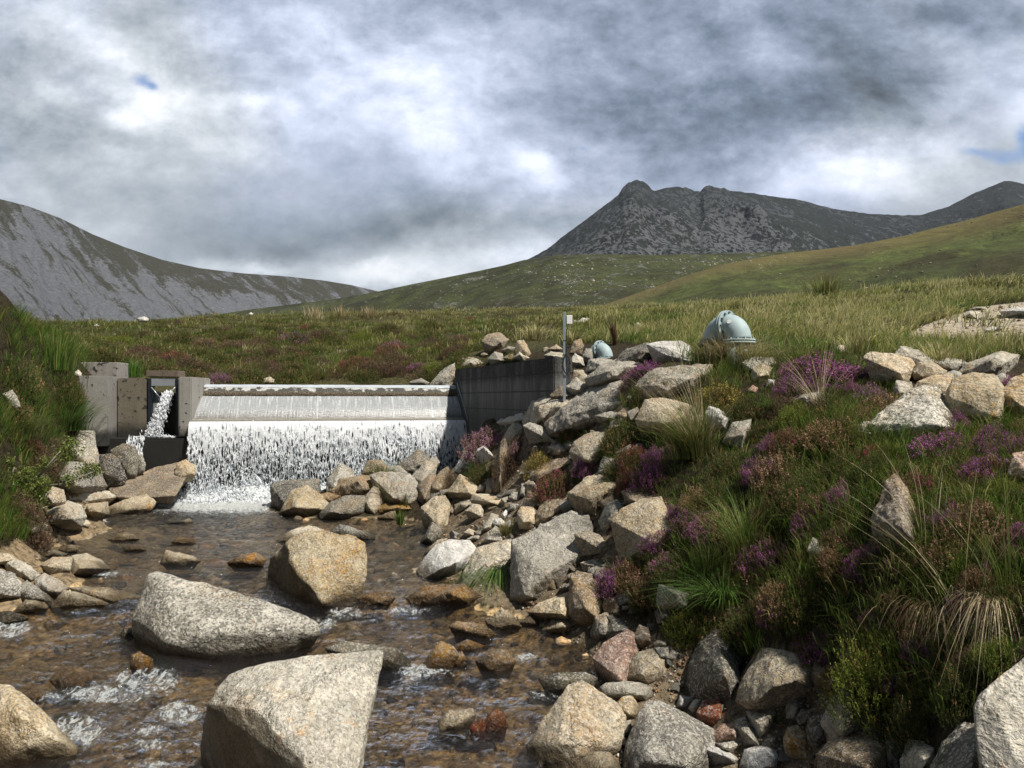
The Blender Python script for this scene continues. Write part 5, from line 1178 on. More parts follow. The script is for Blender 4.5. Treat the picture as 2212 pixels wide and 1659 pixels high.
R('E', 'pale', 'flat whitish stone among stems on the left bank', [(290, 290), (340, 250), (430, 275), (400, 300)], name='stone', cat='stone')
R('E', 'dark', 'small dark wet stone in the stream below the pale shelf', [(1068, 72), (1130, 52), (1182, 70), (1150, 84), (1080, 84)], name='stone', cat='stone')
R('E', 'orange', 'small orange stone touching the dark wet one', [(1170, 66), (1220, 48), (1247, 70), (1190, 82)], name='stone', cat='stone')
R('E', 'wet', 'black wet stone against the left side of the big speckled boulder', [(775, 800), (800, 752), (860, 760), (862, 805), (790, 828)], name='stone', cat='stone')
R('E', 'wetbrown', 'reddish-brown wet rock under the overhang of the speckled boulder', [(840, 1010), (850, 930), (900, 910), (980, 960), (985, 1040), (900, 1070)])
R('E', 'wetbrown', 'submerged golden rock in the rapid at lower left', [(330, 1090), (400, 1020), (520, 1010), (600, 1060), (540, 1140), (400, 1150)], lean=1.2)
R('E', 'wetbrown', 'golden rock just under the surface left of the rapid', [(130, 1190), (200, 1140), (290, 1150), (290, 1200), (200, 1230)], lean=1.2)
# centre foreground (F)
R('F', 'orange', 'large mid-stream boulder with a warm face and a dark left side', [(100, 430, .8), (110, 370, .7), (135, 310, .5), (210, 215, .1), (300, 165), (400, 150), (500, 160), (640, 175), (690, 220), (705, 330), (700, 440), (650, 560), (600, 640), (480, 635), (420, 590), (380, 575, .25), (240, 540, .6), (110, 485, .8)],
  inner=[(225, 235, -.10), (240, 330, -.24), (320, 430, -.30), (400, 520, -.32), (445, 600, -.26), (330, 230, -.12), (560, 400, -.16), (640, 230, -.02)], rough=.06, lean=.5, sm=1, tone=(-.88, -.42, -.2, .66))  # left side darkened in its colour to stand for shade
R('F', 'orange', 'orange rock showing behind the large mid-stream boulder', [(150, 190), (250, 130), (350, 97), (440, 120), (455, 160), (300, 190), (200, 205)])
R('F', 'dark', 'long dark mossy stone in water behind the mid-stream boulder', [(500, 135), (560, 90), (700, 130), (778, 155), (772, 187), (690, 193), (560, 168)])
R('F', 'pale', 'huge flat-topped pale slab with a dark undercut side in the foreground', [(-335, 1760, 1.0), (-338, 1500, .85), (-330, 1360, .5), (-300, 1250, .0), (-230, 1140), (-150, 1050), (-50, 1010), (150, 965), (350, 930), (600, 908), (810, 895), (838, 905), (838, 950), (790, 1160), (730, 1400), (672, 1760)],
  inner=[(-150, 1238, -.13), (-40, 1240, -.24), (10, 1285, -.30), (130, 1300, -.35), (210, 1400, -.37), (380, 1640, -.42), (430, 1760, -.42), (650, 1700, -.24)], lean=.75, thick=.7, rough=.03, bulge=.2, sm=1, d=4.05, grow=1.0, tone=(-.86, -.5, -.12, .66))  # shade of the undercut side painted into its colour
R('F', 'wetbrown', 'flat brown rock with water sliding over it right of mid stream', [(990, 560), (1120, 490), (1340, 475), (1455, 555), (1380, 595), (1130, 628), (1020, 610)], lean=.9)
R('F', 'wetbrown', 'pale wet sill with water pouring over it beside the mid-stream boulder', [(650, 570), (730, 530), (860, 520), (905, 560), (850, 605), (720, 615)], lean=.7)
R('F', 'white', 'white speckled slab resting at the right stream edge', [(1060, 385), (1110, 300), (1180, 225), (1260, 195), (1380, 200), (1425, 250), (1400, 330), (1290, 405), (1200, 425), (1100, 432)], rough=.04)
R('F', 'warm', 'tan rock behind the white speckled slab', [(1100, 275), (1180, 190), (1240, 180), (1210, 235), (1130, 288)])
R('F', 'pale', 'long pale rock behind the hanging green tuft', [(1325, 455), (1400, 360), (1440, 250), (1600, 200), (1700, 180), (1710, 280), (1520, 330), (1440, 430), (1380, 485)])
R('F', 'warm', 'pyramid-shaped cream stone at the water edge', [(1500, 710), (1600, 640), (1670, 680), (1720, 745), (1600, 755), (1550, 775)], inner=[(1600, 660, -.05), (1560, 750, -.2), (1680, 730, -.2)])
R('F', 'wetbrown', 'submerged tan wedge left of the pyramid stone', [(1265, 750), (1320, 715), (1480, 735), (1562, 800), (1540, 830), (1400, 795)])
R('F', 'warm', 'long beige sloping boulder at the right stream edge', [(1780, 650), (1850, 590), (1960, 560), (2050, 515), (2065, 600), (2040, 695), (1950, 705), (1860, 705)], rough=.05)
R('F', 'warm', 'small beige stone at the tip of the long beige boulder', [(1718, 720), (1780, 662), (1842, 690), (1835, 735), (1740, 745)], name='stone', cat='stone')
R('F', 'warm', 'knobbly beige stone in shallow water by the dark bank', [(1865, 770), (1930, 700), (2000, 690), (2052, 740), (2000, 785), (1900, 795)], name='stone', cat='stone')
R('F', 'wetbrown', 'bright amber boulder in the rapid with water sheeting over it', [(1065, 1040), (1140, 920), (1200, 850), (1280, 880), (1312, 930), (1250, 1005), (1170, 1055)], rough=.04)
R('F', 'wetbrown', 'round amber stone beside the bright amber boulder', [(1275, 945), (1340, 910), (1372, 960), (1330, 1015), (1280, 990)], rough=.04, name='stone', cat='stone')
R('F', 'wetbrown', 'reddish speckled rock awash right of the amber boulders', [(1435, 970), (1520, 900), (1620, 900), (1685, 970), (1600, 1055), (1480, 1045)], rough=.04)
R('F', 'wetbrown', 'yellowish rock awash above the amber boulders', [(1260, 880), (1380, 830), (1485, 870), (1450, 910), (1320, 915)], rough=.04)
R('F', 'dark', 'mossy wet boulder behind the right end of the pale slab', [(480, 890), (600, 848), (760, 870), (905, 890), (985, 960), (1000, 1035), (860, 1020), (700, 960)], rough=.05)
R('F', 'warm', 'pale wet wedge awash left of the red stone', [(1130, 1450), (1180, 1370), (1260, 1300), (1400, 1285), (1422, 1310), (1300, 1395), (1200, 1455)])
R('F', 'red', 'red stone in the lower rapids', [(1488, 1390), (1510, 1320), (1560, 1283), (1612, 1310), (1632, 1380), (1560, 1445), (1490, 1465)])
R('F', 'red', 'dark red stone half submerged beside the red one', [(1378, 1405), (1430, 1360), (1485, 1340), (1495, 1462), (1400, 1455)])
R('F', 'dark', 'yellow-mossed flat boulder at the right edge of the lower rapids', [(1845, 1080), (1960, 1050), (2130, 1045), (2205, 1080), (2175, 1145), (1980, 1185), (1900, 1165)], rough=.05)
# right foreground (G)
R('G', 'pale', 'large tall grey-brown boulder beside the hanging green tuft', [(45, 200), (150, 150), (260, 100), (400, 20), (500, 50), (530, 130), (510, 240), (420, 330), (250, 430), (200, 485), (100, 565), (45, 545), (35, 350)], inner=[(140, 200, -.14), (160, 350, -.22), (240, 410, -.26), (110, 540, -.16), (420, 90, -.06), (400, 300, -.1)], rough=.05)
R('G', 'orange', 'tall speckled boulder with an orange side in the lower centre', [(140, 1510), (240, 1400), (300, 1280), (390, 1140), (470, 1115), (540, 1150), (680, 1240), (738, 1320), (715, 1440), (700, 1525), (600, 1570), (480, 1620), (420, 1700), (190, 1700)], inner=[(480, 1150, -.05), (440, 1340, -.22), (450, 1500, -.25), (640, 1400, -.14), (330, 1500, -.2)], rough=.06, lean=.55)
R('G', 'orange', 'golden cream boulder at the bottom edge below the tall speckled one', [(410, 1660), (470, 1580), (560, 1555), (650, 1560), (705, 1620), (745, 1720), (420, 1740)], rough=.035, sm=4)
R('G', 'grey', 'big dome boulder finely speckled grey at the bottom edge', [(780, 1500), (850, 1330), (900, 1250), (960, 1232), (1060, 1270), (1200, 1350), (1322, 1420), (1330, 1480), (1260, 1545), (1225, 1740), (750, 1740)], rough=.04, sm=4, inner=[(980, 1290, -.06), (1000, 1480, -.22), (1180, 1440, -.16), (900, 1600, -.22), (1130, 1640, -.2)])
R('G', 'warm', 'round ochre stone between the tall speckled and the dome boulders', [(703, 1240), (740, 1200), (800, 1195), (842, 1260), (832, 1330), (780, 1348), (715, 1325)], rough=.03, sm=5)
R('G', 'pale', 'smooth flat oval stone in shallow water', [(598, 1140), (640, 1110), (740, 1100), (840, 1105), (912, 1130), (932, 1190), (880, 1225), (760, 1208), (620, 1195)], rough=.025, sm=5)
R('G', 'pink', 'pale pink-tinged angular slab tilted above the oval stone', [(555, 945), (620, 860), (700, 810), (770, 778), (812, 800), (842, 880), (735, 970), (752, 1105), (650, 1085), (600, 1005)], inner=[(600, 960, -.15), (700, 960, -.2), (720, 1080, -.25), (780, 840, -.05)], rough=.05)
R('G', 'warm', 'cream block with a red-brown scar right of the pink-tinged slab', [(750, 1085), (780, 980), (830, 920), (900, 900), (970, 898), (1012, 960), (1012, 1040), (900, 1108), (830, 1103)], rough=.05)
R('G', 'grey', 'upright grey stone in front of the shaded bank', [(535, 800), (560, 690), (640, 655), (658, 700), (640, 805), (590, 833), (550, 825)])
R('G', 'grey', 'grey-tan stone touching the upright grey one', [(630, 790), (670, 700), (720, 700), (782, 760), (710, 810), (650, 825)])
R('G', 'brown', 'brown rounded stone right of the grey-tan one', [(808, 810), (850, 735), (910, 760), (918, 840), (870, 873), (820, 835)])
R('G', 'brown', 'brown upright stone by the square block under heather', [(613, 610), (640, 550), (690, 545), (722, 590), (700, 655), (630, 655)])
R('G', 'grey', 'pointed grey stone hanging under the pink-tipped heather', [(690, 570), (720, 480), (760, 450), (785, 580), (720, 600)])
R('G', 'brown', 'square brown block under the left heather tip', [(385, 660), (410, 430), (450, 400), (540, 420), (612, 520), (590, 695), (520, 725), (440, 715)], rough=.05)
R('G', 'grey', 'shaded grey block high under the heather overhang', [(963, 580), (980, 480), (1100, 500), (1165, 540), (1142, 612), (1000, 638), (970, 615)], rough=.05)
R('G', 'dark', 'shaded greenish stone below the grey overhang block', [(953, 660), (1040, 640), (1055, 700), (970, 725)])
R('G', 'dark', 'very large dark rough boulder in shade at the foot of the heather', [(1160, 1105), (1180, 980), (1240, 850), (1330, 770), (1420, 830), (1485, 950), (1475, 1100), (1430, 1195), (1300, 1220), (1190, 1195)], rough=.06)
R('G', 'warm', 'big tan granite boulder resting on small stones at lower right', [(1478, 1215), (1500, 1140), (1590, 1020), (1640, 900), (1700, 895), (1840, 920), (1952, 1030), (1942, 1150), (1850, 1205), (1690, 1272), (1560, 1275)], inner=[(1650, 930, -.04), (1640, 1080, -.2), (1720, 1130, -.26), (1600, 1240, -.2), (1860, 1090, -.16)], rough=.045)
R('G', 'white', 'bright white squared stone at the bottom edge', [(1498, 1650), (1530, 1540), (1680, 1510), (1735, 1580), (1722, 1650), (1640, 1720), (1510, 1700)], rough=.035)
R('G', 'white', 'cream elongated pebble beside the bright white stone', [(1262, 1532), (1310, 1513), (1430, 1555), (1482, 1600), (1465, 1630), (1330, 1582)], rough=.025, sm=4, name='stone', cat='stone')
R('G', 'speck', 'small oval black-and-white speckled pebble at the bottom', [(1218, 1595), (1260, 1563), (1350, 1573), (1358, 1612), (1290, 1634), (1225, 1618)], rough=.025, sm=4, name='stone', cat='stone')
R('G', 'warm', 'cream pebble below the elongated one at the bottom edge', [(1350, 1650), (1400, 1613), (1480, 1628), (1482, 1690), (1360, 1700)], rough=.025, sm=4, name='stone', cat='stone')
R('G', 'pink', 'pinkish flat-topped stone beside the dome boulder', [(1308, 1445), (1380, 1380), (1460, 1368), (1492, 1420), (1480, 1485), (1350, 1505), (1310, 1482)], rough=.05)
R('G', 'pale', 'pale rounded stone in front of the pinkish flat-topped one', [(1343, 1495), (1400, 1450), (1470, 1460), (1504, 1500), (1440, 1555), (1370, 1532)], rough=.04)
R('G', 'grey', 'steep grey stone behind the pinkish flat-topped one', [(1458, 1365), (1530, 1328), (1590, 1430), (1613, 1505), (1510, 1475)])
R('G', 'pale', 'pale tapering stone pointing down beneath the tan granite boulder', [(1548, 1300), (1640, 1280), (1710, 1278), (1718, 1320), (1660, 1405), (1630, 1453), (1590, 1405)])
R('G', 'grey', 'small grey block right of the bright white stone', [(1638, 1510), (1680, 1440), (1742, 1450), (1745, 1505), (1690, 1535)])
R('G', 'warm', 'ochre upright stone in the lower right rubble', [(1780, 1460), (1810, 1400), (1870, 1385), (1922, 1440), (1925, 1585), (1850, 1565), (1785, 1525)], rough=.05)
R('G', 'wet', 'black wet stone with a white spot in the lower right rubble', [(1928, 1405), (1950, 1320), (2030, 1318), (2063, 1400), (2052, 1475), (1990, 1523), (1938, 1485)], rough=.05)
R('G', 'pale', 'light grey leaning slab below the dark green bush', [(2028, 1360), (2100, 1200), (2150, 1110), (2215, 1150), (2265, 1250), (2252, 1400), (2185, 1505), (2100, 1435)], rough=.04)
R('G', 'red', 'red-brown cracked stone above the pinkish one', [(1222, 1300), (1260, 1230), (1370, 1218), (1383, 1340), (1330, 1375), (1250, 1325)])
R('G', 'white', 'white angular stone beneath the very large dark boulder', [(1088, 1265), (1110, 1193), (1197, 1210), (1150, 1275)], name='stone', cat='stone')
R('G', 'pale', 'pale twisted stone next to the white angular one', [(1163, 1275), (1200, 1220), (1270, 1193), (1278, 1232), (1200, 1304)], name='stone', cat='stone')
R('G', 'pale', 'thin pale stone lying on grit above the cream block', [(938, 855), (960, 833), (1020, 843), (1023, 867), (950, 873)], name='stone', cat='stone')
R('G', 'grey', 'small grey stone behind the cream scarred block', [(945, 885), (1035, 875), (1045, 950), (980, 955)], name='stone', cat='stone')
R('G', 'grey', 'flat grey chip right of the cream scarred block', [(1008, 955), (1060, 895), (1105, 920), (1065, 965)], name='stone', cat='stone')
R('G', 'pale', 'small pale block between the two lower centre boulders', [(718, 1445), (735, 1358), (792, 1353), (792, 1443), (740, 1458)], name='stone', cat='stone')
R('G', 'grey', 'small grey stone just under the pale block between boulders', [(718, 1505), (740, 1455), (783, 1490), (762, 1523)], name='stone', cat='stone')
R('G', 'pale', 'narrow pale stone under the right of the tan granite boulder', [(1798, 1335), (1800, 1220), (1850, 1198), (1884, 1260), (1853, 1335)], name='stone', cat='stone')
R('G', 'grey', 'small grey stone above the black wet one', [(1858, 1335), (1890, 1278), (1953, 1290), (1933, 1373), (1880, 1375)], name='stone', cat='stone')
R('G', 'brown', 'brown shaded stone right of the tan granite boulder', [(1958, 1055), (1980, 978), (2063, 1040), (2053, 1105), (1990, 1123)])
R('G', 'brown', 'brown flat stone behind the light grey leaning slab', [(2018, 1085), (2100, 1048), (2163, 1110), (2100, 1185), (2040, 1155)])
R('G', 'grey', 'small shaded stone right of the large tall grey-brown boulder', [(468, 335), (570, 308), (592, 350), (500, 388)], name='stone', cat='stone')
R('G', 'grey', 'rounded shaded stone over the square brown block', [(518, 385), (580, 338), (643, 370), (603, 443), (530, 443)])
R('G', 'warm', 'flat pale slab wedged left of the large cream square-faced boulder', [(433, 155), (500, 128), (590, 160), (643, 230), (622, 263), (540, 235), (460, 193)])
# bottom right corner (H)
R('H', 'pale', 'massive light grey boulder cut by the bottom right picture corner', [(1898, 1275), (1950, 1180), (2100, 1060), (2212, 980), (2420, 1000), (2420, 1760), (1990, 1760), (1920, 1500)], rough=.035, sm=3, d=2.75, inner=[(2040, 1300, -.15), (2250, 1200, -.15), (2150, 1600, -.2)])
R('H', 'brown', 'brown speckled boulder at the bottom below the dark green bush', [(895, 1570), (960, 1490), (1100, 1480), (1150, 1430), (1235, 1450), (1305, 1530), (1320, 1740), (910, 1740)], rough=.05)
R('H', 'pale', 'pale angular stone at the bottom, left of the corner boulder', [(1418, 1610), (1470, 1478), (1560, 1493), (1624, 1540), (1624, 1630), (1560, 1720), (1430, 1720)], rough=.05)
R('H', 'dark', 'dark sloping boulder filling the gap left of the corner boulder', [(1580, 1740), (1700, 1500), (1800, 1380), (1900, 1375), (1960, 1500), (1990, 1740)])
R('H', 'dark', 'dark narrow stone between the brown speckled and pale angular stones', [(1328, 1490), (1400, 1468), (1423, 1560), (1405, 1660), (1340, 1630)])
R('H', 'pale', 'white stone lying in grass amid the right heather', [(820, 255), (850, 173), (920, 198), (973, 240), (962, 283), (900, 293)], lean=.8)
# scree between pool and heather (J)
R('J', 'orange', 'flat block half orange half white on the scree', [(983, 745), (1010, 678), (1130, 680), (1240, 690), (1295, 740), (1262, 793), (1100, 798), (1000, 775)], rough=.04)
R('J', 'grey', 'grey rounded block left of the half orange one', [(788, 855), (860, 760), (990, 718), (1002, 780), (930, 833), (820, 893)])
R('J', 'warm', 'pale scree stone with an orange foot behind the little grass tufts', [(918, 860), (1000, 793), (1080, 800), (1113, 860), (1100, 925), (1000, 885)])
R('J', 'brown', 'brown humped rock against dark grass above the half orange block', [(728, 600), (740, 540), (760, 470), (862, 468), (840, 520), (790, 560)])
R('J', 'brown', 'brown nub of rock under the sharp-ridged boulder', [(868, 400), (920, 348), (1002, 380), (982, 433), (890, 453)])
R('J', 'orange', 'barrel-shaped orange-brown boulder on the scree', [(1488, 895), (1530, 828), (1650, 828), (1693, 870), (1683, 1000), (1620, 1053), (1500, 1013)], rough=.05)
R('J', 'brown', 'mossy brown boulder behind the barrel-shaped one', [(1498, 815), (1560, 718), (1700, 738), (1743, 800), (1680, 855), (1520, 845)])
R('J', 'brown', 'long smooth brown slab above the large tall boulder', [(1688, 1005), (1700, 880), (1800, 760), (2065, 718), (2053, 780), (1900, 865), (1830, 965), (1760, 1008)])
R('J', 'pale', 'pale faceted scree stone near three small tufts', [(1112, 1195), (1160, 1098), (1240, 1033), (1303, 1080), (1313, 1185), (1200, 1205)])
R('J', 'warm', 'small tan stone behind the short bright green tuft', [(898, 1095), (960, 1058), (1023, 1080), (1003, 1133), (920, 1133)], name='stone', cat='stone')
R('J', 'pale', 'thin pale stone right of the short bright green tuft', [(928, 1175), (1000, 1128), (1073, 1118), (1063, 1173), (960, 1193)], name='stone', cat='stone')
R('J', 'pale', 'pale craggy scree stone left of centre below the half orange block', [(1072, 1095), (1130, 1000), (1200, 898), (1273, 910), (1268, 1000), (1185, 1063)])
R('J', 'white', 'small pale stone in the middle of the scree chips', [(1218, 1000), (1240, 955), (1303, 938), (1353, 990), (1303, 1035)], name='stone', cat='stone')
R('J', 'grey', 'grey chip leaning below the fern', [(1308, 725), (1380, 708), (1385, 760), (1350, 803)], name='stone', cat='stone')
R('J', 'grey', 'grey angular stone right of the grey chip', [(1388, 715), (1440, 658), (1503, 668), (1493, 745), (1420, 763)], name='stone', cat='stone')
R('J', 'dark', 'dark flat stone below the tall brown slab', [(1306, 705), (1340, 648), (1475, 618), (1443, 675)], name='stone', cat='stone')
R('J', 'grey', 'upright narrow grey stone on the upper scree', [(1503, 705), (1530, 563), (1577, 568), (1563, 695)], name='stone', cat='stone')
R('J', 'grey', 'grey hump right of the upright narrow stone', [(1568, 660), (1568, 560), (1640, 513), (1703, 560), (1693, 645), (1600, 645)])
R('J', 'brown', 'brown stone below the crimson heather', [(1568, 725), (1600, 640), (1693, 680), (1725, 720), (1650, 725)], name='stone', cat='stone')
R('J', 'brown', 'big brown rock carrying the crimson heather', [(1565, 560), (1570, 500), (1640, 400), (1750, 340), (1860, 298), (2013, 290), (2055, 340), (1920, 430), (1760, 530), (1640, 560)])
R('J', 'grey', 'small blue-grey stone under a fern frond', [(1038, 645), (1080, 578), (1143, 600), (1133, 645)], name='stone', cat='stone')
R('J', 'brown', 'lumpy brown rock between the pool pile and the scree', [(513, 680), (540, 560), (640, 450), (720, 400), (745, 520), (720, 610), (640, 670), (560, 705)])
R('J', 'dark', 'dark wet boulder at the pool corner', [(425, 1215), (500, 1080), (560, 990), (653, 1060), (643, 1155), (560, 1225)])
R('J', 'grey', 'little grey stone wedged beside the white speckled slab', [(888, 1495), (920, 1453), (973, 1460), (953, 1513), (900, 1533)], name='stone', cat='stone')
R('J', 'pale', 'pale stone at the top edge of the large tall boulder', [(1708, 1045), (1740, 988), (1853, 1000), (1803, 1055), (1720, 1073)], name='stone', cat='stone')
R('J', 'white', 'small white triangular chip above the large tall boulder', [(1878, 995), (1910, 933), (1963, 970), (1903, 1005)], name='stone', cat='stone')
R('J', 'grey', 'shadowed grey stone left of the barrel boulder', [(1378, 865), (1400, 780), (1473, 790), (1463, 855)], name='stone', cat='stone')
R('J', 'white', 'whitish upright chip beside the small grass tuft', [(1308, 905), (1360, 848), (1383, 890), (1343, 943)], name='stone', cat='stone')
R('J', 'brown', 'narrow brown stone beside the fern', [(1138, 685), (1160, 518), (1228, 520), (1223, 690)], name='stone', cat='stone')
R('J', 'brown', 'tall brown slab running up between the heathers', [(1185, 690), (1240, 500), (1255, 280), (1300, 130), (1345, 90), (1385, 200), (1345, 420), (1300, 630)], rough=.05)
R('J', 'brown', 'small brown stone at the left of the scree tufts', [(728, 865), (770, 813), (805, 850), (783, 895)], name='stone', cat='stone')


# stream surface -------------------------------------------------------------
FOAM = [(480, 1085, 120, 18, 1.3), (580, 1072, 60, 16, 1.3), (520, 1060, 120, 14, 1.3), (420, 1062, 50, 14, 1.1), (560, 1105, 70, 8, .55), (400, 1112, 90, 7, .35), (700, 1075, 50, 10, .8),
        (745, 1325, 26, 9, 1.0), (700, 1350, 22, 12, .9), (880, 1322, 40, 8, .85), (760, 1362, 50, 10, .45), (830, 1335, 60, 12, .45), (700, 1375, 50, 6, .5),
        (915, 1452, 34, 11, 1.1), (880, 1478, 20, 16, .75), (980, 1458, 22, 8, .6), (1134, 1422, 24, 9, .9), (1075, 1478, 26, 8, .7), (1165, 1505, 30, 9, .8), (1050, 1508, 16, 10, .6), (900, 1530, 34, 8, .5),
        (318, 1470, 40, 18, 1.25), (225, 1500, 60, 14, 1.15), (120, 1508, 50, 10, .8), (345, 1495, 46, 14, .7), (165, 1582, 40, 22, 1.2), (385, 1542, 30, 18, 1.2), (328, 1580, 26, 10, .9), (330, 1610, 40, 10, .8), (250, 1535, 50, 20, .5), (420, 1600, 40, 20, .6),
        (250, 1490, 90, 16, .45), (400, 1470, 60, 12, .4), (300, 1610, 90, 16, .45), (620, 1470, 40, 10, .3), (790, 1345, 70, 12, .4), (950, 1500, 60, 16, .4), (1100, 1440, 60, 12, .35),
        (10, 1358, 34, 14, 1.25), (210, 1240, 34, 4, 1.0), (196, 1126, 24, 7, 1.1), (120, 1170, 26, 5, .6), (240, 1342, 40, 8, .45), (330, 1655, 50, 12, .8), (530, 1452, 24, 7, .7), (40, 1642, 90, 5, .55), (270, 1372, 50, 6, .4), (590, 1245, 30, 4, .3), (470, 1192, 30, 4, .35)]
ux = np.linspace(-0.72, 0.42, 520); dy_ = np.geomspace(2.2, 15.3, 620)
UU, DD = np.meshgrid(ux, dy_, indexing='ij'); X, Y = UU * DD, DD
pn = np.stack([X, Y * 1.0, 0 * X], -1)
Wz = water_level(Y + 0.25 * fbm(pn * 1.1, 3, 41))
rif = np.interp(Y, [3, 4, 5.3, 6.0, 6.8, 7.4, 8.2, 10, 14, 15], [.9, .9, 1, .9, .8, 1, .4, .3, .45, .9])
Wz = Wz + rif * (0.042 * fbm(np.stack([X * 3.2, Y * 4.5, 0 * X], -1), 4, 43) + 0.010 * fbm(np.stack([X * 11, Y * 20, 0 * X], -1), 3, 44))
pj = proj(np.stack([X, Y, Wz], -1))
foam = np.zeros(X.shape)
for (px, py, rx, ry, a) in FOAM + WASH: foam = np.maximum(foam, min(a, 1.3) * .70 * np.exp(-((pj[0] - px) / rx / 2.2) ** 2 - ((pj[1] - py) / ry / 1.9) ** 2))
foam = np.where(pj[1] > 1120, np.minimum(foam, .60), foam)
Wz = Wz + 0.06 * np.clip(foam, 0, 1) * (0.4 + fbm(pn * 14, 3, 45))
me = mesh_np('stream_water', np.stack([X, Y, Wz], -1).reshape(-1, 3), grid_tris(*X.shape), smooth=True, attrs={'foam': foam.ravel(), 'riffle': rif.ravel()})
tag(link('stream_water', me, M_WATER), kind='structure')




# ------------------------------------------------------------------ small stones filling the scree and the shore (individual), then loose gravel
def lump(seed, n=9, flat=.85):
    r = random.Random(seed); pts = []
    for _ in range(n):
        v_ = mathutils.Vector((r.gauss(0, 1), r.gauss(0, 1), r.gauss(0, 1))).normalized(); v_.x *= r.uniform(.8, 1.1); v_.z *= flat * r.uniform(.8, 1.1); pts.append(v_)
    return stone_mesh(pts, .20, 1.6, .06, seed, 0, 'stone')


LUMPS = [lump(100 + i) for i in range(9)]
mkeys = ['pale', 'grey', 'warm', 'brown', 'pale', 'grey', 'orange', 'dark', 'white', 'pale']
for i, me in enumerate(LUMPS): me.materials.append(G['pale'])
COLW = {'pale': 'pale', 'grey': 'grey', 'warm': 'tan', 'brown': 'brown', 'orange': 'orange', 'dark': 'dark', 'white': 'white', 'pink': 'pink', 'wetbrown': 'wet brown'}
ZONES = [
    ('scree below the crimson heather', [(930, 1060), (1080, 1030), (1150, 1060), (1110, 1160), (1000, 1180), (925, 1165)], 40, 10, 30, ['pale', 'pale', 'grey', 'white', 'warm']),
    ('rubble at the foot of the dark boulders', [(1490, 1460), (1700, 1440), (1830, 1520), (1890, 1650), (1560, 1650), (1420, 1510)], 46, 16, 38, ['grey', 'pale', 'brown', 'warm', 'white']),
    ('stony strip at the right stream edge', [(1040, 1130), (1240, 1100), (1330, 1160), (1300, 1330), (1180, 1330), (1060, 1270)], 40, 12, 46, ['pale', 'grey', 'warm', 'white', 'brown']),
    ('rubble between the crimson heather and the giant slab', [(1060, 985), (1180, 930), (1300, 960), (1340, 1060), (1250, 1150), (1120, 1120)], 30, 14, 44, ['pale', 'warm', 'grey', 'brown', 'pale']),
    ('blocky slope above the shaded hollow', [(1150, 1130), (1300, 1070), (1430, 1110), (1440, 1200), (1330, 1240), (1300, 1330), (1180, 1330)], 34, 26, 64, ['pale', 'warm', 'grey', 'pale', 'brown', 'orange']),
    ('upper block field', [(1200, 900), (1330, 850), (1420, 860), (1400, 960), (1330, 1020), (1230, 1010)], 18, 24, 54, ['pale', 'warm', 'grey', 'pale']),
    ('shaded hollow under the heather', [(1290, 1300), (1440, 1320), (1480, 1440), (1400, 1450), (1310, 1390)], 28, 14, 38, ['grey', 'brown', 'dark']),
    ('gap under the giant slab', [(1180, 895), (1290, 880), (1330, 940), (1260, 1010), (1170, 1000)], 10, 9, 20, ['grey', 'brown', 'dark']),
    ('strip of stones above the wing wall', [(1080, 775), (1200, 750), (1280, 760), (1260, 800), (1100, 800)], 10, 9, 18, ['pale', 'warm', 'grey']),
    ('track at the upper right', [(1990, 720), (2100, 680), (2210, 670), (2210, 735), (2040, 740)], 14, 8, 22, ['white', 'pale']),
    ('left shore', [(90, 1100), (200, 1050), (330, 1080), (200, 1150), (60, 1210)], 12, 9, 22, ['warm', 'pale', 'grey', 'orange']),
]
rr = random.Random(5)
for zname, poly, cnt, smin, smax, ms in ZONES:
    xs_, ys_ = [p[0] for p in poly], [p[1] for p in poly]; made = 0
    while made < cnt:
        a, b = rr.uniform(min(xs_), max(xs_)), rr.uniform(min(ys_), max(ys_))
        if not inpoly(np.array([a]), np.array([b]), poly)[0]: continue
        made += 1
        d = hit(a, b)
        if d is None: continue
        k = rr.choice(ms); s = (smin + (smax - smin) * rr.random() ** 2.2) * d / FPX * .55
        nm_ = 'stone' if s * FPX / d < 15 else 'boulder'; o = bpy.data.objects.new(nm_, LUMPS[rr.randrange(len(LUMPS))]); COL.objects.link(o)
        p = P(a, b, d); o.location = (p[0], p[1], p[2] + s * .25); o.scale = (s * rr.uniform(.8, 1.3), s * rr.uniform(.8, 1.2), s * rr.uniform(.6, 1.0)); o.rotation_euler = (rr.uniform(-.5, .5), rr.uniform(-.5, .5), rr.uniform(0, 6.3))
        o.material_slots[0].link = 'OBJECT'; o.material_slots[0].material = G[k]
        tag(o, which(f'small {COLW[k]} stone', p) or f'small {COLW[k]} angular stone in the {zname}', nm_, f'small stones, {zname}')


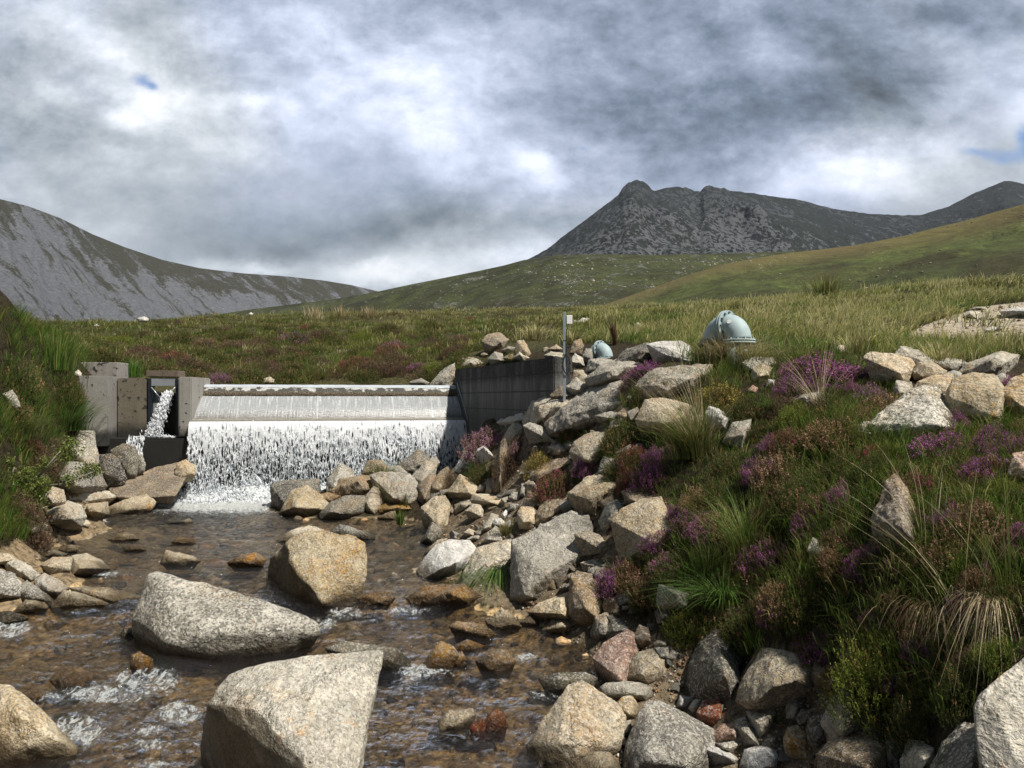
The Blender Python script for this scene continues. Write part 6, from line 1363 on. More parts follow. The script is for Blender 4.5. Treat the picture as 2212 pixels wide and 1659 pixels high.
def scatter_mesh(name, Cn, S, seed, col, m, flat=.7, kinds=10):
    r = np.random.default_rng(seed); tv, tf = [], []
    for k in range(kinds):
        bm = bmesh.new()
        for _ in range(11):
            v_ = r.normal(0, 1, 3); v_ /= np.linalg.norm(v_); bm.verts.new((v_[0], v_[1] * .85, v_[2] * flat))
        bmesh.ops.convex_hull(bm, input=bm.verts)
        dead = [v_ for v_ in bm.verts if not v_.link_faces]
        if dead: bmesh.ops.delete(bm, geom=dead, context='VERTS')
        bmesh.ops.triangulate(bm, faces=bm.faces); bm.verts.index_update()
        tv.append(np.array([v_.co for v_ in bm.verts])); tf.append(np.array([[v_.index for v_ in f.verts] for f in bm.faces])); bm.free()
    Vs, Fs, Cs, off = [], [], [], 0
    kk = r.integers(0, kinds, len(Cn)); an = r.uniform(0, 6.28, len(Cn))
    for k in range(kinds):
        sel = np.nonzero(kk == k)[0]
        if len(sel) == 0: continue
        c, s = np.cos(an[sel]), np.sin(an[sel]); v_ = tv[k][None] * S[sel][:, None, None]
        rot = np.stack([v_[..., 0] * c[:, None] - v_[..., 1] * s[:, None], v_[..., 0] * s[:, None] + v_[..., 1] * c[:, None], v_[..., 2]], -1) + Cn[sel][:, None]
        Vs.append(rot.reshape(-1, 3)); Fs.append((tf[k][None] + off + len(tv[k]) * np.arange(len(sel))[:, None, None]).reshape(-1, 3)); off += len(sel) * len(tv[k])
        Cs.append(np.repeat(col[sel], len(tv[k]), 0))
    return mesh_np(name, np.concatenate(Vs), np.concatenate(Fs), col=np.concatenate(Cs))


m_, N_, o__ = new_mat('loose_stone')
pos_ = N_.n('ShaderNodeNewGeometry', out=0); a_ = N_.n('ShaderNodeAttribute', attribute_name='Col', out=0); nz_ = N_.noise(pos_, 45, 5, .7); n2z_ = N_.noise(pos_, 9, 4, .7)
cc_ = N_.mix(N_.step(nz_, .35, .65), N_.mix(1.0, a_, (.45, .43, .40), 'MULTIPLY'), N_.mix(1.0, a_, (1.25, 1.22, 1.18), 'MULTIPLY'))
principled(N_, o__, N_.mix(N_.m('MULTIPLY', N_.step(n2z_, .5, .62), .6), cc_, N_.mix(1.0, cc_, (1.2, .85, .5), 'MULTIPLY')), .85, N_.bump(nz_, .8, .012), spec=.3); M_LOOSE = m_


def screen_samples(n, poly, dens_d=True, seed=1, water=True):
    """ground points seen through a measured outline"""
    r = np.random.default_rng(seed); xs_, ys_ = np.array([p[0] for p in poly]), np.array([p[1] for p in poly]); out = []
    while len(out) < n:
        a = r.uniform(xs_.min(), xs_.max(), 400); b = r.uniform(ys_.min(), ys_.max(), 400); ok = inpoly(a, b, poly); a, b = a[ok], b[ok]
        x = (a[:, None] - CX) / FPX * _DS[None, ::2]; z = CZ - (b[:, None] - HY) / FPX * _DS[None, ::2]; dd = np.broadcast_to(_DS[None, ::2], x.shape)
        g = ground(x, dd)
        k = (z < g).argmax(1); good = (z < g).any(1)
        for i in np.nonzero(good)[0]:
            j = k[i]; f = 0.0
            if j > 0: f0, f1 = z[i, j - 1] - g[i, j - 1], z[i, j] - g[i, j]; f = f0 / (f0 - f1 + 1e-9)
            else: f = 1
            d_ = dd[i, max(j - 1, 0)] * (1 - f) + dd[i, j] * f; xx_ = (a[i] - CX) / FPX * d_
            out.append((xx_, d_, CZ - (b[i] - HY) / FPX * d_))
    return np.array(out[:n])


pal = np.array([(.42, .39, .33), (.30, .28, .24), (.36, .29, .20), (.20, .17, .13), (.50, .47, .42), (.16, .14, .11), (.30, .19, .11)])
pts_ = np.concatenate([screen_samples(4200, ZONE_RUBBLE, seed=2), screen_samples(2200, ZONE_BEACH, seed=3), screen_samples(500, ZONE_TRACK, seed=4), screen_samples(700, ZONE_SHELF, seed=6)])
pts_ = pts_[(pts_[:, 2] > water_level(pts_[:, 1]) - .02)]
S_ = (3.0 + 9.0 * RNG.random(len(pts_)) ** 3) * pts_[:, 1] / FPX * .55
c_ = pal[RNG.integers(0, 7, len(pts_))] * RNG.uniform(.7, 1.15, (len(pts_), 1))
tag(link('gravel', scatter_mesh('gravel', pts_ + np.array([0, 0, .0]), S_, 4, c_, None), M_LOOSE), 'loose angular gravel and chips between the boulders', kind='stuff')
# cobbles lying on the bed, seen through the water
nb = 3600; dd = 2.6 * (14.2 / 2.6) ** RNG.random(nb); xx = RNG.uniform(-.70, .25, nb) * dd
gz = ground(xx, dd); ok = gz < water_level(dd) - .02
xx, dd, gz = xx[ok], dd[ok], gz[ok]; S_ = (6 + 26 * RNG.random(len(xx)) ** 2.2) * dd / FPX * .55
S_ = np.minimum(S_ * 1.35, .22); palb = np.array([(.46, .37, .24), (.38, .33, .24), (.26, .23, .18), (.54, .48, .36), (.11, .095, .07), (.44, .29, .15)])
c_ = palb[RNG.integers(0, 6, len(xx))] * RNG.uniform(.6, 1.2, (len(xx), 1))
tag(link('streambed_cobbles', scatter_mesh('streambed_cobbles', np.stack([xx, dd, gz + S_ * .15], -1), S_, 7, c_, None, .55), M_LOOSE), 'brown cobbles on the stream bed under the water', kind='stuff')

# ------------------------------------------------------------------ vegetation
def blades(base, h, az, lean, w, c0, c1, seed=0, bend=1.0):
    """curved grass blades: 5 vertices, three triangles each"""
    n = len(base); r = np.random.default_rng(seed)
    dxy = np.stack([np.cos(az), np.sin(az)], -1); wa = r.uniform(0, 6.28, n); wv = np.stack([np.cos(wa), np.sin(wa), 0 * wa], -1) * w[:, None] * .5
    mid = base.copy(); mid[:, :2] += dxy * (h * lean * .32)[:, None]; mid[:, 2] += h * .60 * (1 - .12 * lean)
    tip = base.copy(); tip[:, :2] += dxy * (h * lean)[:, None]; tip[:, 2] += h * (1 - .42 * bend * np.minimum(lean, 1.8) ** 1.5)
    V = np.stack([base - wv, base + wv, mid - wv * .8, mid + wv * .8, tip], 1)
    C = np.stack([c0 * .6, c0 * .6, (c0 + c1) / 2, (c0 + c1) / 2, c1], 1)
    T = np.array([[0, 1, 3], [0, 3, 2], [2, 3, 4]])[None] + 5 * np.arange(n)[:, None, None]
    return V.reshape(-1, 3), T.reshape(-1, 3), C.reshape(-1, 3)


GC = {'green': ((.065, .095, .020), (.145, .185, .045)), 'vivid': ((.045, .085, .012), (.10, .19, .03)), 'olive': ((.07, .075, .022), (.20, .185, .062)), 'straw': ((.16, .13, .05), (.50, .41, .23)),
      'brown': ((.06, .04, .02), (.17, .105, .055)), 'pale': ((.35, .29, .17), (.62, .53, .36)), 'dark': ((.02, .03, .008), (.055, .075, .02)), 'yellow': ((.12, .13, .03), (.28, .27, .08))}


def gcol(keys, wts, n, r):
    k = r.choice(len(keys), n, p=np.array(wts) / sum(wts)); a = np.array([GC[q][0] for q in keys])[k]; b = np.array([GC[q][1] for q in keys])[k]
    v = r.uniform(.85, 1.45, (n, 1)); return a * v, b * v


def tufts_to_blades(C, per, hmean, spread, keysf, seed, lean=(.2, .9), wind=(0.35, 0.0), wid=.0075, wk=None):
    """C: tuft centres (n,3); keysf: list of (c0, c1) per tuft"""
    r = np.random.default_rng(seed); n = len(C); B = np.repeat(C, per, 0); m = len(B)
    a = r.uniform(0, 6.28, m); rad = np.abs(r.normal(0, 1, m)) * np.repeat(spread, per)
    off = np.stack([np.cos(a) * rad, np.sin(a) * rad], -1); B = B.copy(); B[:, :2] += off
    h = np.repeat(hmean, per) * r.uniform(.55, 1.25, m); ln = r.uniform(lean[0], lean[1], m)
    dv = np.stack([np.cos(a) * ln + wind[0], np.sin(a) * ln + wind[1]], -1)
    c0, c1 = np.repeat(keysf[0], per, 0), np.repeat(keysf[1], per, 0); v = r.uniform(.85, 1.6, (m, 1)) * np.array([1.02, 1.06, .95])
    w = np.repeat(wk if wk is not None else np.full(n, wid), per) * r.uniform(.6, 1.3, m)
    return blades(B, h, np.arctan2(dv[:, 1], dv[:, 0]), np.hypot(dv[:, 0], dv[:, 1]), w, c0 * v, c1 * v * np.array([1.06, 1.10, .95]), seed)


ZONE_LEFT = [(-400, 600), (60, 690), (160, 700), (190, 790), (186, 870), (180, 950), (140, 985), (120, 1040), (60, 1120), (60, 1170), (-400, 1200)]
ZONE_MOOR = [(-400, 600), (6500, 100), (6500, 900), (2500, 800), (2212, 780), (1950, 790), (1850, 760), (1700, 760), (1620, 800), (1500, 790), (1400, 745), (1300, 742), (1200, 752), (1060, 775), (960, 812), (400, 850), (240, 850), (180, 760)]
ZONE_HEATH = [(1350, 870), (1420, 830), (1560, 800), (1640, 790), (1720, 765), (1900, 790), (1960, 880), (2100, 905), (2350, 860), (6500, 900), (6500, 4000), (2600, 1900), (2300, 1350), (2250, 1150), (2200, 1400), (2080, 1560), (1830, 1480), (1780, 1400), (1640, 1420), (1480, 1360), (1350, 1290), (1310, 1230), (1450, 1180), (1445, 1090), (1300, 1040), (1230, 960), (1320, 920)]
# moor grass -------------------------------------------------------------
r5 = np.random.default_rng(55)


def grass_field(n, poly, dmin, dmax, seed, ulo=-.9, uhi=.95):
    r = np.random.default_rng(seed); d = dmin * (dmax / dmin) ** r.random(n); u_ = r.uniform(ulo, uhi, n); x = u_ * d
    z = ground(x, d); p = proj(np.stack([x, d, z], -1)); ok = inpoly(p[0], p[1], poly)
    return np.stack([x, d, z], -1)[ok], p[0][ok], p[1][ok]


def choose(n, P3, px, py, seed):
    r = np.random.default_rng(seed); f = fbm(P3 * np.array([.30, .30, 0]), 3, 88); f2 = fbm(P3 * np.array([.9, .9, 0]) + 5, 3, 89)
    right = np.clip((px - 1150) / 300, 0, 1); sky = np.clip((np.interp(px, [0, 480, 1100, 1400, 1750, 2000, 2212], [700, 690, 695, 672, 655, 630, 620]) + 22 - py) / 40, 0, 1)
    ks = []
    for i in range(n):
        a = f[i] + r.normal(0, .16); b = f2[i] + r.normal(0, .16)
        if r.random() < .08 + .38 * right[i] * (a > -.05) + .30 * sky[i] + .12 * (b > .25): k = 'straw' if r.random() < .75 else 'pale'
        elif b > .12: k = 'olive'
        elif a < -.30 and right[i] < .5: k = 'brown'
        elif b < -.22: k = 'green'
        else: k = 'yellow' if r.random() < .35 + .3 * right[i] else ('olive' if r.random() < .6 else 'green')
        ks.append(k)
    return np.array([GC[k][0] for k in ks]), np.array([GC[k][1] for k in ks]), np.array([1.25 if k == 'straw' else 1.0 for k in ks])


Pm, pxm, pym = grass_field(60000, ZONE_MOOR, 7.6, 50, 3)
Pe, pxe, pye = grass_field(9000, ZONE_MOOR, 5.0, 40, 31, .9, 2.6); Pe, pxe, pye = Pe[:4500], pxe[:4500], pye[:4500]
keep = ~(inpoly(pxm, pym, ZONE_TRACK) & (r5.random(len(pxm)) < .94)) & ~inpoly(pxm, pym, [(930, 850), (930, 790), (1070, 745), (1200, 735), (1290, 745), (1330, 800), (1200, 850)])
keep &= ~((pxm < 1000) & (Pm[:, 1] < 18.6))
Pm, pxm, pym = Pm[keep][:24000], pxm[keep][:24000], pym[keep][:24000]
Pm, pxm, pym = np.concatenate([Pm, Pe]), np.concatenate([pxm, pxe]), np.concatenate([pym, pye])
c0, c1, hk = choose(len(Pm), Pm, pxm, pym, 4)
hm = (.17 + .16 * r5.random(len(Pm))) * hk * np.clip(.75 + .5 * fbm(Pm * np.array([.8, .8, 0]), 3, 90), .4, 1.5)
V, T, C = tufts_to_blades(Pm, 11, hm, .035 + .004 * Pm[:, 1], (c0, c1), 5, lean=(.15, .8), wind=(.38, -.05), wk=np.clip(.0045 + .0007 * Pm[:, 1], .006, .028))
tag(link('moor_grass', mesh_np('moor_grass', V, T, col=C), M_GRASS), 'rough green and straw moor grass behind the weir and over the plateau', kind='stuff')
# bank grass left and right
Pl, pxl, pyl = grass_field(9000, ZONE_LEFT, 6.5, 20, 6, -1.0, -.5)
Pk, _, _ = grass_field(6000, [(-4000, 100), (-300, 600), (-300, 1180), (-4000, 1500)], 5.0, 30, 61, -2.4, -.85); Pl = np.concatenate([Pl[:3000], Pk[:3000]])
kf = gcol(['green', 'vivid', 'olive', 'straw', 'brown', 'yellow'], [4, 5, 2, .8, 1.2, 2.5], len(Pl), r5)
V, T, C = tufts_to_blades(Pl, 13, .20 + .16 * r5.random(len(Pl)), np.full(len(Pl), .05), kf, 7, lean=(.2, 1.0), wind=(.30, -.1), wid=.009)
tag(link('bank_grass', mesh_np('bank_grass', V, T, col=C), M_GRASS), 'long green grass covering the left bank beside the intake', kind='stuff')
Pr, pxr, pyr = grass_field(16000, ZONE_HEATH, 3.0, 10, 8, .05, .75)
Pq, _, _ = grass_field(9000, ZONE_HEATH, 1.6, 8, 81, .75, 2.2); Pr = np.concatenate([Pr[:4200], Pq[:3500]]); ff = fbm(Pr * np.array([1.1, 1.1, 0]), 3, 91)
kf = gcol(['green', 'dark', 'olive', 'straw', 'brown', 'vivid'], [3, 3, 2, .6, 1.6, 1.5], len(Pr), r5)
V, T, C = tufts_to_blades(Pr, 11, (.10 + .15 * r5.random(len(Pr))) * np.clip(.8 + ff, .4, 1.6), np.full(len(Pr), .04), kf, 9, lean=(.2, 1.1), wind=(-.15, -.15), wid=.0048)
tag(link('undergrowth_grass', mesh_np('undergrowth_grass', V, T, col=C), M_GRASS), 'fine dark grass growing through the heather on the right bank', kind='stuff')


# heather -----------------------------------------------------------------
def tri_leaves(Pb, D, L, Wd, seed):
    r = np.random.default_rng(seed); n = len(Pb); s = np.cross(D, r.normal(0, 1, (n, 3))); s /= np.linalg.norm(s, axis=1, keepdims=True) + 1e-9
    V = np.stack([Pb - s * Wd[:, None] * .5, Pb + s * Wd[:, None] * .5, Pb + D * L[:, None]], 1)
    return V.reshape(-1, 3), np.arange(3 * n).reshape(-1, 3)


def heather_meshes(kind, seed, nspr=1300, k=13, r0=.30, h0=.26):
    r = np.random.default_rng(seed)
    fol = {'green': ((.065, .095, .016), (.17, .20, .035)), 'dark': ((.030, .045, .012), (.095, .105, .028)), 'purple': ((.035, .048, .014), (.09, .085, .03)), 'mauve': ((.05, .052, .022), (.13, .10, .05)),
           'dry': ((.05, .045, .018), (.15, .10, .04)), 'crimson': ((.05, .045, .015), (.12, .09, .035)), 'brown': ((.055, .042, .024), (.125, .09, .052)), 'yellow': ((.06, .06, .015), (.20, .17, .045))}[kind]
    flo = {'green': ((.30, .20, .07), .04), 'dark': ((.42, .20, .13), .10), 'purple': ((.42, .125, .36), .66), 'mauve': ((.42, .22, .36), .60), 'dry': ((.52, .30, .22), .26), 'crimson': ((.38, .07, .13), .38), 'brown': ((.26, .15, .12), .22), 'yellow': ((.52, .40, .12), .25)}[kind]
    ct = r.uniform(-.08, 1, nspr); ph = r.uniform(0, 6.283, nspr); st = np.sqrt(np.clip(1 - ct ** 2, 0, 1))
    D = np.stack([st * np.cos(ph), st * np.sin(ph), ct], -1)
    lump_ = 1 + .38 * fbm(D * 2.2 + seed, 3, seed)
    rad = lump_ * r.uniform(.72, 1.06, nspr)
    tip = D * rad[:, None] * np.array([r0, r0, h0]); g = D * np.array([1, 1, .6]) + np.array([0, 0, .9]) + r.normal(0, .28, (nspr, 3)); g /= np.linalg.norm(g, axis=1, keepdims=True)
    L = r.uniform(.05, .10, nspr); base = tip - g * L[:, None]
    t = (np.arange(k) + r.random((nspr, k))) / k; Pb = base[:, None] + g[:, None] * (L[:, None] * t)[..., None]
    dd_ = g[:, None] * .7 + r.normal(0, .62, (nspr, k, 3)); dd_ /= np.linalg.norm(dd_, axis=2, keepdims=True)
    V, T = tri_leaves(Pb.reshape(-1, 3), dd_.reshape(-1, 3), r.uniform(.009, .019, nspr * k), r.uniform(.0035, .006, nspr * k), seed)
    a, b = np.array(fol[0]) * 1.15, np.array(fol[1]) * 1.4; mixv = np.clip(r.normal(.45, .3, (nspr, 1, 1)) + .2 * (t[..., None] - .5), 0, 1)
    c = a + (b - a) * mixv; c = np.repeat(c.reshape(-1, 3), 3, 0)
    m1 = mesh_np('foliage', V, T, col=c)
    # woody stems
    B2 = np.stack([tip * .12, base], 1); s = np.cross(g, [0, 0, 1.0]); s /= np.linalg.norm(s, axis=1, keepdims=True) + 1e-9; sel = np.arange(0, nspr, 3)
    V2 = np.concatenate([B2[sel, 0] - s[sel] * .003, B2[sel, 0] + s[sel] * .003, tip[sel]], 1).reshape(-1, 3); T2 = np.arange(len(V2)).reshape(-1, 3)
    m2 = mesh_np('stem', V2, T2, col=np.tile(np.array([.06, .04, .025]), (len(V2), 1)))
    patch = fbm(D * 1.6 + seed * 2.0, 3, seed + 4); fs = np.nonzero((r.random(nspr) < flo[1] * np.clip(1 + 2.2 * patch, .1, 1.6)) & (ct > .05))[0]; q = 13
    tt = r.uniform(.45, 1.15, (len(fs), q)); Pf = base[fs][:, None] + g[fs][:, None] * (L[fs][:, None] * tt)[..., None] + r.normal(0, .004, (len(fs), q, 3))
    df = r.normal(0, 1, (len(fs), q, 3)); df /= np.linalg.norm(df, axis=2, keepdims=True)
    V3, T3 = tri_leaves(Pf.reshape(-1, 3), df.reshape(-1, 3), r.uniform(.006, .012, len(fs) * q), r.uniform(.005, .009, len(fs) * q), seed + 1)
    fc = np.array(flo[0]) * r.uniform(.55, 1.45, (len(fs), 1, 1)) * r.uniform(.8, 1.2, (len(fs), q, 1)); old = r.random((len(fs), 1, 1)) < (.25 if kind != 'green' else 0)
    fc = np.where(old, np.array([.36, .20, .12]) * r.uniform(.7, 1.2, (len(fs), q, 1)), fc)
    m3 = mesh_np('flower', V3, T3, col=np.repeat(fc.reshape(-1, 3), 3, 0)) if len(fs) else None
    for m, mt in ((m1, M_HEATH), (m2, M_TWIG), (m3, M_FLOWER)):
        if m: m.materials.append(mt)
    return m1, m2, m3


HK = {k: [heather_meshes(k, 300 + 7 * i + j) for j in range(2)] for i, k in enumerate(['green', 'dark', 'purple', 'mauve', 'dry', 'crimson', 'brown', 'yellow'])}
HG = 'heather bushes on the banks'
HDESC = {'green': 'green heather', 'dark': 'dark olive heather', 'purple': 'purple-flowered heather', 'mauve': 'mauve heather', 'dry': 'orange-brown fading heather', 'crimson': 'crimson heather', 'brown': 'brown heather', 'yellow': 'yellow-tipped heather'}
rh = random.Random(77)


def bush(kind, px, py, w, h, label, d=None, group=HG, far=False, zoff=0.0):
    """px, py centre and w, h size in measured photo points"""
    by = py + h * .42
    if d is None: d = hit(px, by)
    if d is None: return None
    p = P(px, by, d); sx = w * d / FPX / .64; sz = h * d / FPX / .31
    me = HK[kind][rh.randrange(2)]
    o = empty('heather_bush', (p[0], p[1] + .30 * sx * .5, p[2] - .04 * sz + zoff), rh.uniform(0, 6.28), label=label, cat='heather', group=group)
    o.scale = (sx, sx * rh.uniform(.85, 1.1), sz)
    if far: # too small to show parts
        link('foliage', me[0], None, o); me[2] and link('flower', me[2], None, o)
    else:
        for n_, m in zip(('foliage', 'stem', 'flower'), me):
            if m: link(n_, m, None, o)
    return o


for a in [
    ('purple', 1800, 795, 240, 90, 'big mound of bright purple heather left of the upper right rocks'),
    ('purple', 1735, 830, 110, 80, 'purple heather spilling down the left of the big bright mound'),
    ('mauve', 1890, 850, 100, 80, 'pale mauve heather touching the peaked boulder'),
    ('dark', 1800, 880, 130, 90, 'dark tangle of heather hanging under the big purple mound'),
    ('purple', 1843, 835, 46, 34, 'small purple sprays under the mauve heather'),
    ('dry', 1830, 925, 210, 90, 'wide orange-brown fading heather left of the peaked boulder'),
    ('dry', 1700, 1010, 150, 100, 'orange-brown heather at the centre of the right bank'),
    ('purple', 1672, 960, 90, 56, 'purple heather over the pinkish slab right of the long grass tuft'),
    ('dark', 1760, 1060, 170, 130, 'very dark heather in the shaded middle of the right bank'),
    ('purple', 2075, 960, 190, 80, 'purple heather in front of the peaked boulder'),
    ('purple', 2150, 1010, 130, 90, 'purple heather right of the centre near the picture edge'),
    ('crimson', 2000, 1045, 130, 80, 'pink heather above the brown speckled boulder'),
    ('dark', 1900, 1010, 130, 90, 'dark green heather below the leaning grey stone'),
    ('dry', 2140, 1120, 170, 110, 'orange fading heather at the right picture edge'),
    ('dry', 2080, 1190, 140, 90, 'orange fading heather right of the brown speckled boulder'),
    ('purple', 2190, 830, 70, 60, 'dark purple heather at the right edge among the upper rocks'),
    ('yellow', 1565, 845, 140, 80, 'olive-gold heather under the long grey boulder near the larger pipe'),
    ('dark', 1480, 900, 120, 60, 'dark heather behind the cream flat-faced boulder top'),
    ('dark', 1350, 935, 110, 90, 'dark green heather left of the cream flat-faced boulder'),
    ('purple', 1405, 795, 120, 44, 'violet heather in the cleft below the white humped boulder'),
    ('mauve', 1360, 830, 50, 50, 'mauve heather hanging beside the cream stack-top block'),
    ('dark', 1385, 850, 60, 70, 'dark heather in the gap right of the giant slab'),
    ('dark', 1245, 925, 90, 50, 'dark heather growing beneath the giant slab'),
    ('mauve', 1052, 948, 120, 84, 'dusky pink heather at the right end of the fall'),
    ('mauve', 1118, 965, 80, 50, 'mauve-topped heather above the tall brown slab'),
    ('brown', 1105, 1000, 90, 70, 'brown heather left of the tall brown slab'),
    ('yellow', 1165, 995, 90, 80, 'gold-flecked heather left of the yellow-patched boulder'),
    ('dark', 1035, 1020, 70, 60, 'dark heather on the sharp-ridged pale boulder'),
    ('brown', 975, 1035, 60, 46, 'brown heather on the lumpy rock by the pool pile'),
    ('crimson', 1205, 1040, 120, 80, 'crimson heather on the big brown rock of the scree'),
    ('purple', 1262, 1010, 60, 50, 'small purple-tipped heather right of the crimson heather'),
    ('crimson', 1372, 985, 100, 80, 'crimson-pink heather right of the bright-edged grey block'),
    ('crimson', 1365, 1040, 90, 50, 'red-pink heather trailing below the bright-edged block'),
    ('purple', 1440, 1170, 120, 60, 'purple heather over the large cream square-faced boulder'),
    ('purple', 1540, 1140, 120, 60, 'purple-flecked heather in grass above the shaded bank'),
    ('dry', 1380, 1225, 100, 60, 'pinkish-orange tip of heather overhanging the square brown block'),
    ('purple', 1460, 1215, 110, 60, 'violet and pink heather over the shaded grey overhang block'),
    ('dry', 1620, 1240, 130, 80, 'orange-white flecked heather in the lower bank'),
    ('dark', 1540, 1330, 150, 100, 'dark heather above the very large dark boulder'),
    ('dry', 1700, 1280, 120, 80, 'faded heather above the big tan granite boulder'),
    ('dark', 1640, 1340, 150, 110, 'black-green heather hanging over the big tan granite boulder'),
    ('green', 1655, 1220, 70, 60, 'small bright green heather hummock mid lower bank'),
    ('dark', 1770, 1300, 150, 110, 'dark heather left above the bright green bush'),
    ('dry', 1850, 1200, 150, 90, 'brownish heather under the brown speckled boulder'),
    ('green', 1925, 1440, 230, 190, 'large bright green heather bush at the lower right'),
    ('dark', 1990, 1560, 130, 120, 'dark green heather below the large bright green bush'),
    ('dark', 2090, 1480, 130, 130, 'dark heather between the green bush and the corner boulder'),
    ('dry', 2140, 1250, 110, 80, 'orange-flecked heather above the dead straw tussock'),
    # left bank
    ('brown', 75, 985, 110, 80, 'pinkish brown heather low on the left bank'),
    ('crimson', 60, 960, 50, 40, 'small pink-flowered heather on the left bank'),
    ('brown', 110, 960, 60, 50, 'rusty heather beside the shrub on the left bank'),
    ('dark', 25, 800, 100, 90, 'dark heather at the left picture edge above the grey bank stone'),
    ('dark', 130, 830, 90, 70, 'dark brown heather left of the intake'),
    ('dark', 205, 765, 120, 60, 'dark bush behind the grey lichened block'),
    ('brown', 30, 1090, 110, 90, 'brown heather at the left edge above the shelf'),
    ('brown', 60, 1150, 90, 60, 'brown heather overhanging the left stream edge'),
    ('dark', 20, 880, 90, 80, 'dark green heather below the grey bank stone'),
]: bush(*a)
# fill the bank between the named bushes
placed = [(1800, 795), (1925, 1440)]; made = 0; tries = 0
while made < 135 and tries < 6000:
    tries += 1
    a, b = rh.uniform(1230, 2330), rh.uniform(790, 1560)
    if not inpoly(np.array([a]), np.array([b]), ZONE_HEATH)[0] or any((a - q) ** 2 + ((b - t) * 1.3) ** 2 < 34 ** 2 for q, t in placed): continue
    if 1380 < a < 1560 and 800 < b < 940 or (1420 < a < 1580 and 900 < b < 1010): continue
    if any((a - q) ** 2 + ((b - t) * 1.2) ** 2 < 30 ** 2 for q, t, _ in ANCH): continue
    placed.append((a, b)); made += 1
    k = rh.choices(['dark', 'dry', 'purple', 'green', 'brown', 'crimson'], [4.0, 2.2, 3.2, 1.1, .6, .7])[0]; s = rh.uniform(58, 120)
    o = bush(k, a, b, s, s * rh.uniform(.55, .8), None, group=HG)
    if o: o['label'] = which('small ' + HDESC[k], tuple(o.location)) or f'{HDESC[k]} clump on the right bank'
# clumps on the moor behind the weir
ANCH += [(357, 810, 'timber board over the slot'), (200, 798, 'grey lichened block'), (415, 830, 'left end of the crest'), (700, 832, 'middle of the crest'), (985, 834, 'right end of the crest'), (1219, 700, 'sensor post'), (560, 831, 'left half of the crest'), (850, 833, 'right half of the crest')]
made = 0
while made < 165:
    a = rh.uniform(180, 1120); b = rh.uniform(695, 815); 
    if rh.random() > .35 + .65 * (b - 695) / 120: continue
    d = hit(a, b)
    if d is None or d < 18: continue
    made += 1; _p = P(a, b, d); k = rh.choices(['dark', 'brown', 'mauve', 'crimson', 'green'], [5, 4, .2, .3, .8])[0]; s = rh.uniform(40, 105) * (0.75 + .5 * (b - 695) / 120)
    o = bush(k, a, b, s, s * .42, which(f'low {HDESC[k].replace("-flowered", "")} clump', _p) or f'low {HDESC[k].replace("-flowered", "")} clump among moor grass behind the weir', group='heather clumps on the moor', far=True)
for (k, a, b, w_, lab) in [('crimson', 655, 765, 36, 'reddish heather clump standing out on the moor left of centre'), ('brown', 680, 775, 50, 'pinkish brown heather right of the reddish clump on the moor'), ('purple', 905, 790, 60, 'purple-pink heather near the pond edge left of the grey slab'),
                           ('crimson', 1015, 690, 36, 'dark red heather on the moor skyline right of centre'), ('crimson', 1000, 805 - 60, 50, 'reddish heather left of the reddish boulder above the wall')]:
    bush(k, a, b, w_, w_ * .45, lab, group='coloured clumps on the moor', far=True)


# single grass tufts ----------------------------------------------------------
def tuft(name, label, px, py, hpx, n, keys, wts, spread=.05, lean=(.2, 1.0), wind=(0, 0), w=.005, group='grass tufts', bend=1.0, seed=1, d=None, cat='grass tuft', down=0.0):
    if d is None: d = hit(px, py)
    if d is None: return
    r = np.random.default_rng(seed); h = hpx * d / FPX; p = P(px, py, d); B = np.zeros((n, 3)); a = r.uniform(0, 6.28, n); rad = np.abs(r.normal(0, 1, n)) * spread
    B[:, 0], B[:, 1] = np.cos(a) * rad, np.sin(a) * rad * .8; ln = r.uniform(lean[0], lean[1], n); dv = np.stack([np.cos(a) * ln + wind[0], np.sin(a) * ln + wind[1]], -1)
    c0_, c1_ = gcol(keys, wts, n, r)
    # finer blades: five rows so long leaves arch
    hh = h * r.uniform(.45, 1.1, n); az = np.arctan2(dv[:, 1], dv[:, 0]); le = np.hypot(dv[:, 0], dv[:, 1]); K = 7; t = np.linspace(0, 1, K)
    wa = az + math.pi / 2 + r.normal(0, .5, n); wv = np.stack([np.cos(wa), np.sin(wa), 0 * wa], -1)
    cx_ = B[:, None, 0] + np.cos(az)[:, None] * hh[:, None] * le[:, None] * t ** 1.7; cy_ = B[:, None, 1] + np.sin(az)[:, None] * hh[:, None] * le[:, None] * t ** 1.7
    cz_ = hh[:, None] * (t - (.40 * bend * np.minimum(le, 1.6) ** 1.3)[:, None] * t ** 2.4 - down * t ** 2)
    Cc = np.stack([cx_, cy_, cz_], -1); ww = (w * r.uniform(.6, 1.3, n))[:, None] * (1 - t ** 2 * .93)
    V = np.stack([Cc - wv[:, None] * ww[..., None] * .5, Cc + wv[:, None] * ww[..., None] * .5], 2).reshape(-1, 3)
    i0 = (np.arange(n)[:, None] * K + np.arange(K - 1)[None]) * 2; T = np.stack([i0, i0 + 1, i0 + 3, i0 + 2], -1).reshape(-1, 4)
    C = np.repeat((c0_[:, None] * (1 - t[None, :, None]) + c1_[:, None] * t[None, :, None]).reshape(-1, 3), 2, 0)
    o = link(name, mesh_np(name, V, T, col=C), M_GRASS, loc=tuple(p)); return tag(o, label, cat, group)


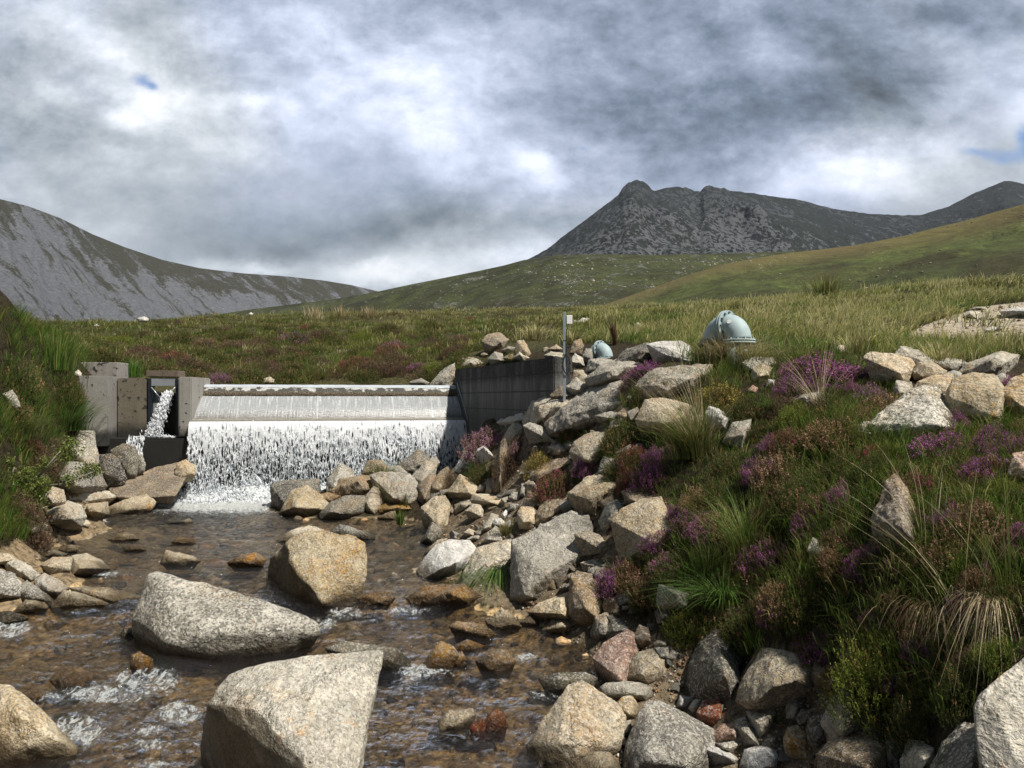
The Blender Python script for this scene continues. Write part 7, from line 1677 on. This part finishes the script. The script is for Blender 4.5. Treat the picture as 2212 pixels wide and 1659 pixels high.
for i, (lab, px, py, h, n, ks, ws, kw) in enumerate([
    ('long green and straw grass tuft fanning over the mid bank', 1500, 990, 150, 650, ['green', 'vivid', 'yellow', 'straw'], [4, 4, 2, 2], dict(spread=.13, lean=(.2, .95), wind=(-.35, -.1), w=.0065)),
    ('tall straw stalks rising from the long grass tuft', 1510, 985, 235, 90, ['pale', 'straw'], [2, 2], dict(spread=.07, lean=(.25, .6), wind=(-.45, 0), w=.005, bend=.3, name='grass_stalks')),
    ('glossy dark green tuft hanging over the water beside the large tall boulder', 1082, 1235, 95, 420, ['vivid', 'dark', 'green'], [4, 2, 3], dict(spread=.10, lean=(.5, 1.5), wind=(-.1, -.35), w=.0075, down=.75)),
    ('straw-coloured tuft blown across the foot of the larger pipe', 1575, 790, 95, 650, ['straw', 'pale', 'yellow', 'green'], [5, 3, 2, 1], dict(spread=.15, lean=(.4, 1.3), wind=(.35, -.35), w=.006)),
    ('straw tuft covering the right foot of the larger pipe', 1625, 792, 70, 420, ['straw', 'yellow', 'green'], [4, 2, 2], dict(spread=.13, lean=(.3, 1.2), wind=(.25, -.35), w=.006)),
    ('greenish straw tuft left of the larger pipe base', 1535, 785, 62, 320, ['straw', 'yellow', 'green'], [3, 2, 2], dict(spread=.12, lean=(.3, 1.1), wind=(.2, -.35), w=.006)),
    ('brown dead dock stalk standing between the smaller pipe and the straw grass', 1328, 745, 64, 60, ['brown'], [1], dict(spread=.02, lean=(.02, .28), wind=(-.18, 0), w=.02, bend=.2, name='dead_stalk')),
    ('short bright green tuft on the scree', 865, 1133, 36, 130, ['vivid', 'green'], [3, 2], dict(spread=.04, lean=(.1, .5), w=.009)),
    ('reddish-green tuft in front of the orange-footed scree stone', 838, 1090, 60, 170, ['green', 'brown', 'yellow'], [3, 2, 1], dict(spread=.09, lean=(.1, .5), w=.008)),
    ('thin green tuft right of the reddish-green one', 872, 1100, 56, 120, ['green', 'brown'], [3, 2], dict(spread=.06, lean=(.1, .5), w=.008)),
    ('dark grass beneath the pale brown humped boulder', 985 - 170 + 10, 1045, 60, 200, ['dark', 'green', 'straw'], [3, 2, 1], dict(spread=.10, lean=(.3, 1.1), w=.008)),
    ('small green tuft left of the half orange block', 955, 1110 - 18, 30, 90, ['green', 'yellow'], [2, 1], dict(spread=.05, lean=(.1, .6), w=.008)),
    ('small green tuft among the scree chips', 998, 1063, 36, 110, ['vivid', 'green'], [2, 2], dict(spread=.05, lean=(.1, .5), w=.008)),
    ('brown moss and grass at the foot of the barrel boulder', 1095, 1155, 36, 200, ['brown', 'yellow', 'green'], [3, 2, 1], dict(spread=.12, lean=(.2, .9), w=.006)),
    ('little green tuft on top of the scree by the mossy brown boulder', 1062, 1030, 40, 90, ['vivid', 'yellow'], [2, 1], dict(spread=.04, lean=(.05, .4), w=.008)),
    ('green fan of grass low on the right bank above the dark boulder', 1560, 1310, 130, 380, ['vivid', 'green', 'dark'], [3, 3, 2], dict(spread=.07, lean=(.4, 1.3), wind=(-.45, -.2), w=.005)),
    ('green grass rising left of the small green hummock', 1610, 1200, 170, 320, ['green', 'yellow', 'vivid'], [3, 2, 2], dict(spread=.14, lean=(.2, .9), wind=(-.2, 0), w=.004)),
    ('fine green grass in the hollow between purple tips', 1530, 1240, 110, 260, ['green', 'vivid', 'dark'], [3, 2, 1], dict(spread=.12, lean=(.2, 1.0), w=.004)),
    ('pale stalks crossing the big purple mound', 1770, 890, 170, 60, ['pale', 'straw'], [2, 1], dict(spread=.05, lean=(.5, 1.3), wind=(-.2, 0), w=.004, bend=.35, name='grass_stalks')),
    ('long pale stalks arching over the right bank', 2080, 1350, 420, 12, ['pale', 'straw'], [2, 1], dict(spread=.07, lean=(.4, 1.1), wind=(-.55, 0), w=.0035, bend=.3, name='grass_stalks')),
    ('long green leaves at the right picture edge', 2170, 1290, 330, 20, ['yellow', 'green'], [1, 2], dict(spread=.05, lean=(.2, .6), wind=(-.3, 0), w=.005, bend=.4, name='grass_leaves')),
    ('thin stalks leaning over the brown speckled boulder', 1990, 1180, 280, 22, ['pale', 'olive'], [2, 1], dict(spread=.08, lean=(.3, .9), wind=(-.35, 0), w=.0035, bend=.4, name='grass_stalks')),
    ('dead straw tussock drooping above the corner boulder', 2160, 1300, 120, 600, ['pale', 'straw', 'brown'], [2.2, 3, 2], dict(spread=.10, lean=(.15, 1.3), wind=(-.05, -.3), w=.0034, down=1.5)),
    ('brown withered straw left of the dead straw tussock', 2030, 1320, 110, 260, ['brown', 'straw'], [3, 1], dict(spread=.14, lean=(.3, .9), wind=(-.1, -.4), w=.0035, down=1.2)),
    ('vivid green rushes on the left bank top', 128, 800, 100, 330, ['vivid', 'green', 'yellow'], [4, 2, 1], dict(spread=.22, lean=(.05, .45), wind=(.1, 0), w=.011)),
    ('green grass leaning over the left bank before the intake', 150, 930, 100, 420, ['vivid', 'green', 'dark'], [4, 2, 1], dict(spread=.22, lean=(.2, .9), wind=(.35, -.2), w=.010)),
    ('grass at the left edge under the pinkish brown heather', 30, 950, 90, 360, ['vivid', 'yellow', 'green'], [3, 2, 2], dict(spread=.25, lean=(.2, .9), wind=(.3, 0), w=.009)),
    ('bright green tuft between the grey block and the timber board', 285, 815, 46, 180, ['vivid', 'green'], [2, 1], dict(spread=.18, lean=(.1, .6), w=.014, d=16.3)),
    ('pale rush tuft on the moor skyline left of centre', 680, 690, 34, 120, ['straw', 'pale'], [2, 1], dict(spread=.28, lean=(.05, .35), w=.03, d=40)),
    ('second pale rush tuft on the moor skyline', 735, 690, 34, 120, ['straw', 'olive'], [2, 1], dict(spread=.28, lean=(.05, .35), w=.03, d=40)),
    ('wide pale rush tuft right of the second one on the skyline', 800, 692, 32, 200, ['straw', 'olive'], [2, 1], dict(spread=.4, lean=(.05, .35), w=.03, d=40)),
    ('bushy yellow-green rushes on the right skyline', 1785, 640, 50, 360, ['yellow', 'olive', 'green'], [2, 2, 1], dict(spread=.4, lean=(.05, .75), w=.022, d=27)),
    ('straw tussock below the post slope', 1125 + 30, 735, 44, 300, ['straw', 'pale', 'yellow'], [3, 1, 1], dict(spread=.2, lean=(.2, 1.0), wind=(.2, 0), w=.014, d=17)),
    ('straw and green tussock right of the post', 1238, 745, 44, 300, ['straw', 'yellow', 'green'], [3, 1, 1], dict(spread=.2, lean=(.2, 1.0), wind=(.3, 0), w=.013, d=16)),
    ('yellow tussock at the upper right below the track', 2030, 795, 70, 360, ['straw', 'yellow', 'green'], [3, 2, 1], dict(spread=.16, lean=(.2, 1.0), wind=(-.1, 0), w=.007)),
    ('yellow-green tussock left of the upper right rocks', 1930 - 60, 762, 60, 320, ['straw', 'yellow', 'olive'], [2, 2, 1], dict(spread=.2, lean=(.2, .9), wind=(.3, 0), w=.008)),
    ('small dark tuft beside the cream scarred block', 1315 + 15, 1455, 40, 60, ['green', 'straw', 'dark'], [2, 1, 1], dict(spread=.03, lean=(.2, .9), w=.004)),
    ('tiny green tuft under the tan granite boulder', 1670, 1570 - 10, 40, 70, ['dark', 'green'], [2, 1], dict(spread=.03, lean=(.3, 1.0), w=.004)),
]):
    nm = kw.pop('name', 'grass_tuft'); tuft(nm, lab, px, py, h, n, ks, ws, seed=900 + i, cat='grass stalks' if 'stalk' in nm else 'grass tuft', **kw)


# ferns ------------------------------------------------------------------
def fern(label, px, py, hpx, nf, seed, d=None):
    d = d or hit(px, py); r = np.random.default_rng(seed); h = hpx * d / FPX; V, F, C = [], [], []
    for f in range(nf):
        az = r.uniform(0, 6.28); le = r.uniform(.3, .9); K = 16
        for k in range(K):
            t = (k + 1) / K; c = np.array([math.cos(az) * le * t ** 1.4, math.sin(az) * le * t ** 1.4, t - .45 * le * t ** 2]) * h
            for s in (-1, 1):
                side = np.array([-math.sin(az), math.cos(az), .1]) * s; L = h * .26 * math.sin(math.pi * min(1, t * .95 + .08)) ; fw = np.array([math.cos(az), math.sin(az), .2]) * h * .035
                i = len(V); V += [c - fw, c + fw, c + side * L + fw]; F.append((i, i + 1, i + 2)); C += [(.07, .13, .02)] * 2 + [(.12, .20, .03)]
    o = link('fern', mesh_np('fern', np.array(V), np.array(F), col=np.array(C)), M_GRASS, loc=tuple(P(px, py, d))); tag(o, label, 'fern', 'ferns')


fern('bright yellow-green fern above the fading heather, mid right bank', 1672, 900, 56, 6, 1)
fern('small fern at the foot of the scree under dark heather', 1020, 1010 + 15, 34, 5, 2)
fern('little fern in shade on the scree by the tall brown slab', 1008 - 10, 1045 - 5, 30, 5, 3)
fern('fern in grass below the centre of the right bank', 1790, 1150, 60, 6, 4)
fern('small fern right of the shaded rounded stone', 1390 + 10, 1205, 36, 5, 5)

# leafy shrub leaning out from the left bank --------------------------------
sh = empty('leafy_shrub', tuple(P(30, 1130, 9.6)), label='leaning shrub with bare pale stems and yellow-green leaves on the left bank', cat='shrub'); o0 = np.array(P(30, 1130, 9.6))
stems = [[(0, 1115), (45, 1060), (95, 1015), (130, 975)], [(40, 1075), (90, 1050), (140, 1045), (200, 1020)], [(20, 1120), (60, 1110), (100, 1095)], [(60, 1050), (110, 1005), (160, 960)], [(10, 1100), (40, 1040), (60, 1030)], [(0, 1080), (20, 1045), (30, 1010)], [(50, 1085), (80, 1090), (110, 1060)]]
rs = np.random.default_rng(12)
for st_ in stems:
    bm = bmesh.new(); pts_s = [P(a, b, 10.0 - .12 * i) - o0 for i, (a, b) in enumerate(st_)]; tube_bm(bm, pts_s, [.016 - .003 * i for i in range(len(pts_s))], 6)
    me = bm_mesh('branch', bm); br = link('branch', me, plain('pale_bark', (.30, .27, .22), .8) if 'pale_bark' not in bpy.data.materials else bpy.data.materials['pale_bark'], sh)
cl = [(155, 965, 26), (140, 985, 22), (185, 1018, 24), (205, 1015, 16), (150, 1035, 20), (100, 1000, 14), (15, 1000, 20), (30, 1040, 40), (60, 1060, 36), (20, 1090, 40), (80, 1085, 30), (40, 1120, 34), (10, 1050, 30), (95, 1045, 18), (60, 1020, 16)]
Pb, L_ = [], []
for a, b, w_ in cl:
    c = P(a, b, 9.75) - o0; k = int(w_ * 14); q = w_ * 9.75 / FPX
    Pb.append(c + rs.normal(0, .42, (k, 3)) * q)
Pb = np.concatenate(Pb); n = len(Pb); Dl = rs.normal(0, 1, (n, 3)) + np.array([0, 0, .5]); Dl /= np.linalg.norm(Dl, axis=1, keepdims=True)
V, T = tri_leaves(Pb, Dl, rs.uniform(.022, .045, n), rs.uniform(.012, .024, n), 5)
c = np.array([.13, .17, .035]) * rs.uniform(.6, 1.5, (n, 1)) * np.array([1, 1, 1]); link('foliage', mesh_np('foliage', V, T, col=np.repeat(c, 3, 0)), M_GRASS, sh)


# pale stones strewn on the far slopes -----------------------------------------
def slope_stones(HX, n, seed, smin, smax, pxr, tr):
    Xh, Yh, Zh, T_, PX_ = HX; r = np.random.default_rng(seed); nu, nt = Xh.shape; out, S = [], []
    while len(out) < n:
        i = r.integers(0, nu); j = r.integers(0, nt)
        if not (pxr[0] < PX_[i, j] < pxr[1] and tr[0] < T_[i, j] < tr[1]): continue
        if fbm(np.array([[PX_[i, j] * .012, T_[i, j] * 5, 0]]), 3, 7)[0] < r.uniform(-.55, .35): continue
        k, l = min(i + 1, nu - 1), min(j + 1, nt - 1); a, b = r.random(), r.random()
        out.append([Xh[i, j] * (1 - a) + Xh[k, j] * a, Yh[i, j] * (1 - b) + Yh[i, l] * b, Zh[i, j] * (1 - b) + Zh[i, l] * b]); S.append((smin + (smax - smin) * r.random() ** 3) * Yh[i, j] / FPX)
    return np.array(out), np.array(S)


a1, s1_ = slope_stones(MID, 3600, 1, .6, 3.3, (800, 2000), (.05, .97)); a2, s2_ = slope_stones(NEAR, 620, 2, .8, 4.2, (1400, 2600), (.05, .98)); a3, s3_ = slope_stones(MID, 500, 5, 1.0, 4.5, (1100, 1650), (.62, .93))
aa, ss_ = np.concatenate([a1, a2, a3]), np.concatenate([s1_, s2_, s3_])
cc = np.array([.34, .33, .31]) * RNG.uniform(.5, 1.35, (len(aa), 1))
tag(link('hillside_stones', scatter_mesh('hillside_stones', aa, ss_, 9, cc, None, .6), M_LOOSE), 'pale stones strewn over the far green slopes', kind='stuff')

# ------------------------------------------------------------------ the air over the valley
ZLOW = float(min(Z.min() for Z in (GROUND_Z, -2.0 * np.ones(1))))
bm = bmesh.new(); box_bm(bm, (-5100, -60, ZLOW - 1.0), (5100, 3300, 480))
hz = link('haze', bm_mesh('haze', bm), None)
mh = bpy.data.materials.new('thin_haze'); mh.use_nodes = True; th_ = mh.node_tree; th_.nodes.clear(); Nh = NT(th_); oh = th_.nodes.new('ShaderNodeOutputMaterial')
pv_ = Nh.n('ShaderNodeVolumePrincipled', {'Color': (0.80, 0.88, 1.0, 1), 'Density': 0.00004, 'Anisotropy': 0.2}); th_.links.new(pv_, oh.inputs['Volume'])
hz.data.materials.append(mh); tag(hz, kind='stuff', label='thin bluish haze in the valley air'); hz.display_type = 'WIRE'
